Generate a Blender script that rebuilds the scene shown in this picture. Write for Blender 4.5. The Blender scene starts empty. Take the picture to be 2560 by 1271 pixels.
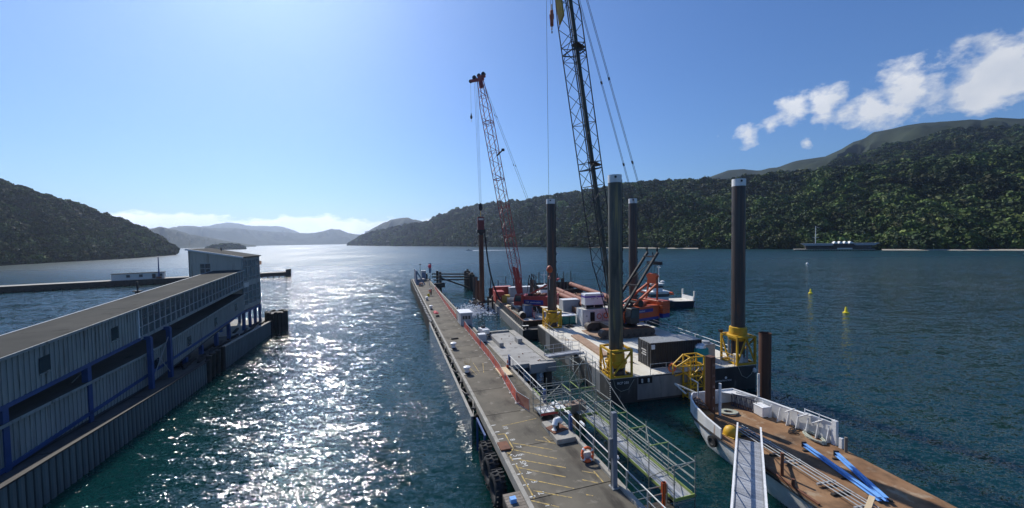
import bpy, bmesh, math, random
import numpy as np
from mathutils import Vector, Matrix, noise as mnoise
R_ = math.radians
random.seed(7)
RNG = np.random.default_rng(7)
S = bpy.context.scene
C = S.collection
# ------------------------------------------------------------------ camera
cam_d = bpy.data.cameras.new('camera')
cam_d.sensor_width = 36.0
cam_d.lens = 36.0 * 950 / 2560
cam_d.clip_start = 0.3
cam_d.clip_end = 40000
cam = bpy.data.objects.new('camera', cam_d)
C.objects.link(cam)
cam.location = (0, 0, 16.0)
cam.rotation_euler = (Matrix.Rotation(R_(90 - 2.073), 4, 'X') @ Matrix.Rotation(R_(-0.9), 4, 'Z')).to_euler()
S.camera = cam
# ------------------------------------------------------------------ sky and sun
SUN_AZ, SUN_EL = -33.0, 41.0            # heading from +Y (negative = to the west of the jetty axis), elevation
world = bpy.data.worlds.new('World')
S.world = world
world.use_nodes = True
wn, wl = world.node_tree.nodes, world.node_tree.links
wn.clear()
def wnode(t, **k):
    n = wn.new(t)
    for a, b in k.items():
        setattr(n, a, b)
    return n
def wmath(op, a, b=None, clamp=False):
    n = wnode('ShaderNodeMath', operation=op, use_clamp=clamp)
    if op == 'SMOOTH_MAX': n.inputs[2].default_value = .12
    for i, x in enumerate((a, b)):
        if x is None: continue
        if isinstance(x, (int, float)): n.inputs[i].default_value = x
        else: wl.new(x, n.inputs[i])
    return n.outputs[0]
sky = wnode('ShaderNodeTexSky', sky_type='NISHITA', sun_disc=False)
sky.sun_elevation = R_(SUN_EL)
sky.sun_rotation = R_(SUN_AZ)
sky.air_density = 1.25
sky.dust_density = 0.22
sky.ozone_density = 2.5
tc = wnode('ShaderNodeTexCoord')
sep = wnode('ShaderNodeSeparateXYZ')
wl.new(tc.outputs['Generated'], sep.inputs[0])
def wnoise(scale, detail, rough=0.55, sq=(1, 1, 1)):
    mp = wnode('ShaderNodeMapping'); mp.inputs['Scale'].default_value = sq
    wl.new(tc.outputs['Generated'], mp.inputs[0])
    n = wnode('ShaderNodeTexNoise'); n.inputs['Scale'].default_value = scale
    n.inputs['Detail'].default_value = detail; n.inputs['Roughness'].default_value = rough
    wl.new(mp.outputs[0], n.inputs['Vector'])
    return n.outputs['Fac']
# a bank of low cumulus all along the horizon, thinning with height
puff = wnoise(9, 9, 0.58, (1, 1, 2.3))
wide = wnoise(2.0, 3, 0.5, (1, 1, 1))
hgt = wmath('MULTIPLY', wmath('SUBTRACT', sep.outputs[2], 0.058), -14.0)      # falls off above about 4 degrees
bank = wmath('ADD', wmath('ADD', wmath('MULTIPLY', puff, 1.5), hgt), wmath('MULTIPLY', wide, 1.1))
bank = wmath('MULTIPLY', wmath('SUBTRACT', bank, 1.16), 6.5, True)
# separate fair-weather cumulus, standing over the high ground
fine = wnoise(15, 12, 0.60, (1, 1, 1.5))
def blob(d, r, amp):
    v = wnode('ShaderNodeVectorMath', operation='DISTANCE')
    wl.new(tc.outputs['Generated'], v.inputs[0]); v.inputs[1].default_value = d
    return wmath('MULTIPLY', wmath('SUBTRACT', 1.0, wmath('DIVIDE', v.outputs['Value'], r), True), amp)
cum = None
for d, r, a in (((.515, .829, .217), .045, .80), ((.545, .806, .232), .050, .78), ((.578, .777, .250), .066, 1.0), ((.612, .749, .246), .070, 1.0), ((.64, .731, .228), .062, .95),
                ((.665, .711, .232), .07, 1.0), ((.70, .670, .252), .09, 1.1), ((.76, .60, .25), .11, 1.1), ((.600, .778, .186), .036, .75),
                ((.464, .857, .226), .018, .5), ((.85, .45, .22), .12, 1.0), ((.2, -.95, .24), .15, 1.0), ((-.9, -.35, .2), .14, 1.0)):
    b = blob(d, r, a)
    cum = b if cum is None else wmath('SMOOTH_MAX', cum, b)
cum = wmath('ADD', cum, wmath('MULTIPLY', wmath('MULTIPLY', wmath('SUBTRACT', fine, 0.5), 1.7), wmath('MULTIPLY', cum, 4.0, True)))
cum = wmath('MULTIPLY', wmath('SUBTRACT', cum, 0.45), 3.3, True)
cloud = wmath('MULTIPLY', wmath('MAXIMUM', bank, cum), 0.93)
shade = wnode('ShaderNodeMixRGB'); shade.inputs[1].default_value = (6.6, 7.0, 7.6, 1); shade.inputs[2].default_value = (8.6, 8.7, 8.8, 1)
wl.new(wmath('MULTIPLY', wmath('SUBTRACT', wnoise(14, 6, .5), .36), 3.2, True), shade.inputs[0])
# vapour lit from behind is far brighter towards the sun
dt = wnode('ShaderNodeVectorMath', operation='DOT_PRODUCT'); wl.new(tc.outputs['Generated'], dt.inputs[0])
dt.inputs[1].default_value = (math.sin(R_(SUN_AZ)) * math.cos(R_(SUN_EL)), math.cos(R_(SUN_AZ)) * math.cos(R_(SUN_EL)), math.sin(R_(SUN_EL)))
gain = wmath('ADD', 1.0, wmath('MULTIPLY', wmath('POWER', wmath('MAXIMUM', dt.outputs['Value'], 0.0), 3.0), 1.5))
lit = wnode('ShaderNodeVectorMath', operation='SCALE'); wl.new(shade.outputs[0], lit.inputs[0]); wl.new(gain, lit.inputs['Scale'])
mixc = wnode('ShaderNodeMixRGB')
hs = wnode('ShaderNodeMixRGB', blend_type='MULTIPLY'); hs.inputs[0].default_value = 1.0; hs.inputs[2].default_value = (.47, .72, 1.10, 1)
wl.new(sky.outputs[0], hs.inputs[1])
wl.new(cloud, mixc.inputs[0]); wl.new(hs.outputs[0], mixc.inputs[1]); wl.new(lit.outputs[0], mixc.inputs[2])
bg = wnode('ShaderNodeBackground'); bg.inputs['Strength'].default_value = 0.1
wl.new(mixc.outputs[0], bg.inputs[0])
wo = wnode('ShaderNodeOutputWorld'); wl.new(bg.outputs[0], wo.inputs['Surface'])
sun_d = bpy.data.lights.new('sun', 'SUN')
sun_d.energy = 5.0
sun_d.angle = R_(0.53)
sun_d.color = (1.0, 0.955, 0.88)
sun = bpy.data.objects.new('sun', sun_d)
C.objects.link(sun)
_az, _el = R_(SUN_AZ), R_(SUN_EL)
to_sun = Vector((math.sin(_az) * math.cos(_el), math.cos(_az) * math.cos(_el), math.sin(_el)))
sun.rotation_euler = to_sun.to_track_quat('Z', 'Y').to_euler()
S.view_settings.view_transform = 'Standard'
S.view_settings.look = 'None'
S.view_settings.exposure = 0.0
S.view_settings.gamma = 1.0
S.cycles.max_bounces = 8
S.cycles.volume_bounces = 1
S.cycles.use_denoising = True
S.cycles.caustics_reflective = False
S.cycles.caustics_refractive = False

# ------------------------------------------------------------------ frames: local x across, y along
class Frame:
    def __init__(self, ox, oy, ccw):
        self.o, self.a = (ox, oy), R_(ccw)
        self.c, self.s = math.cos(self.a), math.sin(self.a)
    def __call__(self, e, n, z=0.0):
        return Vector((self.o[0] + self.c * e - self.s * n, self.o[1] + self.s * e + self.c * n, z))
    def loc(self, x, y):
        x -= self.o[0]; y -= self.o[1]
        return (self.c * x + self.s * y, -self.s * x + self.c * y)
W = Frame(0.191, 20.187, 17.3)      # jetty
B = Frame(9.220, 36.025, 12.5)      # jack-up barge, near left corner
K = Frame(15.169, 25.172, 11.0)     # rusty flat-topped barge
WZ, BZ, KZ, DZ = 2.5, 2.5, 1.5, 1.6  # deck heights

# ------------------------------------------------------------------ mesh builder
class MB:
    def __init__(self):
        self.v, self.f, self.mi, self.cur = [], [], [], 0
    def add(self, vs, fs):
        o = len(self.v); self.v += [tuple(p) for p in vs]
        self.f += [tuple(i + o for i in q) for q in fs]; self.mi += [self.cur] * len(fs)
        return self
    def box(self, x0, x1, y0, y1, z0, z1):
        vs = [(x, y, z) for z in (z0, z1) for y in (y0, y1) for x in (x0, x1)]
        return self.add(vs, [(0, 2, 3, 1), (4, 5, 7, 6), (0, 1, 5, 4), (2, 6, 7, 3), (0, 4, 6, 2), (1, 3, 7, 5)])
    def bar(self, p, q, w, h=None):
        p, q = Vector(p), Vector(q); h = h or w; d = (q - p).normalized()
        u = Vector((0, 0, 1)) if abs(d.z) < .98 else Vector((1, 0, 0))
        r = d.cross(u).normalized() * w / 2; t = r.cross(d).normalized() * h / 2
        vs = [b + i * r + j * t for b in (p, q) for j in (-1, 1) for i in (-1, 1)]
        return self.add(vs, [(0, 2, 3, 1), (4, 5, 7, 6), (0, 1, 5, 4), (2, 6, 7, 3), (0, 4, 6, 2), (1, 3, 7, 5)])
    def tube(self, p, q, r, n=8, r2=None, cap=True):
        p, q = Vector(p), Vector(q); r2 = r if r2 is None else r2; d = (q - p).normalized()
        u = Vector((0, 0, 1)) if abs(d.z) < .98 else Vector((1, 0, 0))
        a = d.cross(u).normalized(); b = a.cross(d)
        cs = [(math.cos(2 * math.pi * i / n), math.sin(2 * math.pi * i / n)) for i in range(n)]
        vs = [p + (a * c + b * s) * r for c, s in cs] + [q + (a * c + b * s) * r2 for c, s in cs]
        fs = [(i, (i + 1) % n, n + (i + 1) % n, n + i) for i in range(n)]
        if cap: fs += [tuple(range(n - 1, -1, -1)), tuple(range(n, 2 * n))]
        return self.add(vs, fs)
    def path(self, pts, r, n=6, closed=False):
        pts = [Vector(p) for p in pts]; m = len(pts); vs, fs = [], []
        for i, p in enumerate(pts):
            d = (pts[(i + 1) % m] - pts[i - 1]) if closed else (pts[min(i + 1, m - 1)] - pts[max(i - 1, 0)])
            d.normalize(); u = Vector((0, 0, 1)) if abs(d.z) < .95 else Vector((1, 0, 0))
            a = d.cross(u).normalized(); b = a.cross(d)
            vs += [p + (a * math.cos(2 * math.pi * k / n) + b * math.sin(2 * math.pi * k / n)) * r for k in range(n)]
        for i in range(m if closed else m - 1):
            j = (i + 1) % m
            fs += [(i * n + k, i * n + (k + 1) % n, j * n + (k + 1) % n, j * n + k) for k in range(n)]
        if not closed: fs += [tuple(range(n - 1, -1, -1)), tuple(range((m - 1) * n, m * n))]
        return self.add(vs, fs)
    def lathe(self, prof, n=16, c=(0, 0, 0), axis='z'):
        vs, fs = [], []; m = len(prof)
        for r, z in prof:
            for i in range(n):
                a = 2 * math.pi * i / n; x, y = r * math.cos(a), r * math.sin(a)
                p = (x, y, z) if axis == 'z' else ((z, x, y) if axis == 'x' else (x, z, y))
                vs.append((p[0] + c[0], p[1] + c[1], p[2] + c[2]))
        for j in range(m - 1):
            fs += [(j * n + i, j * n + (i + 1) % n, (j + 1) * n + (i + 1) % n, (j + 1) * n + i) for i in range(n)]
        if prof[0][0] > 1e-4: fs.append(tuple(range(n - 1, -1, -1)))
        if prof[-1][0] > 1e-4: fs.append(tuple(range((m - 1) * n, m * n)))
        return self.add(vs, fs)
    def prism(self, poly, z0, z1, axis='z'):
        n = len(poly)
        def P(a, b, c): return (a, b, c) if axis == 'z' else ((c, a, b) if axis == 'x' else (a, c, b))
        vs = [P(a, b, z0) for a, b in poly] + [P(a, b, z1) for a, b in poly]
        return self.add(vs, [tuple(range(n - 1, -1, -1)), tuple(range(n, 2 * n))] + [(i, (i + 1) % n, n + (i + 1) % n, n + i) for i in range(n)])
    def mesh(self, name, mats, smooth=False):
        me = bpy.data.meshes.new(name); me.from_pydata(self.v, [], self.f)
        for m in (mats if isinstance(mats, (list, tuple)) else [mats]): me.materials.append(m)
        if any(self.mi): me.polygons.foreach_set('material_index', self.mi)
        bm = bmesh.new(); bm.from_mesh(me); bmesh.ops.recalc_face_normals(bm, faces=bm.faces); bm.to_mesh(me); bm.free()
        if smooth:
            me.polygons.foreach_set('use_smooth', [True] * len(me.polygons))
            me.set_sharp_from_angle(angle=R_(38))
        return me
    def build(self, name, mats, parent=None, smooth=False, bevel=0):
        return put(name, self.mesh(name, mats, smooth), parent, bevel=bevel)
def put(name, me, parent=None, loc=(0, 0, 0), rz=0, bevel=0):
    o = bpy.data.objects.new(name, me); C.objects.link(o); o.location = loc; o.rotation_euler = (0, 0, rz); o.parent = parent
    if bevel:
        b = o.modifiers.new('bevel', 'BEVEL'); b.width = bevel; b.segments = 1; b.limit_method = 'ANGLE'
    return o
def tag(o, label=None, cat=None, group=None, kind=None):
    for k, v in (('label', label), ('category', cat), ('group', group), ('kind', kind)):
        if v: o[k] = v
    return o
def thing(name, label, cat, loc=(0, 0, 0), rz=0, group=None):
    o = bpy.data.objects.new(name, None); o.empty_display_size = .3; C.objects.link(o); o.location = loc; o.rotation_euler = (0, 0, rz)
    return tag(o, label, cat, group)
def copy_tree(o, parent=None, loc=None, rz=None, label=None):
    c = o.copy(); C.objects.link(c); c.parent = parent
    if loc is not None: c.location = loc
    if rz is not None: c.rotation_euler = (0, 0, rz)
    if label: c['label'] = label
    for ch in list(o.children): copy_tree(ch, c)
    return c
def text_mesh(s, size, mat, depth=0.004, align='CENTER'):
    cu = bpy.data.curves.new('lettering', 'FONT'); cu.body = s; cu.size = size; cu.extrude = depth; cu.align_x = align; cu.align_y = 'CENTER'
    cu.resolution_u = 2
    t = bpy.data.objects.new('lettering', cu); C.objects.link(t)
    dg = bpy.context.evaluated_depsgraph_get(); me = bpy.data.meshes.new_from_object(t.evaluated_get(dg))
    bpy.data.objects.remove(t); me.materials.clear(); me.materials.append(mat)
    return me
def lettering(s, size, mat, parent, loc, rot, name='lettering'):
    o = put(name, text_mesh(s, size, mat), parent, loc); o.rotation_euler = rot
    return o

# ------------------------------------------------------------------ materials
MATS = {}
def M(name, c, c2=None, rough=.6, metal=0.0, scale=1.0, amt=1.0, stretch=(1, 1, 1), wear=None, bump=0.0, bscale=None, spec=.5, vary=0.0, lo=.35, hi=.65, wear2=None):
    m = bpy.data.materials.new(name); m.use_nodes = True; nt = m.node_tree; N, L = nt.nodes, nt.links
    p = N['Principled BSDF']; p.inputs['Roughness'].default_value = rough; p.inputs['Metallic'].default_value = metal
    p.inputs['Specular IOR Level'].default_value = spec
    c = tuple(c) + (1,); t = N.new('ShaderNodeTexCoord')
    def nz(sc, st=(1, 1, 1), det=6):
        mp = N.new('ShaderNodeMapping'); mp.inputs['Scale'].default_value = st; L.new(t.outputs['Object'], mp.inputs[0])
        n = N.new('ShaderNodeTexNoise'); n.inputs['Scale'].default_value = sc; n.inputs['Detail'].default_value = det; n.inputs['Roughness'].default_value = .6
        L.new(mp.outputs[0], n.inputs['Vector']); return n.outputs['Fac']
    def ramp(f, a, b):
        r = N.new('ShaderNodeMapRange'); r.inputs[1].default_value = a; r.inputs[2].default_value = b; L.new(f, r.inputs[0]); return r.outputs[0]
    def mix(f, a, b):
        x = N.new('ShaderNodeMixRGB'); L.new(f, x.inputs[0])
        for i, q in ((1, a), (2, b)):
            if isinstance(q, tuple): x.inputs[i].default_value = q
            else: L.new(q, x.inputs[i])
        return x.outputs[0]
    col = c
    if c2: col = mix(ramp(nz(scale, stretch), lo, hi), c, tuple(c2) + (1,))
    if wear:      # (colour, scale, threshold, stretch)
        wc, ws, wt = wear[:3]; st = wear[3] if len(wear) > 3 else (1, 1, 1)
        col = mix(ramp(nz(ws, st, 8), wt, wt + .1), col, tuple(wc) + (1,))
    if wear2:
        wc, ws, wt = wear2[:3]; st = wear2[3] if len(wear2) > 3 else (1, 1, 1)
        col = mix(ramp(nz(ws, st, 10), wt, wt + .16), col, tuple(wc) + (1,))
    if vary:
        oi = N.new('ShaderNodeObjectInfo'); h = N.new('ShaderNodeHueSaturation'); L.new(ramp(oi.outputs['Random'], 0, 1), h.inputs['Value'])
        mr = h.inputs['Value'].links[0].from_node; mr.inputs[3].default_value = 1 - vary; mr.inputs[4].default_value = 1 + vary
        if isinstance(col, tuple): h.inputs['Color'].default_value = col
        else: L.new(col, h.inputs['Color'])
        col = h.outputs[0]
    if isinstance(col, tuple): p.inputs['Base Color'].default_value = col
    else: L.new(col, p.inputs['Base Color'])
    if bump:
        b = N.new('ShaderNodeBump'); b.inputs['Distance'].default_value = bump; b.inputs['Strength'].default_value = .6
        L.new(nz(bscale or scale * 6, stretch), b.inputs['Height']); L.new(b.outputs[0], p.inputs['Normal'])
    MATS[name] = m
    return m
deck_m = M('wharf_asphalt', (.108, .098, .078), (.19, .168, .128), .9, scale=.38, wear=((.235, .21, .165), 1.1, .585), bump=.012, bscale=14, vary=.10, spec=.25, lo=.3, hi=.7, wear2=((.060, .053, .043), .5, .52, (1.6, .5, 1)))
kerb_m = M('kerb_concrete', (.28, .26, .22), (.38, .36, .31), .85, scale=1.5, wear=((.12, .11, .09), 2.2, .60), bump=.01)
conc_m = M('pale_concrete', (.28, .272, .25), (.38, .37, .345), .9, scale=.5, wear=((.18, .17, .155), 1.1, .56), bump=.008, bscale=9)
darkconc_m = M('wet_dark_concrete', (.05, .048, .045), (.09, .085, .075), .7, scale=.6, bump=.02)
timber_m = M('weathered_timber', (.17, .14, .11), (.27, .235, .19), .85, scale=1.6, stretch=(1, 1, .15), bump=.02, bscale=6, vary=.12)
darktimber_m = M('tarred_timber', (.022, .019, .016), (.05, .043, .036), .75, scale=1.2, bump=.02, vary=.1)
palepaint_m = M('flaking_white_paint', (.68, .67, .63), (.5, .48, .43), .7, scale=6)
white_m = M('white_paint', (.78, .78, .76), (.68, .67, .64), .5, scale=.9, wear=((.33, .17, .08), 1.6, .66, (1, 1, .25)))
bright_m = M('bright_white_paint', (.8, .8, .79), (.72, .72, .7), .45, scale=2)
cream_m = M('cream_cladding', (.54, .50, .42), (.45, .42, .36), .6, scale=.5, stretch=(1, 1, .2), wear=((.30, .25, .19), 1.6, .57, (2, 2, .12)))
greyclad_m = M('grey_green_cladding', (.32, .34, .315), (.25, .27, .255), .55, scale=.6, stretch=(1, 1, .3), wear=((.16, .16, .14), 1.5, .56, (1, 2, .12)))
roof_m = M('weathered_roof', (.060, .060, .054), (.085, .083, .073), .95, scale=.35, wear=((.042, .041, .035), .8, .6), bump=.004, spec=.1)
blue_m = M('blue_steel', (.04, .09, .24), (.03, .065, .17), .5, scale=.8, wear=((.12, .07, .05), 2, .68))
black_m = M('black_paint', (.012, .012, .013), (.022, .022, .023), .5, scale=1.0)
rubber_m = M('black_rubber', (.018, .018, .019), (.035, .034, .034), .75, scale=4)
steel_m = M('galvanised_steel', (.36, .37, .365), (.46, .47, .465), .55, .35, scale=3, wear=((.22, .22, .2), 4, .6))
tube_m = M('scaffold_tube', (.24, .25, .22), (.34, .35, .31), .55, .35, scale=3, wear=((.30, .34, .12), 3, .6))
alu_m = M('aluminium', (.46, .47, .48), (.36, .37, .385), .5, .4, scale=1.2, wear=((.24, .24, .24), 2.0, .6), vary=.16)
yellow_m = M('yellow_paint', (.62, .36, .015), (.52, .29, .012), .55, scale=1.1, wear=((.2, .1, .03), 2.5, .64), wear2=((.30, .19, .035), 1.2, .56, (1, 1, .25)))
yline_m = M('yellow_road_paint', (.56, .39, .11), (.26, .205, .11), .85, scale=4, lo=.42, hi=.58, wear=((.15, .135, .105), 7, .56))
wline_m = M('white_road_paint', (.7, .69, .64), (.4, .39, .35), .8, scale=6, lo=.42, hi=.66)
orange_m = M('orange_paint', (.50, .095, .028), (.40, .075, .024), .5, scale=.7, wear=((.2, .06, .03), 2.2, .64), wear2=((.26, .075, .035), .9, .56, (1, 1, .3)))
red_m = M('red_paint', (.42, .055, .04), (.33, .04, .03), .5, scale=.9, wear=((.16, .05, .03), 2, .66))
crane_black_m = M('dark_boom_steel', (.02, .021, .023), (.035, .036, .038), .5, .2, scale=1)
bluepaint_m = M('navy_paint', (.02, .035, .21), rough=.45)
purple_m = M('purple_paint', (.12, .06, .36), rough=.5)
skyblue_m = M('pale_blue_paint', (.19, .42, .80), (.14, .34, .70), .55, scale=1.2)
rust_m = M('rusty_steel', (.19, .075, .035), (.11, .045, .026), .8, scale=1.6, stretch=(1, 1, .3), bump=.01, vary=.1)
rustpile_m = M('rust_streaked_pile', (.075, .034, .022), (.15, .06, .03), .8, scale=1.1, stretch=(1, 1, .08), wear=((.03, .022, .02), 1.4, .58, (1, 1, .1)))
rustdeck_m = M('rusty_deck_plate', (.22, .118, .060), (.31, .185, .10), .9, scale=.6, wear=((.36, .27, .18), .8, .56), bump=.006, bscale=10, wear2=((.10, .060, .036), .45, .53), spec=.2)
legsteel_m = M('weathered_leg_steel', (.115, .11, .088), (.035, .037, .031), .45, .15, scale=.7, stretch=(1, 1, .12), wear=((.26, .20, .085), 1.0, .53, (2.2, 2.2, .12)), wear2=((.02, .022, .02), .9, .55, (2, 2, .2)))
legdark_m = M('dark_leg_steel', (.048, .040, .037), (.085, .070, .062), .45, .25, scale=.6, stretch=(1, 1, .1), wear=((.15, .075, .045), 1.2, .53, (2, 2, .1)), wear2=((.10, .10, .10), 1.0, .6, (3, 3, .05)))
hull_m = M('black_barge_hull', (.02, .021, .022), (.05, .05, .048), .6, scale=.8, stretch=(1, 1, .3), wear=((.13, .13, .12), 1.6, .62, (1, 1, .3)))
hullgrey_m = M('grey_barge_side', (.22, .225, .22), (.13, .135, .14), .6, scale=.9, stretch=(1, 1, .25), wear=((.06, .06, .062), 1.2, .6, (1.3, 1.3, .2)))
bargedeck_m = M('pale_barge_deck', (.60, .56, .46), (.70, .67, .59), .85, scale=.35, wear=((.36, .28, .19), .6, .58), bump=.006, bscale=8, wear2=((.24, .19, .14), 1.4, .60))
ply_m = M('brown_timber_mat', (.30, .19, .12), (.40, .27, .18), .85, scale=1.0, wear=((.2, .12, .07), 1.4, .6))
pine_m = M('new_timber', (.55, .42, .25), (.66, .52, .33), .75, scale=2, stretch=(.3, 2, 2))
teal_m = M('teal_plastic', (.03, .33, .29), (.025, .27, .24), .45, scale=1.5)
lime_m = M('lime_paint', (.30, .40, .10), (.24, .31, .09), .55, scale=3)
cone_m = M('safety_orange', (.85, .14, .03), rough=.5)
vest_m = M('hi_vis_orange', (.9, .17, .06), rough=.75)
navycloth_m = M('dark_workwear', (.02, .022, .035), rough=.85)
skin_m = M('skin', (.45, .27, .19), rough=.6)
khull_m = M('rust_run_white_hull', (.74, .74, .72), (.60, .59, .55), .55, scale=.8, wear=((.36, .18, .08), 1.3, .60, (1.6, 1.6, .18)), wear2=((.44, .42, .38), .7, .58))
rope_m = M('rope', (.42, .41, .33), (.30, .34, .28), .9, scale=20)
greyrope_m = M('wire_rope', (.05, .05, .052), rough=.5)
glassy_m = M('dark_window_glass', (.03, .045, .055), rough=.08, spec=.6)
dark_m = M('dark_void', (.012, .012, .013), rough=.9)
fabric_m = M('red_cloth', (.45, .05, .07), (.55, .1, .1), .8, scale=4)
contgrey_m = M('grey_container_paint', (.33, .38, .42), (.27, .31, .35), .5, scale=.9)
foam_m = M('white_water', (.82, .84, .85), rough=.6)
def see_through(name, col, alpha, rough=.4):
    m = bpy.data.materials.new(name); m.use_nodes = True; N, L = m.node_tree.nodes, m.node_tree.links
    p = N['Principled BSDF']; p.inputs['Base Color'].default_value = tuple(col) + (1,); p.inputs['Roughness'].default_value = rough
    p.inputs['Alpha'].default_value = alpha
    return m
glass_m = see_through('window_glass', (.25, .30, .31), .38, .06)
mesh_m = see_through('orange_debris_mesh', (.72, .10, .05), .62, .8)
# ------------------------------------------------------------------ water
def make_water():
    m = bpy.data.materials.new('harbour_water'); m.use_nodes = True; N, L = m.node_tree.nodes, m.node_tree.links
    p = N['Principled BSDF']; p.inputs['Roughness'].default_value = .07; p.inputs['IOR'].default_value = 1.33
    p.inputs['Subsurface Weight'].default_value = 1.0; p.inputs['Subsurface Scale'].default_value = 4.0; p.inputs['Subsurface Radius'].default_value = (.6, 1.0, 1.0); p.subsurface_method = 'BURLEY'
    g = N.new('ShaderNodeNewGeometry')
    def vm(op, a, b=None, s=None):
        n = N.new('ShaderNodeVectorMath'); n.operation = op
        for i, x in enumerate((a, b)):
            if x is None: continue
            if isinstance(x, tuple): n.inputs[i].default_value = x
            else: L.new(x, n.inputs[i])
        if s is not None:
            if isinstance(s, (int, float)): n.inputs['Scale'].default_value = s
            else: L.new(s, n.inputs['Scale'])
        return n.outputs[0]
    def nz(sc, ang, st, det, rough=.5):
        mp = N.new('ShaderNodeMapping'); mp.inputs['Rotation'].default_value = (0, 0, R_(ang)); mp.inputs['Scale'].default_value = st
        L.new(g.outputs['Position'], mp.inputs[0]); n = N.new('ShaderNodeTexNoise'); n.inputs['Scale'].default_value = sc
        n.inputs['Detail'].default_value = det; n.inputs['Roughness'].default_value = rough; L.new(mp.outputs[0], n.inputs['Vector']); return n
    # slope field: chop, wavelets and ripples, crests lying across the reach
    t = None
    gust = nz(.012, 20, (1, .45, 1), 3)
    gm = N.new('ShaderNodeMapRange'); L.new(gust.outputs['Fac'], gm.inputs[0])
    for i, x in ((1, .34), (2, .66), (3, .62), (4, 1.25)): gm.inputs[i].default_value = x
    for sc, ang, st, det, a in ((.16, -8, (.45, 1, 1), 2, .3), (.9, -16, (.42, 1, 1), 3, .85), (3.4, -4, (.6, 1, 1), 3, 1.25), (10.0, 6, (.7, 1, 1), 2, 1.2)):
        n = nz(sc, ang, st, det)
        x = vm('SCALE', vm('MULTIPLY', vm('SUBTRACT', n.outputs['Color'], (.5, .5, .5)), (.62, 1.0, 0)), None, a)
        t = x if t is None else vm('ADD', t, x)
    t = vm('SCALE', t, None, gm.outputs[0])
    nrm = vm('NORMALIZE', vm('ADD', t, (0, 0, 1)))
    L.new(nrm, p.inputs['Normal'])
    # sheltered by the quays the surface is slick; out in the open reach the wind keeps a fine capillary ripple on it
    sx = N.new('ShaderNodeSeparateXYZ'); L.new(g.outputs['Position'], sx.inputs[0])
    mr = N.new('ShaderNodeMapRange'); mr.interpolation_type = 'SMOOTHSTEP'; L.new(sx.outputs[1], mr.inputs[0])
    for i, x in ((1, 30), (2, 330), (3, .05), (4, .30)): mr.inputs[i].default_value = x
    L.new(mr.outputs[0], p.inputs['Roughness'])
    mx = N.new('ShaderNodeMixRGB'); mx.inputs[1].default_value = (.0022, .024, .0255, 1); mx.inputs[2].default_value = (.003, .032, .033, 1)
    L.new(nz(.03, 0, (1, 1, 1), 3).outputs['Fac'], mx.inputs[0]); L.new(mx.outputs[0], p.inputs['Base Color'])
    mb = MB(); n = 24; X = np.linspace(-11500, 11500, n)
    mb.add([(x, y, 0) for y in X for x in X], [(j * n + i, j * n + i + 1, (j + 1) * n + i + 1, (j + 1) * n + i) for j in range(n - 1) for i in range(n - 1)])
    return tag(mb.build('water', m), 'rippled blue-green harbour water', 'water', kind='structure')
make_water()

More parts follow.
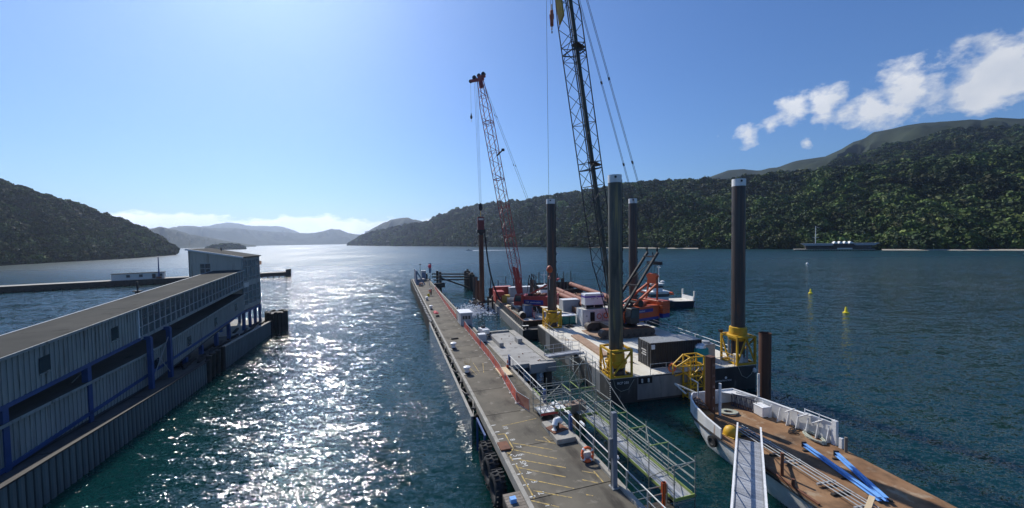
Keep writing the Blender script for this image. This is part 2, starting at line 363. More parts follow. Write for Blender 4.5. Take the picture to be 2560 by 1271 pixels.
# ------------------------------------------------------------------ hills (shore x, shore y, ridge x, ridge y, ridge height)
HILLS = {
"HR": [(-918,2142,-946,2206,6),(-788,1985,-841,2118,47),(-666,1823,-741,2027,67),(-553,1656,-647,1939,76),(-449,1485,-559,1848,84),(-379,1399,-484,1785,91),(-322,1344,-415,1733,98),(-267,1286,-348,1677,110),(-216,1226,-285,1620,127),(-168,1164,-226,1560,138),(-124,1101,-169,1498,146),(-84,1036,-117,1435,147),(-48,970,-68,1369,146),(-17,918,-24,1320,145),(12,890,17,1295,147),(38,860,57,1268,149),(63,830,95,1241,150),(86,799,131,1212,150),(107,767,165,1182,152),(126,735,197,1152,153),(142,703,227,1121,154),(157,671,255,1090,155),(174,654,283,1067,157),(189,636,310,1044,159),(203,618,335,1020,158),(216,600,359,996,158),(228,582,381,972,157),(239,564,401,948,153),(250,549,421,926,150),(262,538,443,910,147),(273,527,463,893,145),(283,515,482,876,143),(293,504,499,859,142),(302,493,516,842,141),(310,482,532,825,141),(318,471,546,808,141),(325,460,560,792,141),(332,449,573,775,140),(338,439,586,760,139),(346,431,600,747,138),(352,423,613,735,138),(359,415,625,723,137),(365,407,637,710,136),(370,399,648,698,136),(376,391,659,686,135),(381,384,669,675,134),(387,378,679,664,134),(394,374,689,654,134),(401,369,699,643,134),(408,365,708,633,134),(414,360,717,624,134),(420,356,725,614,134),(426,351,733,604,134),(432,347,740,595,133),(437,343,748,586,133),(443,339,755,577,133),(448,335,761,569,132),(470,315,785,525,130),(490,295,805,485,125),(515,270,830,435,118)],
"HR2": [(495,811,730,1195,191),(513,799,761,1185,196),(531,788,791,1174,206),(548,776,821,1164,214),(564,765,850,1153,209),(579,753,878,1142,204),(594,742,905,1131,209),(607,730,931,1120,225),(621,719,957,1108,238),(633,708,982,1097,250),(646,697,1006,1086,264),(657,686,1030,1075,273),(668,675,1053,1064,280),(679,665,1072,1050,283),(689,654,1088,1033,284),(698,644,1103,1017,285),(707,634,1117,1001,286),(716,624,1131,986,287),(724,615,1144,970,288),(732,605,1156,955,282),(740,596,1168,941,276),(747,587,1180,926,271),(754,578,1191,912,265),(761,569,1201,899,260),(790,520,1240,815,235),(815,470,1270,730,205),(840,420,1290,640,170)],
"HR3": [(566,1280,1052,2378,346),(610,1260,1128,2327,358),(652,1239,1198,2276,379),(692,1217,1265,2224,403),(730,1195,1326,2171,400),(765,1172,1383,2119,395),(799,1150,1436,2066,400),(831,1127,1485,2014,408),(860,1104,1529,1963,409),(888,1082,1570,1912,409),(915,1060,1608,1862,433),(940,1038,1642,1814,468),(963,1016,1673,1766,494),(985,995,1701,1719,495),(1005,974,1727,1674,495),(1024,954,1749,1629,494),(1043,934,1770,1586,490),(1060,915,1788,1544,481),(1075,896,1804,1504,473),(1090,878,1819,1464,457),(1105,860,1831,1426,441),(1118,843,1842,1389,426),(1180,740,1900,1190,380),(1230,620,1930,970,330),(1270,480,1950,740,260)],
"HC": [(-1162,2766,-1434,3411,21),(-1112,2786,-1367,3425,73),(-1061,2806,-1300,3437,117),(-1009,2825,-1232,3449,157),(-956,2844,-1163,3460,194),(-901,2861,-1093,3469,221),(-846,2878,-1023,3478,233),(-790,2894,-951,3485,239),(-733,2909,-879,3491,220),(-675,2923,-807,3496,201),(-616,2936,-734,3499,177),(-557,2948,-661,3501,152),(-496,2959,-587,3501,136),(-436,2968,-514,3500,126),(-374,2977,-440,3497,117),(-312,2984,-366,3493,107),(-250,2990,-292,3488,98)],
"HA": [(-2338,6065,-2734,7091,231),(-2169,6127,-2536,7164,249),(-1995,6186,-2332,7233,239),(-1815,6241,-2123,7298,191),(-1631,6292,-1908,7357,139),(-1443,6338,-1688,7410,82)],
"HF1": [(-3213,2704,-4285,3606,239),(-3204,2745,-4268,3656,233),(-3194,2787,-4249,3707,227),(-3183,2829,-4229,3759,221),(-3171,2872,-4208,3812,214),(-3158,2915,-4186,3865,207),(-3143,2959,-4162,3919,200),(-3127,3004,-4137,3974,193),(-3110,3050,-4110,4030,186),(-3092,3096,-4082,4086,178),(-3073,3142,-4052,4143,167),(-3052,3190,-4020,4201,157),(-3030,3238,-3986,4260,163),(-3006,3286,-3951,4319,194),(-2981,3335,-3914,4379,226),(-2954,3385,-3874,4440,245),(-2926,3435,-3833,4501,247),(-2895,3486,-3790,4563,246),(-2864,3537,-3745,4626,231),(-2830,3589,-3697,4689,231),(-2795,3641,-3647,4752,231),(-2760,3698,-3595,4816,231),(-2727,3760,-3541,4881,231),(-2692,3822,-3484,4946,223),(-2654,3885,-3424,5012,213),(-2614,3948,-3363,5078,203),(-2572,4011,-3298,5143,194),(-2527,4075,-3231,5210,185),(-2480,4139,-3161,5276,179),(-2430,4203,-3088,5342,174),(-2377,4268,-3012,5408,168),(-2322,4332,-2934,5473,163),(-2264,4396,-2852,5539,172),(-2203,4461,-2768,5604,195),(-2140,4525,-2680,5668,230),(-2073,4588,-2590,5732,223),(-2004,4652,-2496,5795,168),(-1932,4715,-2400,5857,148),(-1857,4777,-2301,5919,136),(-1779,4838,-2198,5979,106),(-1698,4899,-2093,6038,72)],
"HF2": [(-4947,4952,-6007,6014,294),(-4894,5005,-5943,6077,284),(-4839,5058,-5876,6142,273),(-4783,5111,-5808,6206,262),(-4725,5165,-5737,6272,251),(-4665,5219,-5664,6338,257),(-4603,5274,-5589,6404,279),(-4539,5329,-5511,6471,303),(-4472,5385,-5431,6539,326),(-4404,5441,-5348,6607,350),(-4334,5497,-5263,6675,375),(-4262,5553,-5175,6743,396),(-4187,5610,-5084,6812,414),(-4110,5666,-4991,6881,408),(-4031,5723,-4895,6949,384),(-3949,5780,-4795,7018,357),(-3865,5836,-4693,7087,358),(-3778,5893,-4588,7155,359),(-3689,5949,-4480,7224,360),(-3598,6005,-4368,7292,340),(-3503,6060,-4254,7359,297),(-3406,6115,-4136,7426,230),(-3307,6170,-4015,7492,190),(-3205,6223,-3891,7557,149)],
"HF3": [(-2099,1535,-2664,1948,265),(-2094,1556,-2649,1968,258),(-2090,1577,-2634,1988,251),(-2085,1599,-2619,2008,244),(-2079,1621,-2603,2029,237),(-2073,1643,-2586,2050,230),(-2067,1666,-2569,2071,223),(-2060,1689,-2552,2092,215),(-2052,1712,-2534,2114,207),(-2044,1736,-2516,2136,197),(-2036,1760,-2496,2158,186),(-2026,1784,-2477,2181,173),(-2016,1809,-2456,2204,161),(-2006,1834,-2435,2227,149),(-1995,1860,-2414,2250,136),(-1983,1886,-2391,2274,122),(-1970,1912,-2368,2298,109),(-1957,1939,-2344,2322,107),(-1943,1966,-2320,2347,104),(-1928,1993,-2294,2372,117),(-1912,2021,-2268,2397,130),(-1895,2049,-2241,2422,139),(-1878,2077,-2213,2448,132),(-1860,2106,-2184,2473,120),(-1840,2134,-2155,2499,103),(-1820,2164,-2124,2525,89),(-1799,2193,-2093,2552,79),(-1776,2223,-2060,2578,68),(-1753,2253,-2026,2605,57),(-1728,2283,-1992,2631,46),(-1703,2314,-1956,2658,36),(-1676,2344,-1919,2685,27),(-1648,2375,-1881,2711,17),(-1619,2406,-1842,2738,8)],
"HL": [(-457,324,-620,440,100),(-461,333,-621,449,99),(-465,343,-622,459,97),(-469,353,-623,468,95),(-473,363,-624,478,93),(-477,373,-624,488,91),(-480,383,-624,499,89),(-483,394,-624,509,86),(-486,405,-623,520,83),(-488,416,-622,531,80),(-490,428,-621,542,76),(-492,439,-620,554,73),(-493,451,-618,565,69),(-494,463,-616,577,64),(-495,476,-613,589,59),(-495,488,-610,601,54),(-506,512,-608,615,48),(-525,545,-605,629,41),(-542,580,-602,643,32),(-559,615,-598,657,21),(-575,651,-594,672,10)],
"HI": [(-939,1169,-964,1201,5),(-930,1177,-955,1208,10),(-921,1184,-946,1215,13),(-912,1191,-936,1223,16),(-902,1198,-926,1230,16),(-892,1206,-916,1238,17),(-882,1213,-906,1245,15),(-872,1220,-896,1253,11),(-862,1228,-885,1260,4)],
}
def fbm(x, y, s, o=4, seed=0.0):
    return mnoise.fractal(Vector((x / s, y / s, seed)), 0.9, 2.1, o)
def terrain_mat(name, a, b, sc):
    m = M(name, a, b, .95, scale=sc, lo=.4, hi=.6, wear=((a[0] * .55, a[1] * .55, a[2] * .55), sc * .35, .56), spec=.1)
    return m
bush_m = terrain_mat('bush_covered_hillside', (.010, .015, .007), (.018, .025, .010), .06)  # ground near black: the shade between tree crowns is put into its colour
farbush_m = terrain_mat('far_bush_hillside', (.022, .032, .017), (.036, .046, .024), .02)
def make_hill(key, mat, label, nt=26, sub=4, rough=1.0, back=.8, seed=0):
    pts = np.array(HILLS[key], float); n = len(pts); k = (n - 1) * sub + 1
    xs = np.linspace(0, n - 1, k); P = np.stack([np.interp(xs, np.arange(n), pts[:, i]) for i in range(5)], 1)
    T = np.concatenate([np.linspace(-.04, 1, nt), np.linspace(1, 1 + back, 8)[1:]])
    vs = []
    for sx, sy, rx, ry, rz in P:
        for t in T:
            x, y = sx + (rx - sx) * t, sy + (ry - sy) * t
            if t <= 1:
                prof = math.sin(min(max(t, 0), 1) * math.pi / 2) ** .92
                w = min(1, 3 * max(t, 0)) * (1 - max(0, t - .8) / .2 * .75)
                rel = math.hypot(x, y) / math.hypot(rx, ry)        # slope kept hollow enough that the crest is the skyline
                z = rz * rel * prof + rough * w * rz * (.30 * fbm(x, y, rz * 1.1, 3, seed) + .12 * fbm(x, y, rz * .4, 3, seed + 5))
                z = min(z, rz * rel * (.975 if t < 1 else 1.0))
                if t < 0: z = -4
            else:
                z = rz * max(-.03, 1 - (t - 1) * 1.25)
            vs.append((x, y, z if t < 0 else max(z, .2 if t <= .0 else 1.2)))
    m = len(T); mb = MB()
    mb.add(vs, [(i * m + j, (i + 1) * m + j, (i + 1) * m + j + 1, i * m + j + 1) for i in range(k - 1) for j in range(m - 1)])
    o = mb.build('hill', mat, smooth=True)
    return tag(o, label, 'hill', kind='structure'), np.array(vs).reshape(k, m, 3)
_, GR = make_hill('HR', bush_m, 'dark bush-clad hillside along the far shore', nt=34, sub=3, seed=1.5)
_, GR2 = make_hill('HR2', bush_m, 'green shoulder rising behind the bush-clad hillside', nt=20, seed=4)
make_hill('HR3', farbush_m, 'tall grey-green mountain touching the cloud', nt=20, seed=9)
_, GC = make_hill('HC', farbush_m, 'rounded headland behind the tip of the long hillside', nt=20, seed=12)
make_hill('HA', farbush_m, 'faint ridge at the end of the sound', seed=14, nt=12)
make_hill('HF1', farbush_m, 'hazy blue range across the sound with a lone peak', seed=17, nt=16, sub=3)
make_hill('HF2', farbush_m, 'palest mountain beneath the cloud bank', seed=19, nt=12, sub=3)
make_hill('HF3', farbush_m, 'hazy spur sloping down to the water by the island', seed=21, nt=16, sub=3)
_, GL = make_hill('HL', bush_m, 'dark wooded point beyond the old wharf', nt=18, sub=4, seed=23)
_, GI = make_hill('HI', bush_m, 'small wooded island out in the sound', nt=10, sub=5, back=1.2, rough=.3, seed=25)

def ico(sub):
    bm = bmesh.new(); bmesh.ops.create_icosphere(bm, subdivisions=sub, radius=1)
    v = np.array([p.co[:] for p in bm.verts]); f = np.array([[q.index for q in p.verts] for p in bm.faces]); bm.free(); return v, f
def foliage_material():
    m = bpy.data.materials.new('bush_foliage'); m.use_nodes = True; N, L = m.node_tree.nodes, m.node_tree.links
    p = N['Principled BSDF']; p.inputs['Roughness'].default_value = .7; p.inputs['Specular IOR Level'].default_value = .2
    a = N.new('ShaderNodeAttribute'); a.attribute_name = 'tint'; a.attribute_type = 'INSTANCER'; g = N.new('ShaderNodeNewGeometry')
    n = N.new('ShaderNodeTexNoise'); n.inputs['Scale'].default_value = .35; n.inputs['Detail'].default_value = 4; L.new(g.outputs['Position'], n.inputs['Vector'])
    h = N.new('ShaderNodeHueSaturation'); r = N.new('ShaderNodeMapRange'); L.new(n.outputs['Fac'], r.inputs[0])
    for i, x in ((1, .34), (2, .66), (3, .55), (4, 1.5)): r.inputs[i].default_value = x
    L.new(r.outputs[0], h.inputs['Value']); L.new(a.outputs['Color'], h.inputs['Color']); L.new(h.outputs[0], p.inputs['Base Color'])
    return m
leaf_m = foliage_material()
def crown_nodes():
    """node tree: a leafy crown (uneven shell of leaf sprays round a core), five kinds, set on every point of the mesh"""
    ng = bpy.data.node_groups.new('leafy_crowns', 'GeometryNodeTree')
    ng.interface.new_socket('Geometry', in_out='INPUT', socket_type='NodeSocketGeometry'); ng.interface.new_socket('Geometry', in_out='OUTPUT', socket_type='NodeSocketGeometry')
    N, L = ng.nodes, ng.links
    def nd(t, **k):
        n = N.new(t)
        for a, b in k.items(): setattr(n, a, b)
        return n
    gi, go = nd('NodeGroupInput'), nd('NodeGroupOutput'); kinds = nd('GeometryNodeJoinGeometry')
    for k in range(5):
        sph = nd('GeometryNodeMeshIcoSphere'); sph.inputs['Radius'].default_value = 1.0; sph.inputs['Subdivisions'].default_value = 4
        nz = nd('ShaderNodeTexNoise', noise_dimensions='4D'); nz.inputs['W'].default_value = 3.7 * k; nz.inputs['Scale'].default_value = 1.5 + .25 * k; nz.inputs['Detail'].default_value = 2.5
        mr = nd('ShaderNodeMapRange'); L.new(nz.outputs[0], mr.inputs[0])
        for i, x in ((1, .3), (2, .7), (3, .55), (4, 1.30)): mr.inputs[i].default_value = x
        pos = nd('GeometryNodeInputPosition'); sc = nd('ShaderNodeVectorMath', operation='SCALE'); L.new(pos.outputs[0], sc.inputs[0]); L.new(mr.outputs[0], sc.inputs['Scale'])
        sq = nd('ShaderNodeVectorMath', operation='MULTIPLY'); L.new(sc.outputs[0], sq.inputs[0]); sq.inputs[1].default_value = (1, 1, (.72, .9, .6, .8, 1.15)[k])
        sp = nd('GeometryNodeSetPosition'); L.new(sph.outputs[0], sp.inputs[0]); L.new(sq.outputs[0], sp.inputs['Position'])
        ds = nd('GeometryNodeDistributePointsOnFaces'); L.new(sp.outputs[0], ds.inputs[0]); ds.inputs['Density'].default_value = 20; ds.inputs['Seed'].default_value = k
        gr = nd('GeometryNodeMeshGrid'); gr.inputs['Size X'].default_value = .36; gr.inputs['Size Y'].default_value = .26; gr.inputs['Vertices X'].default_value = 2; gr.inputs['Vertices Y'].default_value = 2
        rv = nd('FunctionNodeRandomValue', data_type='FLOAT_VECTOR'); rv.inputs[0].default_value = (-.75, -.75, -3.1); rv.inputs[1].default_value = (.75, .75, 3.1)
        ro = nd('FunctionNodeRotateRotation', rotation_space='LOCAL'); L.new(ds.outputs['Rotation'], ro.inputs[0])
        e2r = nd('FunctionNodeEulerToRotation'); L.new(rv.outputs[0], e2r.inputs[0]); L.new(e2r.outputs[0], ro.inputs[1])
        rs = nd('FunctionNodeRandomValue', data_type='FLOAT'); rs.inputs[2].default_value = .55; rs.inputs[3].default_value = 1.25
        ip = nd('GeometryNodeInstanceOnPoints'); L.new(ds.outputs['Points'], ip.inputs['Points']); L.new(gr.outputs[0], ip.inputs['Instance']); L.new(ro.outputs[0], ip.inputs['Rotation']); L.new(rs.outputs[1], ip.inputs['Scale'])
        rl = nd('GeometryNodeRealizeInstances'); L.new(ip.outputs[0], rl.inputs[0])
        core = nd('GeometryNodeMeshIcoSphere'); core.inputs['Radius'].default_value = .62; core.inputs['Subdivisions'].default_value = 2
        jn = nd('GeometryNodeJoinGeometry'); L.new(rl.outputs[0], jn.inputs[0]); L.new(core.outputs[0], jn.inputs[0])
        sm = nd('GeometryNodeSetMaterial'); sm.inputs['Material'].default_value = leaf_m; L.new(jn.outputs[0], sm.inputs[0])
        g2 = nd('GeometryNodeGeometryToInstance'); L.new(sm.outputs[0], g2.inputs[0]); L.new(g2.outputs[0], kinds.inputs[0])
    inst = nd('GeometryNodeInstanceOnPoints'); L.new(gi.outputs[0], inst.inputs['Points']); L.new(kinds.outputs[0], inst.inputs['Instance']); inst.inputs['Pick Instance'].default_value = True
    rad = nd('GeometryNodeInputNamedAttribute', data_type='FLOAT_VECTOR'); rad.inputs[0].default_value = 'size'; L.new(rad.outputs[0], inst.inputs['Scale'])
    rr = nd('FunctionNodeRandomValue', data_type='FLOAT_VECTOR'); rr.inputs[0].default_value = (-.15, -.15, -3.1); rr.inputs[1].default_value = (.15, .15, 3.1); L.new(rr.outputs[0], inst.inputs['Rotation'])
    ri = nd('FunctionNodeRandomValue', data_type='INT'); ri.inputs[4].default_value = 0; ri.inputs[5].default_value = 4; ri.inputs['Seed'].default_value = 5; L.new(ri.outputs[2], inst.inputs['Instance Index'])
    L.new(inst.outputs[0], go.inputs[0])
    return ng
CROWNS = crown_nodes()
def forest(name, label, G, count, r0, r1, tmax, seed, dim=1.0):
    rng = np.random.default_rng(seed); k, m, _ = G.shape
    i = np.minimum(rng.random(count) * (k - 1), k - 1.001); j = rng.random(count) * tmax; ii, jj = i.astype(int), j.astype(int); fi, fj = (i - ii)[:, None], (j - jj)[:, None]
    P = (G[ii, jj] * (1 - fi) * (1 - fj) + G[ii + 1, jj] * fi * (1 - fj) + G[ii, jj + 1] * (1 - fi) * fj + G[ii + 1, jj + 1] * fi * fj)
    dist = np.hypot(P[:, 0], P[:, 1]); w = np.clip((dist.min() / dist) ** 1.1, 0, 1); keep = (rng.random(count) < w) & (P[:, 2] > 2.0)
    P = P[keep]; dist = dist[keep]; c = len(P)
    patch = np.array([fbm(x, y, 75, 3, 3.3) for x, y in P[:, :2]]); stand = np.array([fbm(x, y, 28, 2, 8.1) for x, y in P[:, :2]])
    rad = (r0 + (r1 - r0) * rng.random(c) ** 2.8) * np.clip(dist / 700, 1, 2.0) ** .55 * (1 + .35 * stand).clip(.6, 1.5)
    size = np.stack([rad * (1 + .2 * rng.standard_normal(c).clip(-1, 1)), rad * (1 + .2 * rng.standard_normal(c).clip(-1, 1)), rad * (.7 + .55 * rng.random(c))], 1)
    base = np.array([[.026, .040, .013], [.040, .056, .018], [.066, .078, .027], [.052, .050, .026], [.018, .028, .014], [.085, .092, .055]]) * dim * np.array([1.45, 1.6, 1.05])
    pk = rng.choice(6, c, p=[.33, .29, .12, .07, .17, .02])
    col = base[pk] * (1 + .28 * rng.standard_normal((c, 1)).clip(-1.2, 1.6)) * (1 + .7 * patch[:, None] + .5 * stand[:, None]).clip(.35, 1.7)
    me = bpy.data.meshes.new(name); me.from_pydata((P + np.array([0, 0, .15]) * rad[:, None]).tolist(), [], [])
    me.attributes.new('size', 'FLOAT_VECTOR', 'POINT').data.foreach_set('vector', size.reshape(-1).astype(np.float32))
    rgba = np.ones((c, 4), np.float32); rgba[:, :3] = col.clip(.004, .3); me.attributes.new('tint', 'FLOAT_COLOR', 'POINT').data.foreach_set('color', rgba.reshape(-1))
    me.materials.append(leaf_m)
    o = put(name, me); o.modifiers.new('leafy_crowns', 'NODES').node_group = CROWNS
    return tag(o, label, 'forest', kind='stuff')
forest('forest', 'dense native bush covering the long hillside', GR, 56000, 1.8, 8.6, 34, 11)
forest('forest', 'bush on the shoulder behind the long hillside', GR2, 11000, 2.2, 5.0, 20, 12, 1.15)  # leaf colour lightened so the shoulder looks hazier and further off
forest('forest', 'trees on the dark point beyond the old wharf', GL, 7000, 1.6, 4.8, 18, 13)
forest('forest', 'trees on the small island', GI, 800, 1.8, 3.6, 11, 14)

# ------------------------------------------------------------------ air
def make_haze():
    m = bpy.data.materials.new('sea_haze'); m.use_nodes = True; N, L = m.node_tree.nodes, m.node_tree.links
    N.remove(N['Principled BSDF']); v = N.new('ShaderNodeVolumePrincipled')
    v.inputs['Color'].default_value = (.70, .81, 1, 1); v.inputs['Density'].default_value = HAZE; v.inputs['Anisotropy'].default_value = .72
    L.new(v.outputs[0], N['Material Output'].inputs['Volume'])
    mb = MB(); mb.box(-12000, 12000, -12000, 12000, -6, 640)
    tag(mb.build('haze', m), 'thin pale sea haze filling the sound', 'haze', kind='stuff')
HAZE = 8.8e-5
make_haze()
# ------------------------------------------------------------------ the jetty (local x across, y along, deck at z 2.5)
WR = W.a
jetty = thing('jetty', 'long grey asphalt-topped jetty running out into the harbour', 'jetty', W(0, 0, 0), WR)
N0, N1 = -16.0, 124.0
slab = MB().box(.27, 5.12, 0, 4.94, 2.12, 2.5).mesh('deck_slab', deck_m)
y = N0
while y < N1:
    put('deck_slab', slab, jetty, (0, y, 0)); y += 5.0
MB().box(.2, 5.2, N0, N1, 1.75, 2.11).build('deck_beam', darkconc_m, jetty)
kl = MB().box(0, .262, 0, 9.97, 1.9, 2.53).mesh('kerb', kerb_m); kr = MB().box(5.13, 5.42, 0, 9.97, 1.9, 2.68).mesh('kerb', kerb_m)
y = N0
while y < N1:
    put('kerb', kl, jetty, (0, y, 0), bevel=.02); put('kerb', kr, jetty, (0, y, 0), bevel=.02); y += 10.0
pile_me = MB().tube((0, 0, -2), (0, 0, 1.8), .22, 10).mesh('bearing_pile', darkconc_m, True)
for k in range(28):
    for e in (.7, 4.7): put('bearing_pile', pile_me, jetty, (e, N0 + 2.4 + 5 * k, 0))
# smooth pale fender panels, standing off the jetty on rubber units
pan = MB().box(-.80, -.66, 0, 5.96, -1.2, 2.42).mesh('fender_panel', M('pale_fender_face', (.42, .44, .46), (.28, .30, .32), .24, .8, scale=.5, stretch=(1, 1, .15), wear=((.16, .16, .15), 1.2, .6, (1, 1, .12))))
cap = MB().box(-.82, -.60, 0, 5.96, 2.425, 2.47).bar((-.6, .2, 2.4), (-.05, 3, 2.4), .05).bar((-.05, 3, 2.4), (-.6, 5.8, 2.4), .05).mesh('fender_cap', kerb_m)
unit = MB().lathe([(.26, -.62), (.26, -.5), (.15, -.4), (.15, -.24), (.28, -.12), (.28, 0)], 12, (0, 0, 0), 'x').mesh('rubber_fender', rubber_m, True)
stud = MB()
for i in range(9):
    a = i * 2 * math.pi / 9; stud.tube((0, 0, 0), (.26 * math.cos(a), .26 * math.sin(a), .05 * math.sin(3 * a) + .04), .05, 6, .03)
stud.tube((0, 0, -.1), (0, 0, .14), .14, 10)
stud = stud.mesh('fender_chain', rubber_m)
for k in range(6):
    y = 9.3 + 6 * k
    put('fender_panel', pan, jetty, (0, y, 0)); put('fender_cap', cap, jetty, (0, y, 0))
    for d in (1.4, 4.4):
        put('rubber_fender', unit, jetty, (-.02, y + d, 1.7)); put('fender_chain', stud, jetty, (-.34, y + d, 2.40)); put('fender_chain', stud, jetty, (-.34, y + d + 1.5, 2.38)).scale = (.55, .55, .6)
# timber fender piles beyond the panels, white painted heads
fp = MB().box(-.17, .17, -.17, .17, -2.2, 2.5).mesh('fender_pile', timber_m)
fh = MB().box(-.175, .175, -.175, .175, 2.502, 2.58).mesh('pile_head', palepaint_m)
wal = MB().box(-.30, -.1, 0, 5.9, 1.55, 1.9).mesh('timber_waling', darktimber_m)
k = 0; y = 46.0
while y < 123:
    o = put('fender_pile', fp, jetty, (-.50 + .03 * math.sin(7 * k), y, .06 * math.sin(3.1 * k))); put('pile_head', fh, o)
    if k % 2 == 0:
        q = put('fender_chain', stud, jetty, (-.16, y + .7, 2.42)); q.scale = (.8, .8, .8)
    k += 1; y += 1.35
for k in range(13): put('timber_waling', wal, jetty, (0, 46 + 6 * k, 0))
# right-hand edge of the outer jetty: timber piles and waling
fpr = MB().box(-.14, .14, -.14, .14, -2.2, 2.72).mesh('fender_pile', darktimber_m)
for k in range(15): put('fender_pile', fpr, jetty, (5.62, 46 + 5.1 * k, 0))
MB().box(5.43, 5.58, 40, 122, 2.15, 2.45).build('timber_waling', timber_m, jetty)
# painted marks
def line(p, q, w, mat, name='painted_line', z=2.504):
    return MB().bar((p[0], p[1], z), (q[0], q[1], z), w, .006).build(name, mat, jetty)
for p, q in (((2.64, 4.43), (3.73, 3.58)), ((1.04, 4.56), (3.25, 2.93)), ((.89, 3.74), (3.09, 1.94)), ((.82, 2.63), (3.2, .91)), ((.52, 1.86), (2.82, .11)),
             ((.6, .71), (2.83, -.96)), ((.68, -.41), (2.38, -1.58)), ((-.01 + .3, -1.1), (1.46, -2.0)), ((3.96, .32), (4.55, -.12)), ((4.6, .1), (4.59, -.98)),
             ((3.6, -.42), (4.28, -.95)), ((.9, 5.88), (.89, 3.89)), ((.89, 3.89), (.30, 3.19)), ((.4, 5.95), (.9, 5.88)), ((3.3, 4.6), (3.45, 3.85)), ((3.2, -1.6), (3.5, -1.8)),
             ((.5, -1.0), (.5, 2.3)), ((.45, 2.6), (.42, 3.6)), ((1.0, 7.0), (3.8, 7.3)), ((1.5, 18.0), (1.1, 21.3)), ((1.9, 18.6), (1.9, 21.8)), ((2.3, 18.4), (2.9, 21.4))):
    line(p, q, .075 if p[1] < 7 else .05, yline_m)
for k in range(1, 11): line((.29, k - 2.87 + .02 * k), (.62, k - 2.87 + .02 * k), .09, wline_m)
line((.42, 2.78), (1.02, 2.68), .10, wline_m)
for s, e, n in (('10', 1.17, 6.72), ('9', .98, 5.89), ('8', 1.16, 4.95), ('7', 1.26, 3.96), ('6', 1.16, 3.06), ('5', .80, 3.06), ('5M', .98, 2.11), ('4', .95, 1.17), ('3', .98, .28), ('2', .98, -.73), ('1', .98, -1.72)):
    lettering(s, .5, wline_m, jetty, (e, n, 2.503), (0, 0, R_(-90)), 'painted_number')
for k in range(30):
    y = 9 + 2.5 * k; line((3.15 - .004 * y, y), (3.5 - .004 * y, y - .05), .06, wline_m)
# low raised plinth under the big bollard
MB().box(3.75, 5.12, 3.35, 6.1, 2.5, 2.82).build('plinth', kerb_m, jetty, bevel=.02)
# timber landing outside the near end of the kerb
for k in range(8): MB().box(-.98, -.02, -.12 - .22 * (k + 1), -.14 - .22 * k, 2.36, 2.47).build('plank', timber_m, jetty)
for k in range(8, 34): MB().box(-.98, -.02, -.12 - .22 * (k + 1), -.14 - .22 * k, 2.36, 2.47).build('plank', timber_m, jetty)
for e in (-.9, -.12): MB().box(e - .1, e + .1, -8, -.2, 1.9, 2.36).build('landing_beam', darktimber_m, jetty)
for k in range(3): MB().tube((-.75, -.5 - 3 * k, -2), (-.75, -.5 - 3 * k, 1.9), .17, 10).build('bearing_pile', timber_m, jetty)
MB().bar((-.45, 8.9, 2.45), (-.45, 6.1, 2.45), .12).bar((-.45, 8.8, 2.4), (-.45, 8.8, -.5), .12).bar((-.45, 6.3, 2.4), (-.45, 6.3, -.5), .12).build('fender_frame', blue_m, jetty)

# rust-stained lid with moss, lying by the kerb
lid = thing('rusty_hatch', 'rusty steel hatch plate lying by the kerb behind the tyres', 'hatch', W(.36, 4.25, 2.5), WR)
MB().box(-.33, .33, -.5, .5, .03, .13).build('plate', rust_m, lid, bevel=.01)
MB().box(-.3, .3, -.46, .46, 0, .03).build('frame', darkconc_m, lid)
bx = tag(MB().box(-.16, .16, -.14, .14, 0, .22).box(-.05, .05, .02, .05, .222, .226).build('blue_bin', skyblue_m, None, bevel=.02), 'small blue box on the plank landing', 'box'); bx.location = W(-.62, -.85, 2.47); bx.rotation_euler.z = WR

# big tyres hung as fenders
def tyre(loc, rz, Rr, w, label, group=None, name='tyre_fender', axis_tilt=0):
    t = thing(name, label, 'tyre', loc, rz, group)
    prof = []
    for i in range(15):
        a = -math.pi * .86 + i * 2 * math.pi * .86 / 14
        prof.append((Rr - w * .42 + w * .42 * math.cos(a) ** 1 , w * .5 * math.sin(a)))
    MB().lathe(prof, 32, (0, 0, 0), 'x').build('carcass', rubber_m, t, True)
    lug = MB().box(-w * .46, -.03, -.045, .045, -.05, .045).mesh('tread_lug', rubber_m)
    lug2 = MB().box(.03, w * .46, -.045, .045, -.05, .045).mesh('tread_lug', rubber_m)
    n = 22
    for i in range(n):
        for lm, off in ((lug, 0), (lug2, .5)):
            a = (i + off) * 2 * math.pi / n
            o = put('tread_lug', lm, t, (0, Rr * math.sin(a), Rr * math.cos(a))); o.rotation_euler = (-a, 0, 0)
    return t
t0 = tyre(W(-.55, 2.45, 1.08), WR, 1.02, .72, 'huge worn loader tyre hung beside the plank landing', 'tyre fenders on the jetty edge')
copy_tree(t0, None, W(-.52, 4.2, 1.12), WR + .04, 'huge loader tyre hung between two others by the rusty hatch')
copy_tree(t0, None, W(-.50, 5.75, 1.15), WR - .03, 'huge loader tyre hung next to the blue fender frame')

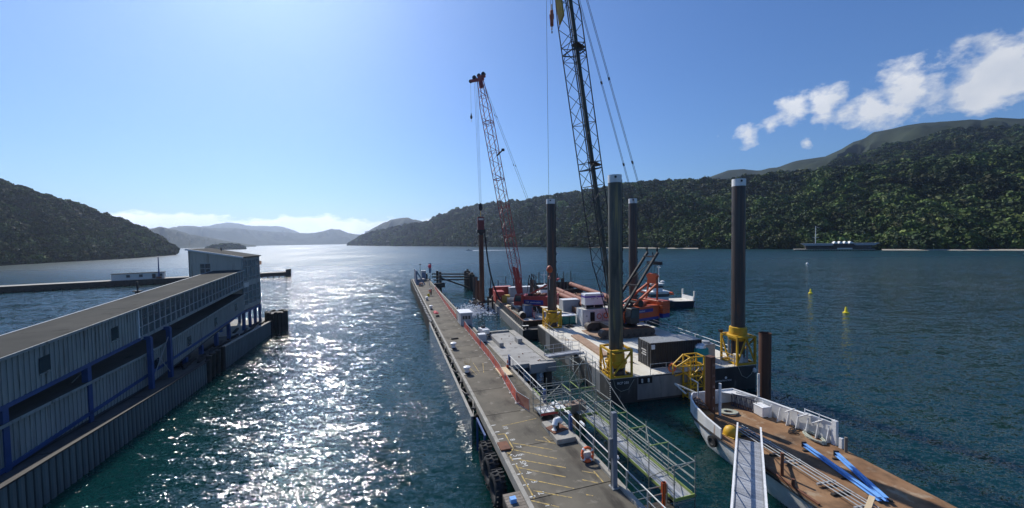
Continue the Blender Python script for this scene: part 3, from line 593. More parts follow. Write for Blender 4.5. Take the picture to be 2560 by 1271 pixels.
# bollards: flared mushroom heads on black bases
def bollard(loc, rz, s, label, group='white mooring bollards along the jetty'):
    t = thing('mooring_bollard', label, 'bollard', loc, rz, group)
    MB().lathe([(.42 * s, 0), (.42 * s, .06 * s), (.30 * s, .10 * s), (.25 * s, .22 * s)], 18).build('base_flange', black_m, t, True)
    MB().lathe([(.24 * s, .18 * s), (.22 * s, .42 * s), (.27 * s, .56 * s), (.37 * s, .66 * s), (.36 * s, .75 * s), (.22 * s, .82 * s), (0, .84 * s)], 18).build('bollard_head', bright_m, t, True)
    MB().bar((-.36 * s, 0, .58 * s), (.36 * s, 0, .62 * s), .11 * s).build('horn', bright_m, t)
    return t
bollard(W(.85, 69.9, 2.5), WR, 1.0, 'white bollard nearest the two surveyors')
bollard(W(.62, 57.4, 2.5), WR + .3, 1.0, 'white bollard beside the crumpled red cloth')
bollard(W(.66, 28.0, 2.5), WR - .2, 1.05, 'white bollard beside the pale fender panels opposite the kiosk')
bollard(W(.62, 18.6, 2.5), WR + .5, 1.0, 'white bollard at the kerb by the fan of yellow lines')
big = thing('mooring_bollard', 'big white curved bollard on a rusty plate and raised plinth', 'bollard', W(4.35, 4.75, 2.82), WR + .25, 'white mooring bollards along the jetty')
MB().prism([(-.62, -.5), (.62, -.5), (.62, .5), (-.62, .5)], 0, .07).build('base_plate', rust_m, big, bevel=.01)
MB().path([(-.30, -.1, .06), (-.26, -.08, .38), (-.08, 0, .62), (.20, .02, .60), (.36, .04, .42)], .20, 12).build('bollard_head', bright_m, big, True)
MB().tube((-.1, 0, .06), (-.02, 0, .45), .24, 14, .2).build('bollard_throat', black_m, big, True)

# guard rail along the right-hand kerb
rail = thing('guard_rail', 'steel guard rail with blue end posts along the jetty kerb', 'railing', W(0, 0, 0), WR)
def rail_run(n0, n1, ends=True):
    for n in (n0, n1) if ends else ():
        MB().box(5.20, 5.40, n - .13, n + .13, 2.68, 3.78).build('end_post', blue_m, rail, bevel=.01)
    MB().tube((5.3, n0, 3.72), (5.3, n1, 3.72), .038, 8).build('top_rail', steel_m, rail, True)
    MB().tube((5.3, n0, 3.25), (5.3, n1, 3.25), .022, 6).build('mid_wire', steel_m, rail)
    n = n0 + 1.6
    while n < n1 - .5:
        MB().bar((5.3, n, 2.68), (5.3, n, 3.7), .05).build('stanchion', steel_m, rail); n += 1.75
rail_run(9.3, 19.2); rail_run(-9.0, 4.55); rail_run(4.6, 7.3, False)
tubef = MB().tube((0, -.3, 0), (0, .3, 0), .07, 10).bar((0, -.25, .07), (0, .25, .07), .09, .04).mesh('light_fitting', bright_m, True)
for n in (3.2, -.75): put('light_fitting', tubef, rail, (5.52, n, 3.72))

# lifebuoy in its red and white holder
lb = thing('lifebuoy', 'red and white lifebuoy in a holder against the kerb', 'lifebuoy', W(4.72, 1.25, 2.5), WR)
MB().box(-.3, .3, -.12, .12, 0, .5).build('holder', palepaint_m, lb, bevel=.03)
ring = MB().path([(.36 * math.cos(a), -.2 + .10 * math.sin(a), .45 + .36 * math.sin(a)) for a in [i * math.pi / 12 for i in range(24)]], .085, 8, True).build('ring', cone_m, lb, True)
for a in (.6, 2.2, 3.8, 5.3):
    MB().path([(.36 * math.cos(b), -.2 + .10 * math.sin(b), .45 + .36 * math.sin(b)) for b in (a - .14, a, a + .14)], .092, 8).build('white_band', bright_m, ring, True)

# grey lamp column at the kerb
lc = thing('lamp_column', 'grey square lamp column with junction box at the jetty edge', 'lamp column', W(4.93, -1.55, 2.5), WR)
MB().box(-.13, .13, -.13, .13, 0, 4.15).build('column', M('grey_column_paint', (.19, .21, .25), (.16, .18, .21), .5, scale=2), lc, bevel=.015)
MB().box(-.22, .22, -.22, .22, 0, .05).build('foot_plate', steel_m, lc)
MB().box(-.32, -.135, -.1, .1, 1.7, 2.75).build('junction_box', M('junction_box_paint', (.2, .2, .2), rough=.5), lc, bevel=.01)
MB().tube((-.2, 0, .05), (-.2, 0, 1.7), .02, 6).build('conduit', black_m, lc)

# temporary orange mesh fencing in steel frames
def fence(pts, label, lean=0.0):
    f = thing('mesh_fence', label, 'fence', W(0, 0, 0), WR)
    for (a, b) in zip(pts[:-1], pts[1:]):
        L_ = math.dist(a, b); k = max(1, round(L_ / 2.4))
        for i in range(k):
            p = [a[j] + (b[j] - a[j]) * i / k for j in (0, 1)]; q = [a[j] + (b[j] - a[j]) * (i + .985) / k for j in (0, 1)]
            l = .05 * math.sin(i * 2.3 + a[1])
            P = [Vector((p[0], p[1], 2.56)), Vector((q[0], q[1], 2.56)), Vector((q[0] + l, q[1], 3.56)), Vector((p[0] + l, p[1], 3.56))]
            w = MB(); w.add(P, [(0, 1, 2, 3)]); pn = w.build('mesh_panel', mesh_m, f)
            fr = MB()
            for s, t in zip(P, P[1:] + P[:1]): fr.tube(s, t, .022, 6)
            fr.build('panel_frame', steel_m, pn)
            MB().box(p[0] - .12, p[0] + .28, p[1] - .09, p[1] + .09, 2.505, 2.56).build('fence_foot', palepaint_m, pn)
    return f
fence([(4.75, 90), (4.1, 65), (3.75, 45)], 'long orange mesh barrier running from the surveyors to the kiosk')
fence([(4.0, 39.6), (3.92, 22.3), (3.7, 17), (3.2, 10.3), (3.68, 8.4)], 'orange mesh barrier beside the concrete apron, ending at the scaffold')

# kiosk
ks = thing('kiosk', 'small pale grey kiosk standing in the line of the orange barrier', 'kiosk', W(4.6, 41.9, 2.5), WR)
kioskm = M('kiosk_panel', (.47, .47, .48), (.40, .40, .41), .55, scale=1.2)
MB().box(-.92, .92, -1.6, 1.6, .06, 1.98).build('wall', kioskm, ks, bevel=.03)
MB().box(-1.04, 1.04, -1.72, 1.72, 1.98, 2.12).build('roof', bright_m, ks, bevel=.03)
for x0, x1 in ((-.62, -.3), (-.2, .16), (.3, .62)):
    w = MB().box(x0, x1, -1.625, -1.602, 1.05, 1.6).build('window', glassy_m, ks); MB().box(x0 - .03, x1 + .03, -1.64, -1.603, .98, 1.05).build('sill', kioskm, w)
MB().box(-.945, -.925, -.5, .35, .1, 1.85).build('door', kioskm, ks)
MB().box(-.85, .85, -1.5, 1.5, 0, .06).build('base_rail', darkconc_m, ks)

# concrete apron on the right of the jetty
ap = thing('concrete_apron', 'pale concrete apron joined to the side of the jetty', 'apron', W(0, 0, 0), WR)
for i, (n0, n1) in enumerate(((19.5, 23.3), (23.32, 24.3), (24.32, 28.1), (28.12, 29.0), (29.02, 33.9))):
    MB().box(5.43, 9.72, n0, n1, 2.05, 2.52).build('slab', conc_m, ap)
MB().box(9.73, 10.6, 19.4, 34.4, 1.95, 2.66).build('edge_beam', kerb_m, ap, bevel=.03)
MB().box(5.5, 9.72, 33.92, 34.4, 1.9, 2.78).build('end_beam', kerb_m, ap, bevel=.03)
MB().box(7.6, 10.62, 18.9, 19.48, 1.55, 2.56).build('pile_cap', conc_m, ap, bevel=.03)
for e, n in ((8.2, 20), (10.0, 20), (6, 20.4), (8.2, 26), (10.0, 26), (10, 32), (6, 32)):
    MB().box(e - .35, e + .35, n - .35, n + .35, -2, 2.0).build('support_column', darkconc_m, ap)
for n0 in (19.65, 20.6): MB().box(7.0, 8.9, n0, n0 + .3, .55, 1.5).build('cross_beam', M('blue_tarpaulin', (.18, .33, .45), rough=.6), ap)
lift = MB().tube((0, 0, 0), (0, 0, .16), .11, 8).mesh('lifting_eye', rust_m)
for e, n in ((8.9, 20.0), (9.15, 20.15), (8.1, 23), (8.0, 27.6), (7.3, 22.0), (9.0, 31.5), (7.6, 30.4), (9.9, 31.2)): put('lifting_eye', lift, ap, (e, n, 2.5)).scale = (.8, .8, .6)
def block(e, n, rz, L_, w, h, label):
    o = tag(MB().box(-w / 2, w / 2, -L_ / 2, L_ / 2, 0, h).build('concrete_block', conc_m, None, bevel=.02), label, 'concrete block'); o.location = W(e, n, 2.52); o.rotation_euler.z = WR + rz
block(6.5, 29.0, 0, 5.0, .55, .55, 'long concrete beam lying on the apron beside the white machine')
block(9.25, 28.1, 0, 1.5, .6, .62, 'short concrete block standing on the apron near its edge beam')
# white tank in a cage, small machine
ibc = thing('cage_tank', 'white plastic tank in a wire cage beside the orange barrier', 'tank', W(4.75, 30.0, 2.5), WR)
MB().box(-.5, .5, -.5, .5, .12, 1.12).build('tank', bright_m, ibc, bevel=.06)
cg = MB()
for z in (.18, .5, .8, 1.12):
    for a, b in (((-.55, -.55), (.55, -.55)), ((.55, -.55), (.55, .55)), ((.55, .55), (-.55, .55)), ((-.55, .55), (-.55, -.55))): cg.tube((*a, z), (*b, z), .014, 5)
for i in range(7):
    x = -.55 + i * 1.1 / 6
    for s in (-.55, .55): cg.tube((x, s, .1), (x, s, 1.14), .014, 5); cg.tube((s, x, .1), (s, x, 1.14), .014, 5)
cg.build('cage', steel_m, ibc); MB().box(-.58, .58, -.5, .5, 0, .12).build('pallet', darktimber_m, ibc)
dm = thing('site_dumper', 'small white wheeled site machine parked on the apron', 'dumper', W(5.65, 32.2, 2.52), WR + .2)
MB().box(-.5, .5, -.2, 1.1, .45, 1.25).prism([(-.55, .5), (-.75, 1.2), (-.05, 1.2), (-.15, .5)], -.5, .5, 'x').build('body', white_m, dm, bevel=.05)
MB().bar((-.4, 1, 1.25), (-.4, 1, 2.0), .06).bar((.4, 1, 1.25), (.4, 1, 2.0), .06).bar((-.4, 1, 2), (.4, 1, 2), .06).build('roll_bar', black_m, dm)
MB().box(-.25, .25, .3, .7, 1.25, 1.5).build('seat', black_m, dm)
for x in (-.6, .6):
    for y_ in (-.35, .75):
        w = MB().lathe([(.22, -.13), (.36, -.12), (.38, 0), (.36, .12), (.22, .13)], 14, (x, y_, .38), 'x').build('wheel', rubber_m, dm, True)
        MB().lathe([(.2, -.14), (.2, .14)], 10, (x, y_, .38), 'x').build('rim', palepaint_m, w)
pl = thing('timber_cover', 'pale timber hatch cover lying beside the traffic cone', 'cover', W(4.2, 17.6, 2.5), WR)
for i in range(5): MB().box(-.6 + .24 * i, -.37 + .24 * i, -1.2, 1.2, .08, .2).build('plank', pine_m, pl)
for y_ in (-.9, .9): MB().box(-.6, .6, y_ - .06, y_ + .06, 0, .08).build('bearer', pine_m, pl)
def cone(loc, label):
    t = thing('traffic_cone', label, 'traffic cone', loc, WR, 'traffic cones')
    MB().box(-.2, .2, -.2, .2, 0, .04).build('base', black_m, t)
    MB().lathe([(.16, .04), (.11, .36)], 14).build('lower_body', cone_m, t, True); MB().lathe([(.11, .361), (.075, .58)], 14).build('reflective_band', bright_m, t, True); MB().lathe([(.075, .581), (.025, .92), (0, .93)], 14).build('upper_body', cone_m, t, True)
cone(W(5.0, 18.9, 2.5), 'orange traffic cone beside the blue rail post and timber cover')
cone(B(4.6, 4.0, BZ), 'orange traffic cone beside the black container')
rc = tag(MB().build('x', fabric_m) if False else MB().lathe([(.0, 0), (.45, .02), (.5, .12), (.35, .3), (.12, .38), (0, .4)], 11).build('crumpled_cloth', fabric_m, None), 'crumpled red cloth on the jetty between two bollards', 'cloth')
rc.location = W(1.15, 53.2, 2.5); rc.scale = (.9, 2.6, .8); rc.rotation_euler.z = WR + .1
for v in rc.data.vertices: v.co.x += .12 * math.sin(9 * v.co.y + 3 * v.co.z); v.co.z *= 1 + .35 * math.sin(7 * v.co.x + 2)
blk = tag(MB().box(-.5, .5, -.16, .16, 0, .18).build('timber_baulk', darktimber_m, None, bevel=.02), 'short dark timber baulk lying alone on the jetty deck', 'timber'); blk.location = W(1.55, 32.8, 2.5); blk.rotation_euler.z = WR + .1
blk2 = tag(MB().box(-.3, .3, -.2, .2, 0, .3).build('timber_baulk', darktimber_m, None, bevel=.02), 'dark timber block just past the crumpled red cloth', 'timber'); blk2.location = W(1.05, 49.6, 2.5); blk2.rotation_euler.z = WR
bk = thing('yellow_bucket', 'yellow bucket on the deck beside the surveyors', 'bucket', W(1.7, 75.6, 2.5), WR)
MB().lathe([(.24, 0), (.32, .62), (.29, .62), (.22, .05), (0, .05)], 16).build('pail', M('yellow_plastic', (.75, .6, .03), rough=.5), bk, True)
MB().path([(.31 * math.cos(a), 0, .6 + .26 * math.sin(a)) for a in [i * math.pi / 10 for i in range(11)]], .015, 5).build('handle', steel_m, bk)

# outer end of the jetty: fender tower, lanterns, mooring gear
ft = thing('fender_tower', 'blue-grey braced steel frame at the outer end of the jetty', 'frame', W(.9, 108, 2.5), WR)
bg_m = M('blue_grey_steel', (.10, .16, .27), (.14, .2, .3), .5, scale=2)
for y_ in (-5, -1.5, 2, 5.5):
    MB().bar((-.4, y_, 0), (-.4, y_, 4.4), .35).build('column', bg_m, ft); MB().bar((2.1, y_, 0), (-.3, y_, 4.2), .28).build('raking_strut', bg_m, ft); MB().bar((-.4, y_, .9), (1.5, y_, .9), .2).build('tie', bg_m, ft)
for z in (1.2, 2.6, 4.2): MB().bar((-.4, -5, z), (-.4, 5.5, z), .25).build('rail', bg_m, ft)
MB().box(-.62, -.58, -5.1, 5.6, .2, 4.5).build('facing_plate', M('navy_facing', (.03, .05, .11), rough=.6), ft)
MB().box(-.6, 2.4, -5.4, 5.9, -.02, .02).build('foot_plate', black_m, ft)
def lantern(loc, h, label, col, plate=True):
    t = thing('navigation_light', label, 'light', loc, WR)
    MB().tube((0, 0, 0), (0, 0, h), .09, 8).build('mast', steel_m, t)
    if plate:
        MB().box(-.45, .45, -.06, .06, h * .45, h).build('board', bg_m, t); MB().lathe([(.02, 0), (.5, .25), (.62, .75), (.45, 1.2), (0, 1.35)], 14, (-.1, -.4, h * .72)).build('lantern', col, t, True)
    else: MB().box(-.25, .25, -.1, .1, h - .3, h).build('lamp_head', black_m, t)
lantern(W(5.6, 114, 2.5), 6.0, 'red beacon on a tall board at the jetty end', M('red_lantern', (.85, .05, .09), rough=.4))
lantern(W(2.7, 120, 2.5), 5.6, 'thin lamp mast at the jetty end', None, False)
lantern(W(4.0, 99, 2.5), 2.2, 'short grey post where the barrier begins', None, False)
for i, (e, n, w, d, h, lb_) in enumerate(((3.6, 117, 1.6, 2.0, 3.4, 'tall grey equipment cabinet at the jetty end'), (4.7, 121, 1.2, 1.2, 2.0, 'dark equipment box beside the tall cabinet'), (2.4, 113, 2.6, 3.0, .9, 'low pale heap of mooring gear behind the blue-grey frame'))):
    t = thing('equipment_cabinet', lb_, 'cabinet', W(e, n, 2.5), WR)
    MB().box(-w / 2, w / 2, -d / 2, d / 2, .1, h).build('housing', (steel_m, black_m, conc_m)[i], t, bevel=.06); MB().box(-w * .4, w * .4, -d / 2 - .03, -d / 2 - .005, .3, h * .8).build('door', (bg_m, dark_m, kerb_m)[i], t); MB().box(-w * .45, w * .45, -d * .45, d * .45, 0, .1).build('plinth', darkconc_m, t)
oc = thing('mooring_hook', 'orange mooring hook assembly near the blue-grey frame', 'mooring hook', W(1.4, 98.5, 2.5), WR)
MB().box(-.6, .6, -.35, .35, 0, .3).build('base', black_m, oc); MB().path([(-.3, 0, .3), (-.2, 0, .9), (.3, 0, 1.0), (.6, 0, .6)], .16, 8).build('hook', orange_m, oc, True)
# timber dolphin off the right of the outer end, tied back with beams
do = thing('timber_dolphin', 'black timber pile dolphin braced to the jetty end', 'dolphin', W(17.6, 103, 0), WR)
pm = MB().tube((0, 0, -3), (0, 0, 5.2), .42, 10).mesh('pile', darktimber_m, True)
for i, (x, y_) in enumerate(((0, 0), (1.0, .3), (-.2, 1.6), (.9, 1.9), (-.4, 3.4), (.7, 3.7), (-.5, 5.2), (.5, 5.6), (-.5, 7.0), (.4, 7.3))): put('pile', pm, do, (x, y_, -.25 * (i % 3) + .12 * i))
for p, q in (((0, 0, 4.3), (-11.6, 3.5, 4.5)), ((0, 1, 3.4), (-11.6, 1.5, 3.6)), ((-.4, 5.2, 4.8), (-11.6, 8.5, 5.0)), ((-.4, 6, 3.9), (-11.6, 8.5, 4.0)), ((-.2, -.3, .6), (-9.6, 2.2, 4.2)), ((.6, .6, 4.6), (-.3, 7.0, 5.2)), ((.9, .2, 3.6), (.2, 7.0, 4.0))):
    MB().bar(p, q, .38, .42).build('brace_beam', darktimber_m, do)
for x, y_ in ((-9.6, 1.6), (-9.4, 3.6), (-9.8, 8.4)): put('pile', pm, do, (x, y_, .8 if y_ > 3 else 0))
MB().box(-11.8, -8.4, -.5, 1.0, 1.3, 2.7).build('fender_block', darktimber_m, do)
# ------------------------------------------------------------------ old passenger terminal on the left (jetty frame)
FACE = -30.0
ter = thing('ferry_terminal', 'pale corrugated terminal tower with monopitch roof and glazed side, on blue legs', 'terminal', W(0, 0, 0), WR)
X0, X1, Y0, Y1 = -37.3, FACE, 53.6, 61.8
def clad(x0, x1, y, z0, zt0, zt1, mat, name='cladding', pitch=.32):
    m = MB(); k = int(round((x1 - x0) / pitch))
    for i in range(k):
        a, b = x0 + (x1 - x0) * i / k, x0 + (x1 - x0) * (i + 1) / k; c = a + (b - a) * .62
        za, zb, zc = (zt0 + (zt1 - zt0) * (t - x0) / (x1 - x0) for t in (a, b, c))
        m.add([(a, y, z0), (c, y, z0), (c, y, zc), (a, y, za)], [(0, 1, 2, 3)]); m.add([(c, y - .05, z0), (b, y - .05, z0), (b, y - .05, zb), (c, y - .05, zc)], [(0, 1, 2, 3)])
        m.add([(c, y, z0), (c, y - .05, z0), (c, y - .05, zc), (c, y, zc)], [(0, 1, 2, 3)])
        m.add([(b, y - .05, z0), (b, y, z0), (b, y, zb), (b, y - .05, zb)], [(0, 1, 2, 3)])
    return m.build(name, mat, ter)
clad(X0, X1, Y0, 4.9, 15.2, 13.75, cream_m)
MB().prism([(X0, 4.9), (X1 - .12, 4.9), (X1 - .12, 13.7), (X0, 15.15)], Y0 + .05, Y0 + .3, 'y').build('end_wall', cream_m, ter)
MB().prism([(X0, 4.9), (X1, 4.9), (X1, 13.9), (X0, 15.25)], Y1 - .2, Y1, 'y').build('back_wall', cream_m, ter)
MB().box(X0 - .02, X0 + .2, Y0, Y1, 4.9, 15.1).build('side_wall', cream_m, ter)
MB().box(X0, X1 - .15, Y0 + .3, Y1 - .2, 5.0, 5.3).box(X0, X1 - .15, Y0 + .3, Y1 - .2, 8.9, 9.2).build('floor', darkconc_m, ter)
MB().prism([(X0 - .3, 15.32), (X1 + .25, 13.82), (X1 + .25, 13.95), (X0 - .3, 15.45)], Y0 - .25, Y1 + .4, 'y').build('roof', roof_m, ter)
MB().bar((X0 - .3, Y0 - .28, 15.34), (X1 + .25, Y0 - .28, 13.84), .12, .25).build('barge_board', bright_m, ter)
MB().tube((X0 + 3, Y0 + 4, 15), (X0 + 3, Y0 + 4, 15.4), .1, 8).build('roof_vent', black_m, ter)
wi = MB().box(-35.75, -34.45, Y0 - .11, Y0 - .06, 10.9, 13.0).build('window', glassy_m, ter)
for b in ((-35.8, -34.4, Y0 - .14, Y0 - .112, 12.97, 13.06), (-35.8, -34.4, Y0 - .14, Y0 - .112, 12.2, 12.27), (-35.13, -35.07, Y0 - .14, Y0 - .112, 10.9, 12.97)): MB().box(*b).build('glazing_bar', steel_m, wi)
# glazed right-hand face: mullions, transoms, panes
ny = 4; dy = (Y1 - Y0) / ny
for i in range(ny + 1): MB().box(X1 - .1, X1 + .04, Y0 + i * dy - .09, Y0 + i * dy + .09, 5.2, 13.8).build('mullion', greyclad_m, ter)
for z, h in ((13.3, .5), (12.2, .1), (10.4, .1), (9.0, .9), (7.9, .1), (6.6, .1), (5.15, .7)): MB().box(X1 - .08, X1 + .02, Y0, Y1, z, z + h).build('transom', greyclad_m, ter)
for i in range(ny):
    for z0, z1 in ((12.3, 13.3), (10.5, 12.2), (9.9, 10.4), (8.0, 9.0), (6.7, 7.9), (5.85, 6.6)):
        MB().box(X1 - .05, X1 - .035, Y0 + i * dy + .1, Y0 + (i + 1) * dy - .1, z0 + .01, z1 - .01).build('pane', glass_m, ter)
MB().bar((X1 - .12, Y0 + dy, 10.5), (X1 - .12, Y0 + 2 * dy, 12.2), .08).bar((X1 - .12, Y0 + dy, 12.2), (X1 - .12, Y0 + 2 * dy, 10.5), .08).build('cross_brace', steel_m, ter)
MB().box(X1 + .05, X1 + .12, Y0 + .1, Y0 + 2.2, 8.85, 9.6).build('sign_board', palepaint_m, ter)
for x, y_ in ((X1 - .15, Y0 + .1), (X1 - .15, Y0 + 2.9), (X1 - .15, Y0 + 5.5), (X1 - .15, Y1 - .1), (-33.4, Y0 + .1), (X0 + .3, Y0 + .1), (X0 + .3, Y1 - .2), (-33.4, Y1 - .2)):
    MB().box(x - .2, x + .2, y_ - .2, y_ + .2, 1.8, 4.89).build('leg', blue_m, ter)
MB().bar((X1 - .15, Y0 + .1, 4.75), (X1 - .15, Y1, 4.75), .3, .35).bar((X0, Y0 + .1, 4.75), (X1 - .4, Y0 + .1, 4.75), .3, .35).build('floor_beam', blue_m, ter)

# covered gangways from the tower down to the shore
def walkway(label, n_far, n_near, top, bot, glazed, xl, xr, leg_ns, flat_from=None):
    """top/bot: functions of n giving eave and floor level"""
    g = thing('covered_gangway', label, 'gangway', W(0, 0, 0), WR)
    ns = [n_far - (n_far - n_near) * i / 12 for i in range(13)]
    for x, nm in ((xl, 'side_wall'), (xr, 'side_wall')):
        if glazed and x == xr: continue
        m = MB(); s = .06 if x == xr else -.06
        k = 0; n = n_far
        while n > n_near + .05:
            n2 = max(n - .2, n_near); xx = x + (.045 if k % 2 else 0)
            m.add([(xx, n, bot(n)), (xx, n2, bot(n2)), (xx, n2, top(n2)), (xx, n, top(n))], [(0, 1, 2, 3)])
            m.add([(x, n2, bot(n2)), (x + .045, n2, bot(n2)), (x + .045, n2, top(n2)), (x, n2, top(n2))], [(0, 1, 2, 3)]); n = n2; k += 1
        m.build('side_cladding', greyclad_m, g)
    for nm, f, d, th, mat in (('roof', top, .22, .12, roof_m), ('floor', bot, 0, .22, darkconc_m)):
        m = MB()
        for a, b in zip(ns[:-1], ns[1:]):
            vs = [(x, n, f(n) + o) for n in (a, b) for x in (xl - d, xr + d) for o in ((.02, .02 + th) if nm == 'roof' else (-th, -.01))]
            m.add(vs, [(0, 1, 3, 2), (4, 6, 7, 5), (0, 4, 5, 1), (2, 3, 7, 6), (1, 5, 7, 3), (0, 2, 6, 4)])
        m.build(nm, mat, g)
    for x in (xl - .24, xr + .24):
        m = MB()
        for a, b in zip(ns[:-1], ns[1:]): m.bar((x, a, top(a) + .06), (x, b, top(b) + .06), .08, .2)
        m.build('gutter', bright_m if x < xr else greyclad_m, g)
    if glazed:
        n = n_far; k = 0
        while n > n_near:
            MB().box(xr - .05, xr + .05, n - .06, n + .06, bot(n) - .02, top(n) + .02).build('post', steel_m, g)
            n2 = max(n - 1.02, n_near)
            if n - n2 > .3:
                MB().add([(xr, n - .07, bot(n) + 1.0), (xr, n2 + .07, bot(n2) + 1.0), (xr, n2 + .07, top(n2) - .08), (xr, n - .07, top(n) - .08)], [(0, 1, 2, 3)]).build('pane', glass_m, g)
                MB().add([(xr, n - .07, bot(n) + .05), (xr, n2 + .07, bot(n2) + .05), (xr, n2 + .07, bot(n2) + .95), (xr, n - .07, bot(n) + .95)], [(0, 1, 2, 3)]).build('lower_pane', glass_m, g)
                if k % 3 == 1: MB().bar((xr - .25, n, bot(n)), (xr - .25, n2, top(n2)), .06).build('cross_brace', steel_m, g)
            n = n2; k += 1
        for o in (.98, 1.0): pass
        MB().bar((xr, n_far, bot(n_far) + .98), (xr, n_near, bot(n_near) + .98), .08, .07).build('transom', steel_m, g)
        MB().bar((xr + .02, n_far, bot(n_far) - .06), (xr + .02, n_near, bot(n_near) - .06), .14, .3).build('floor_beam', greyclad_m, g)
        for o in (.5, 1.5): MB().bar((xl + .25, n_far, bot(n_far) + o), (xl + .25, n_near, bot(n_near) + o), .06).build('inner_handrail', steel_m, g)
    else:
        for n in (n_far - 3.4, n_far - 10.5, n_far - 17.8, n_far - 24.5):
            w = MB().add([(xr + .07, n + .45, bot(n) + 1.0), (xr + .07, n - .45, bot(n) + .9), (xr + .07, n - .45, bot(n) + 2.0), (xr + .07, n + .45, bot(n) + 2.1)], [(0, 1, 2, 3)]).build('window', glassy_m, g)
            MB().box(xr + .05, xr + .1, n - .5, n + .5, bot(n) + .82, bot(n) + .89).build('sill', greyclad_m, w)
        MB().bar((xr + .02, n_far, bot(n_far) - .12), (xr + .02, n_near, bot(n_near) - .12), .2, .28).build('floor_beam', blue_m, g)
    for n in leg_ns:
        for x in (xl + .2, xr - .1):
            if bot(n) > 2.6: MB().box(x - .2, x + .2, n - .2, n + .2, 1.8, bot(n) - .2).build('leg', blue_m, g)
        if bot(n) > 4: MB().bar((xl + .2, n, 2.2), (xr - .1, n, bot(n) - .4), .06).bar((xr - .1, n, 2.2), (xl + .2, n, bot(n) - .4), .06).build('cross_brace', steel_m, g)
    return g
up = walkway('upper glazed gangway sloping from the terminal tower', 53.55, 26.6, lambda n: 11.7 - .0662 * (53.6 - n), lambda n: 9.05 - .0735 * (53.6 - n), True, -33.9, FACE, ())
gs2 = walkway('solid-walled inner length of the upper gangway running to the shore', 26.55, 3.0, lambda n: 11.7 - .0662 * (53.6 - n), lambda n: 9.05 - .0735 * (53.6 - n), False, -33.9, FACE, (20.0, 13.0))
MB().box(FACE - .06, FACE + .10, 26.42, 26.56, 7.05, 9.95).build('joint_cover', bright_m, gs2)
for n in (27.2, 30.6):
    MB().box(FACE + .30, FACE + .66, n - .18, n + .18, 1.8, 9.05 - .0735 * (53.6 - n) - .2).build('leg', blue_m, up); MB().box(-34.7, -34.3, n - .2, n + .2, 1.8, 9.05 - .0735 * (53.6 - n) - .2).build('leg', blue_m, up)
    MB().bar((-34.7, n, 9.05 - .0735 * (53.6 - n) - .2), (FACE + .6, n, 9.05 - .0735 * (53.6 - n) - .2), .3).build('portal_beam', blue_m, up)
MB().bar((FACE + .48, 27.2, 2.3), (FACE + .48, 30.6, 6.4), .06).bar((FACE + .48, 30.6, 2.3), (FACE + .48, 27.2, 6.2), .06).build('cross_brace', steel_m, up)
walkway('lower windowed gangway ramping down beneath the glazed one', 53.55, 12.0, lambda n: 7.75 - .098 * (53.6 - n) if n > 28 else 7.75 - .098 * 25.6 - .03 * (28 - n), lambda n: 5.1 - .117 * (53.6 - n) if n > 28 else 2.1, False, -33.9, FACE - .02, (47.5, 43.3, 38.9, 35.0))
# quay the terminal stands on
qy = thing('terminal_quay', 'dark timber and concrete quay under the terminal', 'quay', W(0, 0, 0), WR)
for k in range(12): MB().box(-39, -28.6, 5 + 5 * k, 9.92 + 5 * k, 1.3, 1.8).build('deck_slab', darkconc_m if k not in (9, 10) else kerb_m, qy)
for k in range(20):
    for e in (-38, -33, -29): MB().tube((e, 6 + 3 * k, -2), (e, 6 + 3 * k, 1.3), .22, 8).build('bearing_pile', darktimber_m, qy)
for i in range(26):
    e, n = -28.9 - 2.2 * random.random(), 33 + 27 * random.random()
    MB().bar((e, n, 1.85), (e + random.uniform(-.8, .8), n + random.uniform(.8, 2.6), 1.95 + .4 * random.random()), .28, .26).build('loose_timber', darktimber_m, qy)
# sheet-pile fender walls
def sheetwall(n0, n1, z0, z1, label):
    t = thing('sheet_pile_wall', label, 'wall', W(-27.4, 0, 0), WR)
    m = M('dull_sheet_pile_' + str(int(n0)), (.15, .17, .17), (.085, .10, .105), .6, .1, scale=.8, stretch=(1, 1, .2), vary=.12)
    sp = MB().prism([(-.2, 0), (.08, .06), (.14, .16), (.14, .36), (.08, .46), (-.2, .52), (-.2, .44), (.0, .38), (.05, .32), (.05, .2), (0, .14), (-.2, .08)], -2, 1).mesh('sheet_pile', m)
    n = n0; k = 0
    while n < n1 - .3:
        f = (n - n0) / (n1 - n0); zt = z0 + (z1 - z0) * f
        o = put('sheet_pile', sp, t, (0, n, zt - 1 + .04 * math.sin(k * 2.1))); n += .53; k += 1
    MB().bar((-.02, n0, z0 + .05), (-.02, n, z1 + .05), .42, .1).build('cap_beam', darktimber_m if n0 < 30 else kerb_m, t)
    MB().tube((.12, n0 - .2, -2), (.12, n0 - .2, z0 + .2), .26, 10).build('end_pile', darktimber_m, t, True); MB().tube((.12, n + .2, -2), (.12, n + .2, z1 + .2), .26, 10).build('end_pile', darktimber_m, t, True)
sheetwall(3.0, 33.4, 2.75, 2.35, 'dull sheet-pile wall in shadow below the lower gangway')
sheetwall(37.8, 57.2, 2.85, 2.3, 'dull sheet-pile wall ending at the dark round dolphin')
for n, lb_ in ((34.2, 'dark timber pile next to the end of the long sheet-pile wall'), (35.3, 'dark timber pile in the middle of the gap between the sheet-pile walls'), (36.6, 'dark timber pile next to the short sheet-pile wall')):
    t = tag(MB().tube((0, 0, -2), (.1, 0, 2.9), .3, 10).build('mooring_pile', darktimber_m, None, True), lb_, 'pile', 'piles between the sheet-pile walls'); t.location = W(-27.6, n, 0); t.rotation_euler = (0, .04, 0)
dd = thing('round_dolphin', 'dark round fender dolphin at the end of the sheet-pile wall', 'dolphin', W(-27.1, 60.2, 0), WR)
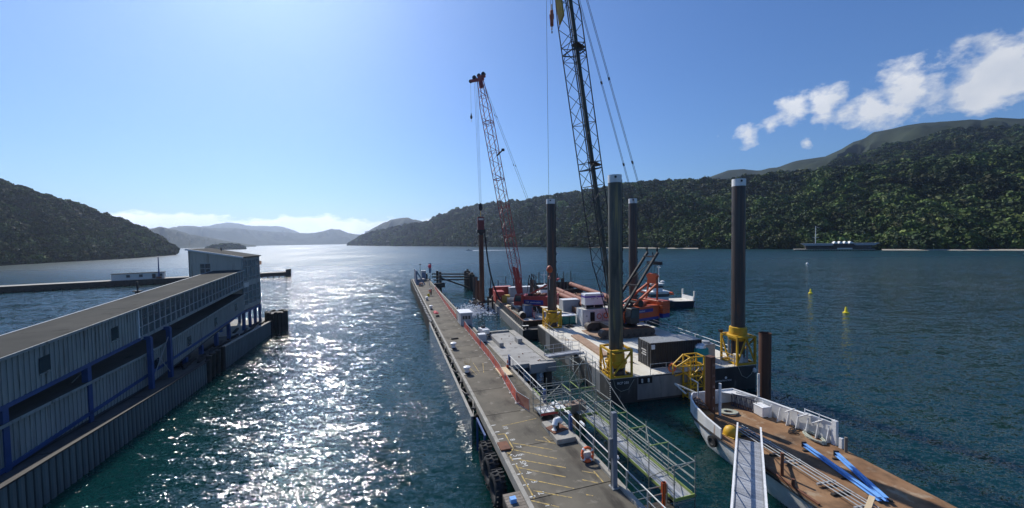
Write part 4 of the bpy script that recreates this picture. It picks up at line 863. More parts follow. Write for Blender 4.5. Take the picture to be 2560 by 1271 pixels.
MB().tube((0, 0, -2.5), (0, 0, 2.9), 1.5, 20).build('core', darkconc_m, dd, True)
for i in range(18):
    a = i * 2 * math.pi / 18; MB().box(-.2, .2, -.27, .27, -2.5, 3.6 + .14 * math.sin(i * 2.3)).build('fender_timber', darktimber_m, dd).location = (1.62 * math.cos(a), 1.62 * math.sin(a), 0); dd.children[-1].rotation_euler.z = a
MB().lathe([(1.55, 0), (1.75, .12), (1.75, .3), (1.55, .4)], 20, (0, 0, 3.0)).build('rim_chain', rubber_m, dd, True)
# old finger wharf beyond, with a low white shed
ow = Frame(-160, 150, 34)
wf = thing('old_wharf', 'low dark wharf beyond the terminal with a pale deck', 'wharf', ow(0, 0, 0), ow.a)
MB().box(-70, 62, 0, 9, 1.6, 2.2).build('deck', kerb_m, wf); MB().box(-70, 62, -.15, -.02, .5, 2.3).build('edge_beam', darktimber_m, wf)
for k in range(56): MB().tube((-69 + 2.35 * k, .3, -2), (-69 + 2.35 * k, .3, 1.6), .3, 8).build('pile', darktimber_m, wf)
MB().box(-70, 35, 1.0, 8, -1, 1.5).build('solid_core', darkconc_m, wf)
for i in range(4): MB().tube((61 + .5 * i, -.2 + i, -2), (61 + .5 * i, -.2 + i, 3.6), .5, 8).build('corner_pile', darktimber_m, wf)
sh = thing('harbour_shed', 'long low white shed on the old wharf', 'shed', ow(8, 5.5, 2.2), ow.a)
MB().box(-8, 8, -1.5, 1.5, 0, 2.5).build('wall', palepaint_m, sh); MB().box(-8.2, 8.2, -1.7, 1.7, 2.5, 2.68).build('roof', roof_m, sh)
for x in (-3.6, .2, 4.2, 6.3): MB().box(x, x + 1.1, -1.54, -1.505, .9 if x != 4.2 else .1, 2.0).build('window' if x != 4.2 else 'door', glassy_m if x != 4.2 else darktimber_m, sh)
wm = thing('signal_mast', 'blue-grey mast standing beside the white shed', 'mast', ow(14.5, 3, 2.2), ow.a)
MB().tube((0, 0, 0), (0, 0, 9), .3, 8, .16).build('pole', blue_m, wm); MB().box(-.8, .8, -.6, .6, 0, .8).build('base', rust_m, wm)
nb = thing('channel_marker', 'dark pile marker with top platform in the water behind the gangways', 'marker', (-99, 100, 0), .3)
for a in (0, 2.1, 4.2): MB().tube((.7 * math.cos(a), .7 * math.sin(a), -2), (.3 * math.cos(a), .3 * math.sin(a), 4.2), .28, 8).build('pile', darktimber_m, nb)
MB().tube((0, 0, 4.1), (0, 0, 6.6), .2, 8).build('topmast', black_m, nb); MB().box(-.8, .8, -.8, .8, 4.0, 4.25).build('platform', darktimber_m, nb)
mb_ = thing('mooring_buoy', 'dark round buoy with staff behind the gangway roof', 'buoy', (-118, 130, 0))
MB().lathe([(0, -.5), (.8, -.1), (.8, .4), (.3, .7), (0, .75)], 12).build('float', black_m, mb_, True); MB().tube((0, 0, .7), (0, 0, 3.0), .08, 6).bar((-.1, 0, 2.9), (.7, 0, 3.0), .2).build('staff', black_m, mb_)
# ------------------------------------------------------------------ jack-up barge
BR = B.a
bw, bl = 16.8, 24.6
jb = thing('jack_up_barge', 'pale-decked black jack-up barge with four tall legs', 'barge', B(0, 0, 0), BR)
MB().box(0, bw, 0, bl, -.6, 2.43).build('hull', hull_m, jb, bevel=.04)
for i in range(6): 
    for j in range(3):
        MB().box(.08 + 5.55 * j, 5.60 + 5.55 * j, .08 + 4.07 * i, 4.13 + 4.07 * i, 2.435, 2.5).build('deck_plate', bargedeck_m, jb)
# worn grey side strakes and scalloped rubbing marks
for i in range(12): MB().box(-.012, -.003, .15 + 2.03 * i, 2.12 + 2.03 * i, .1 + .12 * (i % 3), 2.36).build('side_plate', hullgrey_m if i % 4 == 1 else hull_m, jb)
MB().box(2.9, 9.5, -.016, -.003, .2, 2.35).build('front_plate', hullgrey_m, jb)
for k in range(11): MB().box(-.06, .02, -.09, -.03, .25 + .19 * k, .32 + .19 * k).build('draught_mark', palepaint_m, jb)
MB().box(3.0, 4.5, -.05, -.004, 1.75, 2.4).build('recess', dark_m, jb)
for x in (3.35, 4.05): MB().tube((x, -.12, 1.9), (x, -.12, 2.25), .09, 8).build('bitt', palepaint_m, jb)
lettering('RCP 250', .34, bright_m, jb, (1.35, -.04, 2.02), (R_(90), 0, 0))
lettering('HEB CONSTRUCTION', .22, bright_m, jb, (12.6, -.04, 1.15), (R_(90), 0, 0))
MB().lathe([(0, 0), (.14, .01), (.0, .02)], 12, (13.0, -.05, 1.45), 'y').build('emblem', bright_m, jb)
# ladder panel on the side
ld = MB()
for y_ in (9.1, 9.55): ld.bar((-.08, y_, .3), (-.08, y_, 2.4), .05)
for k in range(7): ld.bar((-.08, 9.1, .45 + .3 * k), (-.08, 9.55, .45 + .3 * k), .04)
ld.build('side_ladder', palepaint_m, jb)
def stanch_rail(parent, pts, z, h=1.05, mat=steel_m, r=.025, gap=1.9, nm='rail'):
    for a, b in zip(pts[:-1], pts[1:]):
        L_ = math.dist(a, b); k = max(1, round(L_ / gap))
        for zz in (z + h, z + h * .55): MB().tube((*a, zz), (*b, zz), r, 6).build(nm, mat, parent)
        for i in range(k + 1):
            p = [a[j] + (b[j] - a[j]) * i / k for j in (0, 1)]; MB().tube((*p, z), (*p, z + h + .05), r * 1.15, 6).build('stanchion', mat, parent)
stanch_rail(jb, [(.12, 21.0), (.12, 15.2), (.75, 14.9)], 2.5)
stanch_rail(jb, [(.10, 13.6), (.10, 10.0)], 2.5, gap=1.4)
stanch_rail(jb, [(.10, 7.4), (.10, 2.6)], 2.5)
stanch_rail(jb, [(4.4, .12), (9.7, .12)], 2.5)
stanch_rail(jb, [(10.9, .12), (14.2, .12)], 2.5)
stanch_rail(jb, [(16.65, 3.6), (16.65, 20.5)], 2.5, mat=bright_m, r=.035, gap=5)
MB().path([(.35, -.06, 2.4), (.5, -.1, 1.7), (1.1, -.1, 1.25), (1.9, -.1, 1.4), (2.5, -.08, 2.3)], .02, 5).build('hull_rope', rope_m, jb)
MB().path([(14.5, -.06, 2.4), (14.9, -.1, 1.5), (15.5, -.1, 1.2), (16.1, -.1, 1.6), (16.4, -.08, 2.2)], .03, 5).build('hull_rope', rope_m, jb)
MB().lathe([(0, -.3), (.16, -.15), (.16, .15), (0, .3)], 10, (16.4, -.15, 1.95)).build('float_fender', bright_m, jb, True)
# legs in their yellow jacking frames
def jack_leg(e, n, ztop, label, mat, flen=2.2, hf=2.75, collar_up=False):
    t = thing('jacking_tower', label, 'jacking tower', B(e, n, BZ), BR, 'jack-up legs in yellow frames')
    r = .66
    lm = MB().tube((0, 0, -6), (0, 0, ztop - BZ - .75), r, 24, cap=False).build('leg_tube', mat, t, True)
    MB().tube((0, 0, ztop - BZ - .75), (0, 0, ztop - BZ), r + .003, 24, cap=False).build('white_band', bright_m, t, True)
    MB().tube((0, 0, ztop - BZ - .1), (0, 0, ztop - BZ - .06), r - .01, 24).build('cap_plate', black_m, t)
    MB().box(r - .02, r + .10, -.09, .09, 0, ztop - BZ - .4).build('rack', black_m, t)
    for k in range(14): MB().box(r + .1, r + .18, -.08, .08, 1.5 + 1.2 * k, 1.8 + 1.2 * k).build('rack_lug', legdark_m, lm)
    MB().lathe([(.0, -.02), (.12, -.02), (.12, .02), (0, .02)], 10, (-.25, -r + .02, ztop - BZ - .25), 'y').build('lifting_hole', black_m, t)
    h = flen / 2; fr = yellow_m
    for x in (-h, h):
        for y_ in (-h, h): MB().box(x - .09, x + .09, y_ - .09, y_ + .09, 0, hf).build('frame_post', fr, t)
    for z in (.1, hf - .1):
        for a, b in (((-h, -h), (h, -h)), ((h, -h), (h, h)), ((h, h), (-h, h)), ((-h, h), (-h, -h))): MB().bar((*a, z), (*b, z), .17, .2).build('frame_beam', fr, t)
    for a, b in (((-h, -h, .2), (0, -h, hf - .2)) if collar_up else ((-h + .1, -h, .2), (h, -h, hf - .3)), ((0, -h, hf - .2), (h, -h, .2)) if collar_up else ((-h, -h, hf - .3), (-h, 0, .2)), ((-h, h, hf - .3), (-h, 0, .2)), ((h, -h, hf - .2), (h, h, .2))): MB().bar(a, b, .13).build('frame_brace', fr, t)
    zc = hf - .25 if collar_up else 1.15
    MB().lathe([(r + .02, zc - .35), (r + .28, zc - .3), (r + .30, zc), (r + .42, zc + .05), (r + .42, zc + .25), (r + .22, zc + .32), (r + .18, zc + 1.05), (r + .02, zc + 1.1)], 22).build('jacking_collar', fr, t, True)
    MB().lathe([(r + .02, 0), (r + .22, .02), (r + .22, .55), (r + .02, .6)], 20).build('lower_guide', legdark_m if not collar_up else steel_m, t, True)
    for a in (.7, 2.3, 3.9, 5.5): MB().tube((.86 * math.cos(a), .86 * math.sin(a), .1), (.86 * math.cos(a), .86 * math.sin(a), zc), .09, 8).build('jack_ram', steel_m, t, True)
    stanch_rail(t, [(-h - .1, -h + .3), (-h - .1, h)], .0, 1.0, fr, .03)
    if not collar_up:
        lt = MB()
        for k in range(8): lt.bar((-h, -h + .2, .3 + .3 * k), (-h, -h + .65, .3 + .3 * k), .04)
        lt.build('rungs', fr, t)
    return t
jack_leg(1.25, 1.2, 22.2, 'mossy-streaked jack-up leg in the yellow frame above the RCP 250 lettering', legsteel_m)
jack_leg(15.65, 1.25, 22.1, 'dark jack-up leg whose yellow collar stands high, beside the teal tank', legdark_m, hf=3.0, collar_up=True)
jack_leg(1.75, 22.6, 22.2, 'dark jack-up leg at the barge corner next to the red crane', legdark_m)
jack_leg(15.8, 22.9, 22.4, 'jack-up leg standing behind the orange crawler crane', legdark_m)
fl = thing('flood_lamp', 'small black floodlight on the corner of the high-collared leg frame', 'floodlight', B(14.35, 2.2, BZ + 3.0), BR)
MB().box(-.25, .15, -.12, .12, .1, .4).build('housing', black_m, fl); MB().bar((0, 0, 0), (0, 0, .15), .06).build('bracket', steel_m, fl)

# ---- containers
def corrugated(x0, x1, y0, y1, z0, z1, mat, parent, pitch=.28, d=.04, name='side_panel'):
    for (a, b, fx, sgn) in ((x0, x1, y0, -1), (x0, x1, y1, 1)):
        m = MB(); k = int((b - a) / pitch); p = []
        for i in range(k):
            u = a + (b - a) * i / k; w = (b - a) / k
            p += [(u, 0), (u + .35 * w, 0), (u + .5 * w, d), (u + .85 * w, d)]
        p.append((b, 0))
        vs = [(u, fx - sgn * o, z) for u, o in p for z in (z0, z1)]
        m.add(vs, [(2 * i, 2 * i + 2, 2 * i + 3, 2 * i + 1) for i in range(len(p) - 1)]); m.build(name, mat, parent)
def container(loc, rz, label, mat, L_=6.06, w=2.44, h=2.59, roofmat=None, extra=None, slat_roof=False):
    t = thing('shipping_container', label, 'container', loc, rz)
    corrugated(.06, L_ - .06, .04, w - .04, .15, h - .1, mat, t)
    for y_ in (0, w - .1):
        MB().box(0, L_, y_, y_ + .1, 0, .16).build('bottom_rail', mat, t); MB().box(0, L_, y_, y_ + .1, h - .11, h).build('top_rail', mat, t)
        for x in (0, L_ - .14): MB().box(x, x + .14, y_ - .006, y_ + .106, .004, h - .004).build('corner_post', mat, t)
    for x in (.02, L_ - .08): MB().box(x, x + .06, .1, w - .1, .05, h - .05).build('end_panel', mat, t)
    MB().box(.05, L_ - .05, .1, w - .1, h - .09, h - .04).build('roof', roofmat or mat, t)
    MB().box(.05, L_ - .05, .1, w - .1, .03, .1).build('floor', dark_m, t)
    if slat_roof:
        for i in range(21):
            MB().box(.1 + .282 * i, .26 + .282 * i, .02, w - .02, h + .002, h + .05).build('roof_rib', roofmat, t)
    return t
bc = container(B(5.5, 1.75, BZ), BR, 'black shipping container with pale ribbed roof at the barge front', black_m, roofmat=steel_m, slat_roof=True)
MB().box(-.02, .012, .3, 1.16, .15, 2.4).build('door', black_m, bc); MB().box(-.02, .012, 1.22, 2.1, .15, 2.4).build('door', black_m, bc)
for y_ in (.5, 1.0, 1.4, 1.95): MB().tube((-.05, y_, .1), (-.05, y_, 2.5), .02, 6).build('locking_bar', steel_m, bc)
for i in range(3): MB().box(-.075, -.06, .75, 1.65 - .2 * (i % 2), 1.62 - .25 * i, 1.74 - .25 * i).build('placard', palepaint_m, bc)
MB().box(.05, .4, -.12, -.02, 2.0, 2.45).build('meter_box', bright_m, bc)
oc_ = container(B(6.25, 21.35, BZ), BR, 'white site office container with open doorway carrying a power unit', white_m, roofmat=bargedeck_m)
MB().box(1.35, 2.05, -.03, .025, .1, 2.15).build('doorway', dark_m, oc_); MB().box(.25, 1.25, -.05, -.005, .1, 2.2).build('door', white_m, oc_); MB().box(5.0, 5.8, -.05, -.005, .1, 2.2).build('cabinet_door', white_m, oc_)
MB().lathe([(0, 0), (.13, .0), (.13, .03), (0, .03)], 12, (.7, -.09, 1.6), 'y').build('round_sign', steel_m, oc_)
MB().lathe([(0, 0), (.14, .0), (.14, .03), (0, .03)], 12, (5.4, -.09, 1.7), 'y').build('vent', black_m, oc_)
hose = MB()
for rr in (.42, .34): hose.path([(3.9 + rr * math.cos(a), -.12, 1.55 + rr * math.sin(a)) for a in [i * math.pi / 10 for i in range(20)]], .045, 6, True)
hose.build('coiled_hose', M('orange_hose', (.55, .16, .07), rough=.6), oc_)
MB().path([(2.75 + .36 * math.cos(a), -.12, 1.5 + .36 * math.sin(a)) for a in [i * math.pi / 10 for i in range(20)]], .07, 6, True).build('lifebuoy', M('faded_red', (.6, .2, .15), rough=.7), oc_)
for k in range(7): MB().tube((3.35, -.07, .9 + .17 * k), (3.35, -.05, .9 + .17 * k), .05, 8).build('stud', black_m, oc_)
MB().box(3.0, 4.5, -.5, -.05, .35, .75).build('hanging_gear', rubber_m, oc_)
gs = thing('power_unit', 'white power unit with purple stripe on top of the site office', 'generator', B(7.0, 22.0, BZ + 2.59), BR)
MB().box(0, 3.2, 0, 1.6, .55, 2.3).build('canopy', bright_m, gs, bevel=.05); MB().box(-.012, 3.212, -.012, 1.612, 1.72, 1.98).build('stripe', purple_m, gs)
MB().box(.1, 3.1, .1, 1.5, .14, .55).build('base_frame', dark_m, gs)
for x in (.1, 1.5, 3.0): MB().box(x, x + .1, 0, 1.6, 0, .55).build('skid_leg', steel_m, gs)
lettering('HEB', .2, bright_m, gs, (1.9, -.02, 1.85), (R_(90), 0, 0))
for x in (1.1, 1.4, 2.0): MB().box(x, x + .12, -.02, -.002, 1.5, 1.62).build('vent', black_m, gs)
pu = thing('power_unit', 'purple and white box unit behind the site office', 'generator', B(12.7, 23.0, BZ), BR)
MB().box(0, 1.8, 0, 1.3, 0, 2.5).build('housing', purple_m, pu, bevel=.04); MB().box(-.03, 1.83, -.03, 1.33, 2.5, 2.9).build('lid', bright_m, pu, bevel=.04)
# other deck gear
gt = thing('green_tank', 'green plastic tanks under a white sheet beside the site office', 'tank', B(3.75, 24.1, BZ), BR)
for x in (0, 1.15): MB().box(x, x + 1.05, -.9, .1, .1, 1.35).build('tank', M('green_plastic', (.03, .22, .19), (.02, .15, .13), .5, scale=2), gt, bevel=.05)
MB().box(-.1, 2.3, -1.0, .2, 1.36, 1.48).build('cover', bright_m, gt, bevel=.03); MB().box(-.05, 2.25, -.95, .15, 0, .1).build('pallet', darktimber_m, gt)
yt = thing('yellow_drum_tank', 'round yellow tank beside the green tanks', 'tank', B(3.2, 24.0, BZ), BR)
MB().lathe([(0, 0), (.5, 0), (.5, 1.2), (.35, 1.45), (0, 1.5)], 16).build('shell', M('lemon_plastic', (.75, .62, .05), rough=.45), yt, True); MB().tube((0, 0, 1.45), (0, 0, 1.6), .15, 10).build('lid', black_m, yt)
hr = tag(MB().path([(math.cos(a * .9) * (.75 - .012 * a), math.sin(a * .9) * (.5 - .006 * a), .08 + .006 * a) for a in range(46)], .07, 6).build('hose_heap', rubber_m, None, True), 'heap of black hoses on the deck beside the corner leg', 'hose'); hr.location = B(4.2, 21.6, BZ)
mat_ = thing('timber_mat', 'long brown timber crane mat along the deck near the orange crane', 'timber mat', B(2.9, 11.4, BZ), BR - .02)
for i in range(4): MB().box(-.62 + .32 * i, -.32 + .32 * i, -4.9, 4.9, .04 if i % 2 else .0, .22).build('timber', ply_m, mat_, bevel=.01)
mat2 = thing('timber_mat', 'brown timber crane mat beneath the crawler tracks', 'timber mat', B(9.4, 16.0, BZ), BR)
for i in range(6): MB().box(-4.4, 4.4, -2.6 + .9 * i, -1.75 + .9 * i, 0, .14).build('timber', ply_m, mat2, bevel=.01)
tt = thing('water_tank', 'teal plastic tank with silver sheeting behind the yellow ladder cage', 'tank', B(11.4, 2.0, BZ), BR)
MB().box(-.75, .75, -.7, .8, .1, 1.75).build('tank', teal_m, tt, bevel=.12)
for z in (.6, 1.1): MB().box(-.77, .77, -.72, .82, z, z + .06).build('rib', teal_m, tt)
MB().lathe([(.72, 1.74), (.66, 2.0), (.35, 2.2), (0, 2.25)], 12).build('sheeting', M('silver_sheet', (.72, .74, .76), (.5, .53, .56), .25, .5, scale=4), tt); MB().box(-.7, .7, -.65, .75, 0, .1).build('skid', darktimber_m, tt)
gb = thing('equipment_cabinet', 'grey steel cabinet beside the teal tank', 'cabinet', B(13.2, 3.2, BZ), BR)
MB().box(-.7, .7, -.7, .7, .08, 1.75).build('housing', steel_m, gb, bevel=.04); MB().lathe([(.5, 1.75), (.45, 1.95), (0, 2.05)], 12).build('dome', steel_m, gb, True); MB().box(-.6, .6, -.6, .6, 0, .08).build('skid', black_m, gb)
mo = thing('winch', 'black deck winch beside the high-collared leg', 'winch', B(13.7, 4.9, BZ), BR)
MB().tube((-.5, 0, .5), (.5, 0, .5), .35, 14).build('drum', black_m, mo, True)
for x in (-.55, .5): MB().box(x, x + .06, -.45, .45, 0, .95).build('side_plate', black_m, mo)
wb = thing('grey_locker', 'small white locker inside the high-collared leg frame', 'locker', B(15.0, .55, BZ), BR)
MB().box(-.4, .4, -.3, .3, .05, 1.1).build('body', palepaint_m, wb, bevel=.03); MB().box(-.38, .38, -.28, .28, 0, .05).build('foot', black_m, wb)
# yellow ladder cage over the side
yc = thing('ladder_cage', 'yellow ladder cage hung over the barge front beside the teal tank', 'ladder cage', B(8.6, -.75, 0), BR)
for x in (-.75, .75):
    for y_ in (-.55, .55): MB().bar((x, y_, -.6), (x, y_, 4.4), .13).build('cage_post', yellow_m, yc)
for z in (.3, 1.4, 2.5, 3.5, 4.35):
    for a, b in (((-.75, -.55), (.75, -.55)), ((.75, -.55), (.75, .55)), ((.75, .55), (-.75, .55)), ((-.75, .55), (-.75, -.55))): MB().bar((*a, z), (*b, z), .10).build('cage_ring', yellow_m, yc)
for z in (-.5, 1.4, 2.5):
    MB().bar((-.75, -.55, z), (.75, -.55, z + 1.1), .09).build('cage_brace', yellow_m, yc); MB().bar((.75, -.55, z), (.75, .55, z + 1.1), .09).build('cage_brace', yellow_m, yc)
for p, q in (((-.75, -.55, 4.35), (-2.1, -.3, 3.5)), ((-.75, .55, 4.35), (-2.1, .3, 3.5)), ((-2.1, -.3, 3.5), (-2.1, .3, 3.5)), ((-2.1, -.3, 3.5), (-.75, -.55, 2.5)), ((-2.1, .3, 3.5), (-2.1, .3, 2.5)), ((-2.1, 0, 2.5), (-.75, .5, 2.45)), ((-2.1, -.3, 3.5), (-.75, -.55, 3.5))): MB().bar(p, q, .10).build('top_bracket', yellow_m, yc)
for x in (-.3, .3): MB().bar((x, .4, -.6), (x, .4, 4.2), .06).build('ladder_rail', yellow_m, yc)
rg = MB()
for k in range(15): rg.bar((-.3, .4, -.3 + .3 * k), (.3, .4, -.3 + .3 * k), .04)
rg.build('ladder_rungs', yellow_m, yc)
for x in (-.75, .75): MB().box(x - .12, x + .12, -.67, -.43, .3, .95).build('pad', palepaint_m, yc)
lb2 = tag(MB().path([(.38 * math.cos(a), 0, .38 * math.sin(a)) for a in [i * math.pi / 12 for i in range(24)]], .09, 8, True).build('lifebuoy', M('lifebuoy_orange', (.75, .17, .06), rough=.6), None, True), 'orange lifebuoy hung on the barge rail beside the yellow ladder cage', 'lifebuoy'); lb2.location = B(6.75, .0, 3.05); lb2.rotation_euler.z = BR
# gangway from apron to barge
gw = thing('gangway', 'light grey railed gangway bridging from the concrete apron to the barge', 'gangway', (0, 0, 0), 0)
ga, gb_ = W(10.1, 20.6, 2.72), B(.9, 9.0, 2.62); dv = (gb_ - ga); ln = dv.length; gw.location = ga; gw.rotation_euler = (0, -math.asin(dv.z / ln), math.atan2(dv.y, dv.x))
for k in range(int(ln / .42)): MB().box(.42 * k, .42 * k + .405, -.45, .45, 0, .05).build('tread_plate', alu_m, gw)
for y_ in (-.5, .42): MB().box(0, ln, y_, y_ + .08, -.12, .1).build('side_beam', alu_m, gw)
stanch_rail(gw, [(.05, .46), (ln - .05, .46)], .1, 1.0, alu_m, .025, 1.2)

# ------------------------------------------------------------------ crawler cranes
def lattice(foot, tip, half, taper_lo, taper_hi, bay, mat, parent, chord_r, brace_r, hw_foot=.55, hw_tip=.4, side=Vector((0, 1, 0)), nm='boom'):
    foot, tip = Vector(foot), Vector(tip); ax = (tip - foot); L_ = ax.length; ax.normalize(); fw = side.cross(ax).normalized()
    def hw(s):
        if s < taper_lo: t = s / taper_lo; return (hw_foot + (half - hw_foot) * t, .12 + (half - .12) * t)
        if s > L_ - taper_hi: t = (L_ - s) / taper_hi; return (hw_tip + (half - hw_tip) * t, hw_tip + (half - hw_tip) * t)
        return (half, half)
    def P(s, a, b): w, d = hw(s); return foot + ax * s + side * (w * a) + fw * (d * b)
    knots = [0, taper_lo, L_ - taper_hi, L_]
    for a in (-1, 1):
        for b in (-1, 1):
            m = MB()
            for s0, s1 in zip(knots[:-1], knots[1:]): m.tube(P(s0, a, b), P(s1, a, b), chord_r, 8)
            m.build(nm + '_chord', mat, parent, True)
    s = taper_lo * .25; k = 0; faces = [((1, -1), (1, 1)), ((-1, -1), (-1, 1)), ((-1, 1), (1, 1)), ((-1, -1), (1, -1))]
    mesh_ = [MB() for _ in faces]
    while s < L_ - 1.0:
        s2 = min(s + bay, L_ - .4)
        for i, (u, v) in enumerate(faces):
            p, q = (u, v) if k % 2 == 0 else (v, u); mesh_[i].tube(P(s, *p), P(s2, *q), brace_r, 5)
            if k % 4 == 0: mesh_[i].tube(P(s, *u), P(s, *v), brace_r, 5)
        s = s2; k += 1
    for m in mesh_: m.build(nm + '_bracing', mat, parent)
    return P, L_, ax, fw
def crawler_base(t, ang, L_, gauge, w, h):
    ca, sa = math.cos(ang), math.sin(ang)
    for s in (-1, 1):
        tr = bpy.data.objects.new('track', None)
        m = MB(); prof = [(-L_ / 2 + h / 2 + h / 2 * math.cos(a), h / 2 + h / 2 * math.sin(a)) for a in [math.pi / 2 + i * math.pi / 8 for i in range(9)]] + [(L_ / 2 - h / 2 + h / 2 * math.cos(a), h / 2 + h / 2 * math.sin(a)) for a in [-math.pi / 2 + i * math.pi / 8 for i in range(9)]]
        m.prism(prof, -w / 2, w / 2, 'y'); o = m.build('track', M('track_steel', (.05, .045, .042), (.09, .07, .055), .7, scale=3), t)
        o.location = (-sa * s * gauge / 2, ca * s * gauge / 2, 0); o.rotation_euler = (0, 0, ang); bpy.data.objects.remove(tr)
        n = int(L_ / .42); pad = MB().box(-.16, .16, -w / 2 - .03, w / 2 + .03, 0, .06).mesh('track_shoe', rust_m if s < 0 else legdark_m)
        for i in range(n): put('track_shoe', pad, o, (-L_ / 2 + h / 2 + (L_ - h) * (i + .5) / n, 0, h + .001))
        for i in range(9): MB().tube((-L_ / 2 + h / 2 + (L_ - h) * i / 8, -w / 2 - .05, .32), (-L_ / 2 + h / 2 + (L_ - h) * i / 8, w / 2 + .05, .32), .17, 8).build('roller', black_m, o)
    cb = MB().box(-L_ * .25, L_ * .25, -gauge / 2, gauge / 2, .35, h + .1).build('car_body', black_m, t); cb.rotation_euler.z = ang
    MB().tube((0, 0, h), (0, 0, h + .45), 1.25, 24).build('slew_ring', black_m, t, True)
    return h + .45

oc1 = B(9.4, 15.9, BZ + .14); rz1 = R_(208.3)
cr = thing('crawler_crane', 'orange crawler crane with tall black lattice boom on the jack-up barge', 'crane', oc1, rz1)
zt = crawler_base(cr, BR - rz1, 8.0, 4.6, 1.05, 1.15)
body = MB(); body.prism([(-6.6, zt), (.3, zt), (.7, zt + .5), (.4, zt + 1.6), (-.6, zt + 1.95), (-6.6, zt + 1.95)], -1.55, 1.55, 'y'); ho = body.build('house', orange_m, cr, bevel=.06)
MB().box(-6.4, .2, -1.57, 1.57, zt - .02, zt + .35).build('house_skirt', bluepaint_m, cr)
for s in (-1, 1): MB().box(-5.2, .2, s * 1.575 - .008, s * 1.575 + .008, zt + 1.15, zt + 1.62).build('side_stripe', bluepaint_m, cr)
lettering('HEB construction', .38, bright_m, cr, (-2.2, 1.59, zt + 1.38), (R_(90), 0, R_(180)))
for i in range(4): MB().box(-8.1, -6.55, -2.15, 2.15, zt + .1 + .62 * i, zt + .69 + .62 * i).build('counterweight', orange_m if i else bluepaint_m, cr, bevel=.05)
for p in ((-5.8, -.6), (-4.0, .4), (-2.2, -.8), (-1.0, .5)): MB().box(p[0] - .7, p[0] + .7, p[1] - .5, p[1] + .5, zt + 1.95, zt + 2.35).build('engine_cover', orange_m, ho, bevel=.05)
MB().tube((-3.2, -1.2, zt + 2.4), (-3.2, 1.2, zt + 2.4), .5, 16).build('hoist_drum', black_m, cr, True); MB().tube((-1.4, -1.1, zt + 2.2), (-1.4, 1.1, zt + 2.2), .42, 16).build('hoist_drum', black_m, cr, True)
cabn = MB().prism([(-1.4, zt + .1), (.2, zt + .1), (.4, zt + 1.1), (.1, zt + 2.2), (-1.4, zt + 2.2)], 1.6, 2.6, 'y').build('cab', crane_black_m, cr, bevel=.05)
MB().prism([(-1.1, zt + .9), (.2, zt + .9), (.0, zt + 2.0), (-1.1, zt + 2.0)], 1.58, 2.62, 'y').build('cab_window', glassy_m, cabn)
LEAN = 9.8
foot = Vector((1.35, 0, zt + .75)); BL = 54.5; tip = foot + Vector((math.sin(R_(LEAN)) * BL, 0, math.cos(R_(LEAN)) * BL))
P1, L1, ax1, fw1 = lattice(foot, tip, 1.08, 8.0, 14.5, 2.05, crane_black_m, cr, .075, .042)
MB().tube(P1(4.5, .35, -.35), P1(L1 - 9, .35, -.45), .25, 10).build('inner_trunk', M('dull_trunk', (.045, .055, .05), rough=.6), cr, True)
for s in (20.6, 35.6):
    p = MB()
    for a, b in (((-1, -1), (1, -1)), ((1, -1), (1, 1)), ((1, 1), (-1, 1)), ((-1, 1), (-1, -1))): p.bar(P1(s, *a), P1(s, *b), .12); p.bar(P1(s + .9, *a), P1(s + .9, *b), .07)
    p.build('section_joint', crane_black_m, cr)
    q = [P1(s + .3, 1, -1), P1(s + .3, -.1, -1), P1(s + .9, -.1, .2), P1(s + .9, 1, .2)]; MB().add([v for v in q] + [v + ax1 * .12 for v in q], [(0, 1, 2, 3), (4, 7, 6, 5), (0, 4, 5, 1), (1, 5, 6, 2), (2, 6, 7, 3), (3, 7, 4, 0)]).build('platform', crane_black_m, cr)
hd = tip + ax1 * .3
MB().bar(hd - fw1 * .6, hd + fw1 * 1.6, .8, .7).build('boom_head', yellow_m, cr)
yp = MB(); q0 = P1(39.7, .1, 1); yp.add([P1(39.4, -.2, 1.02), P1(39.9, .75, 1.05), P1(48, .75, 1.6), P1(48, -.45, 1.6)], [(0, 1, 2, 3)]); yp.add([v + fw1 * .35 for v in (P1(39.4, -.2, 1.02), P1(39.9, .75, 1.05), P1(48, .75, 1.6), P1(48, -.45, 1.6))], [(0, 1, 2, 3)])
ypb = [P1(39.2, -.5, 1.05), P1(39.9, .5, 1.05), P1(48, .7, 1.5), P1(48, -.7, 1.5)]
MB().add(ypb + [v + fw1 * .22 for v in ypb], [(0, 1, 2, 3), (4, 7, 6, 5), (0, 4, 5, 1), (1, 5, 6, 2), (2, 6, 7, 3), (3, 7, 4, 0)]).build('jib_plate', yellow_m, cr)
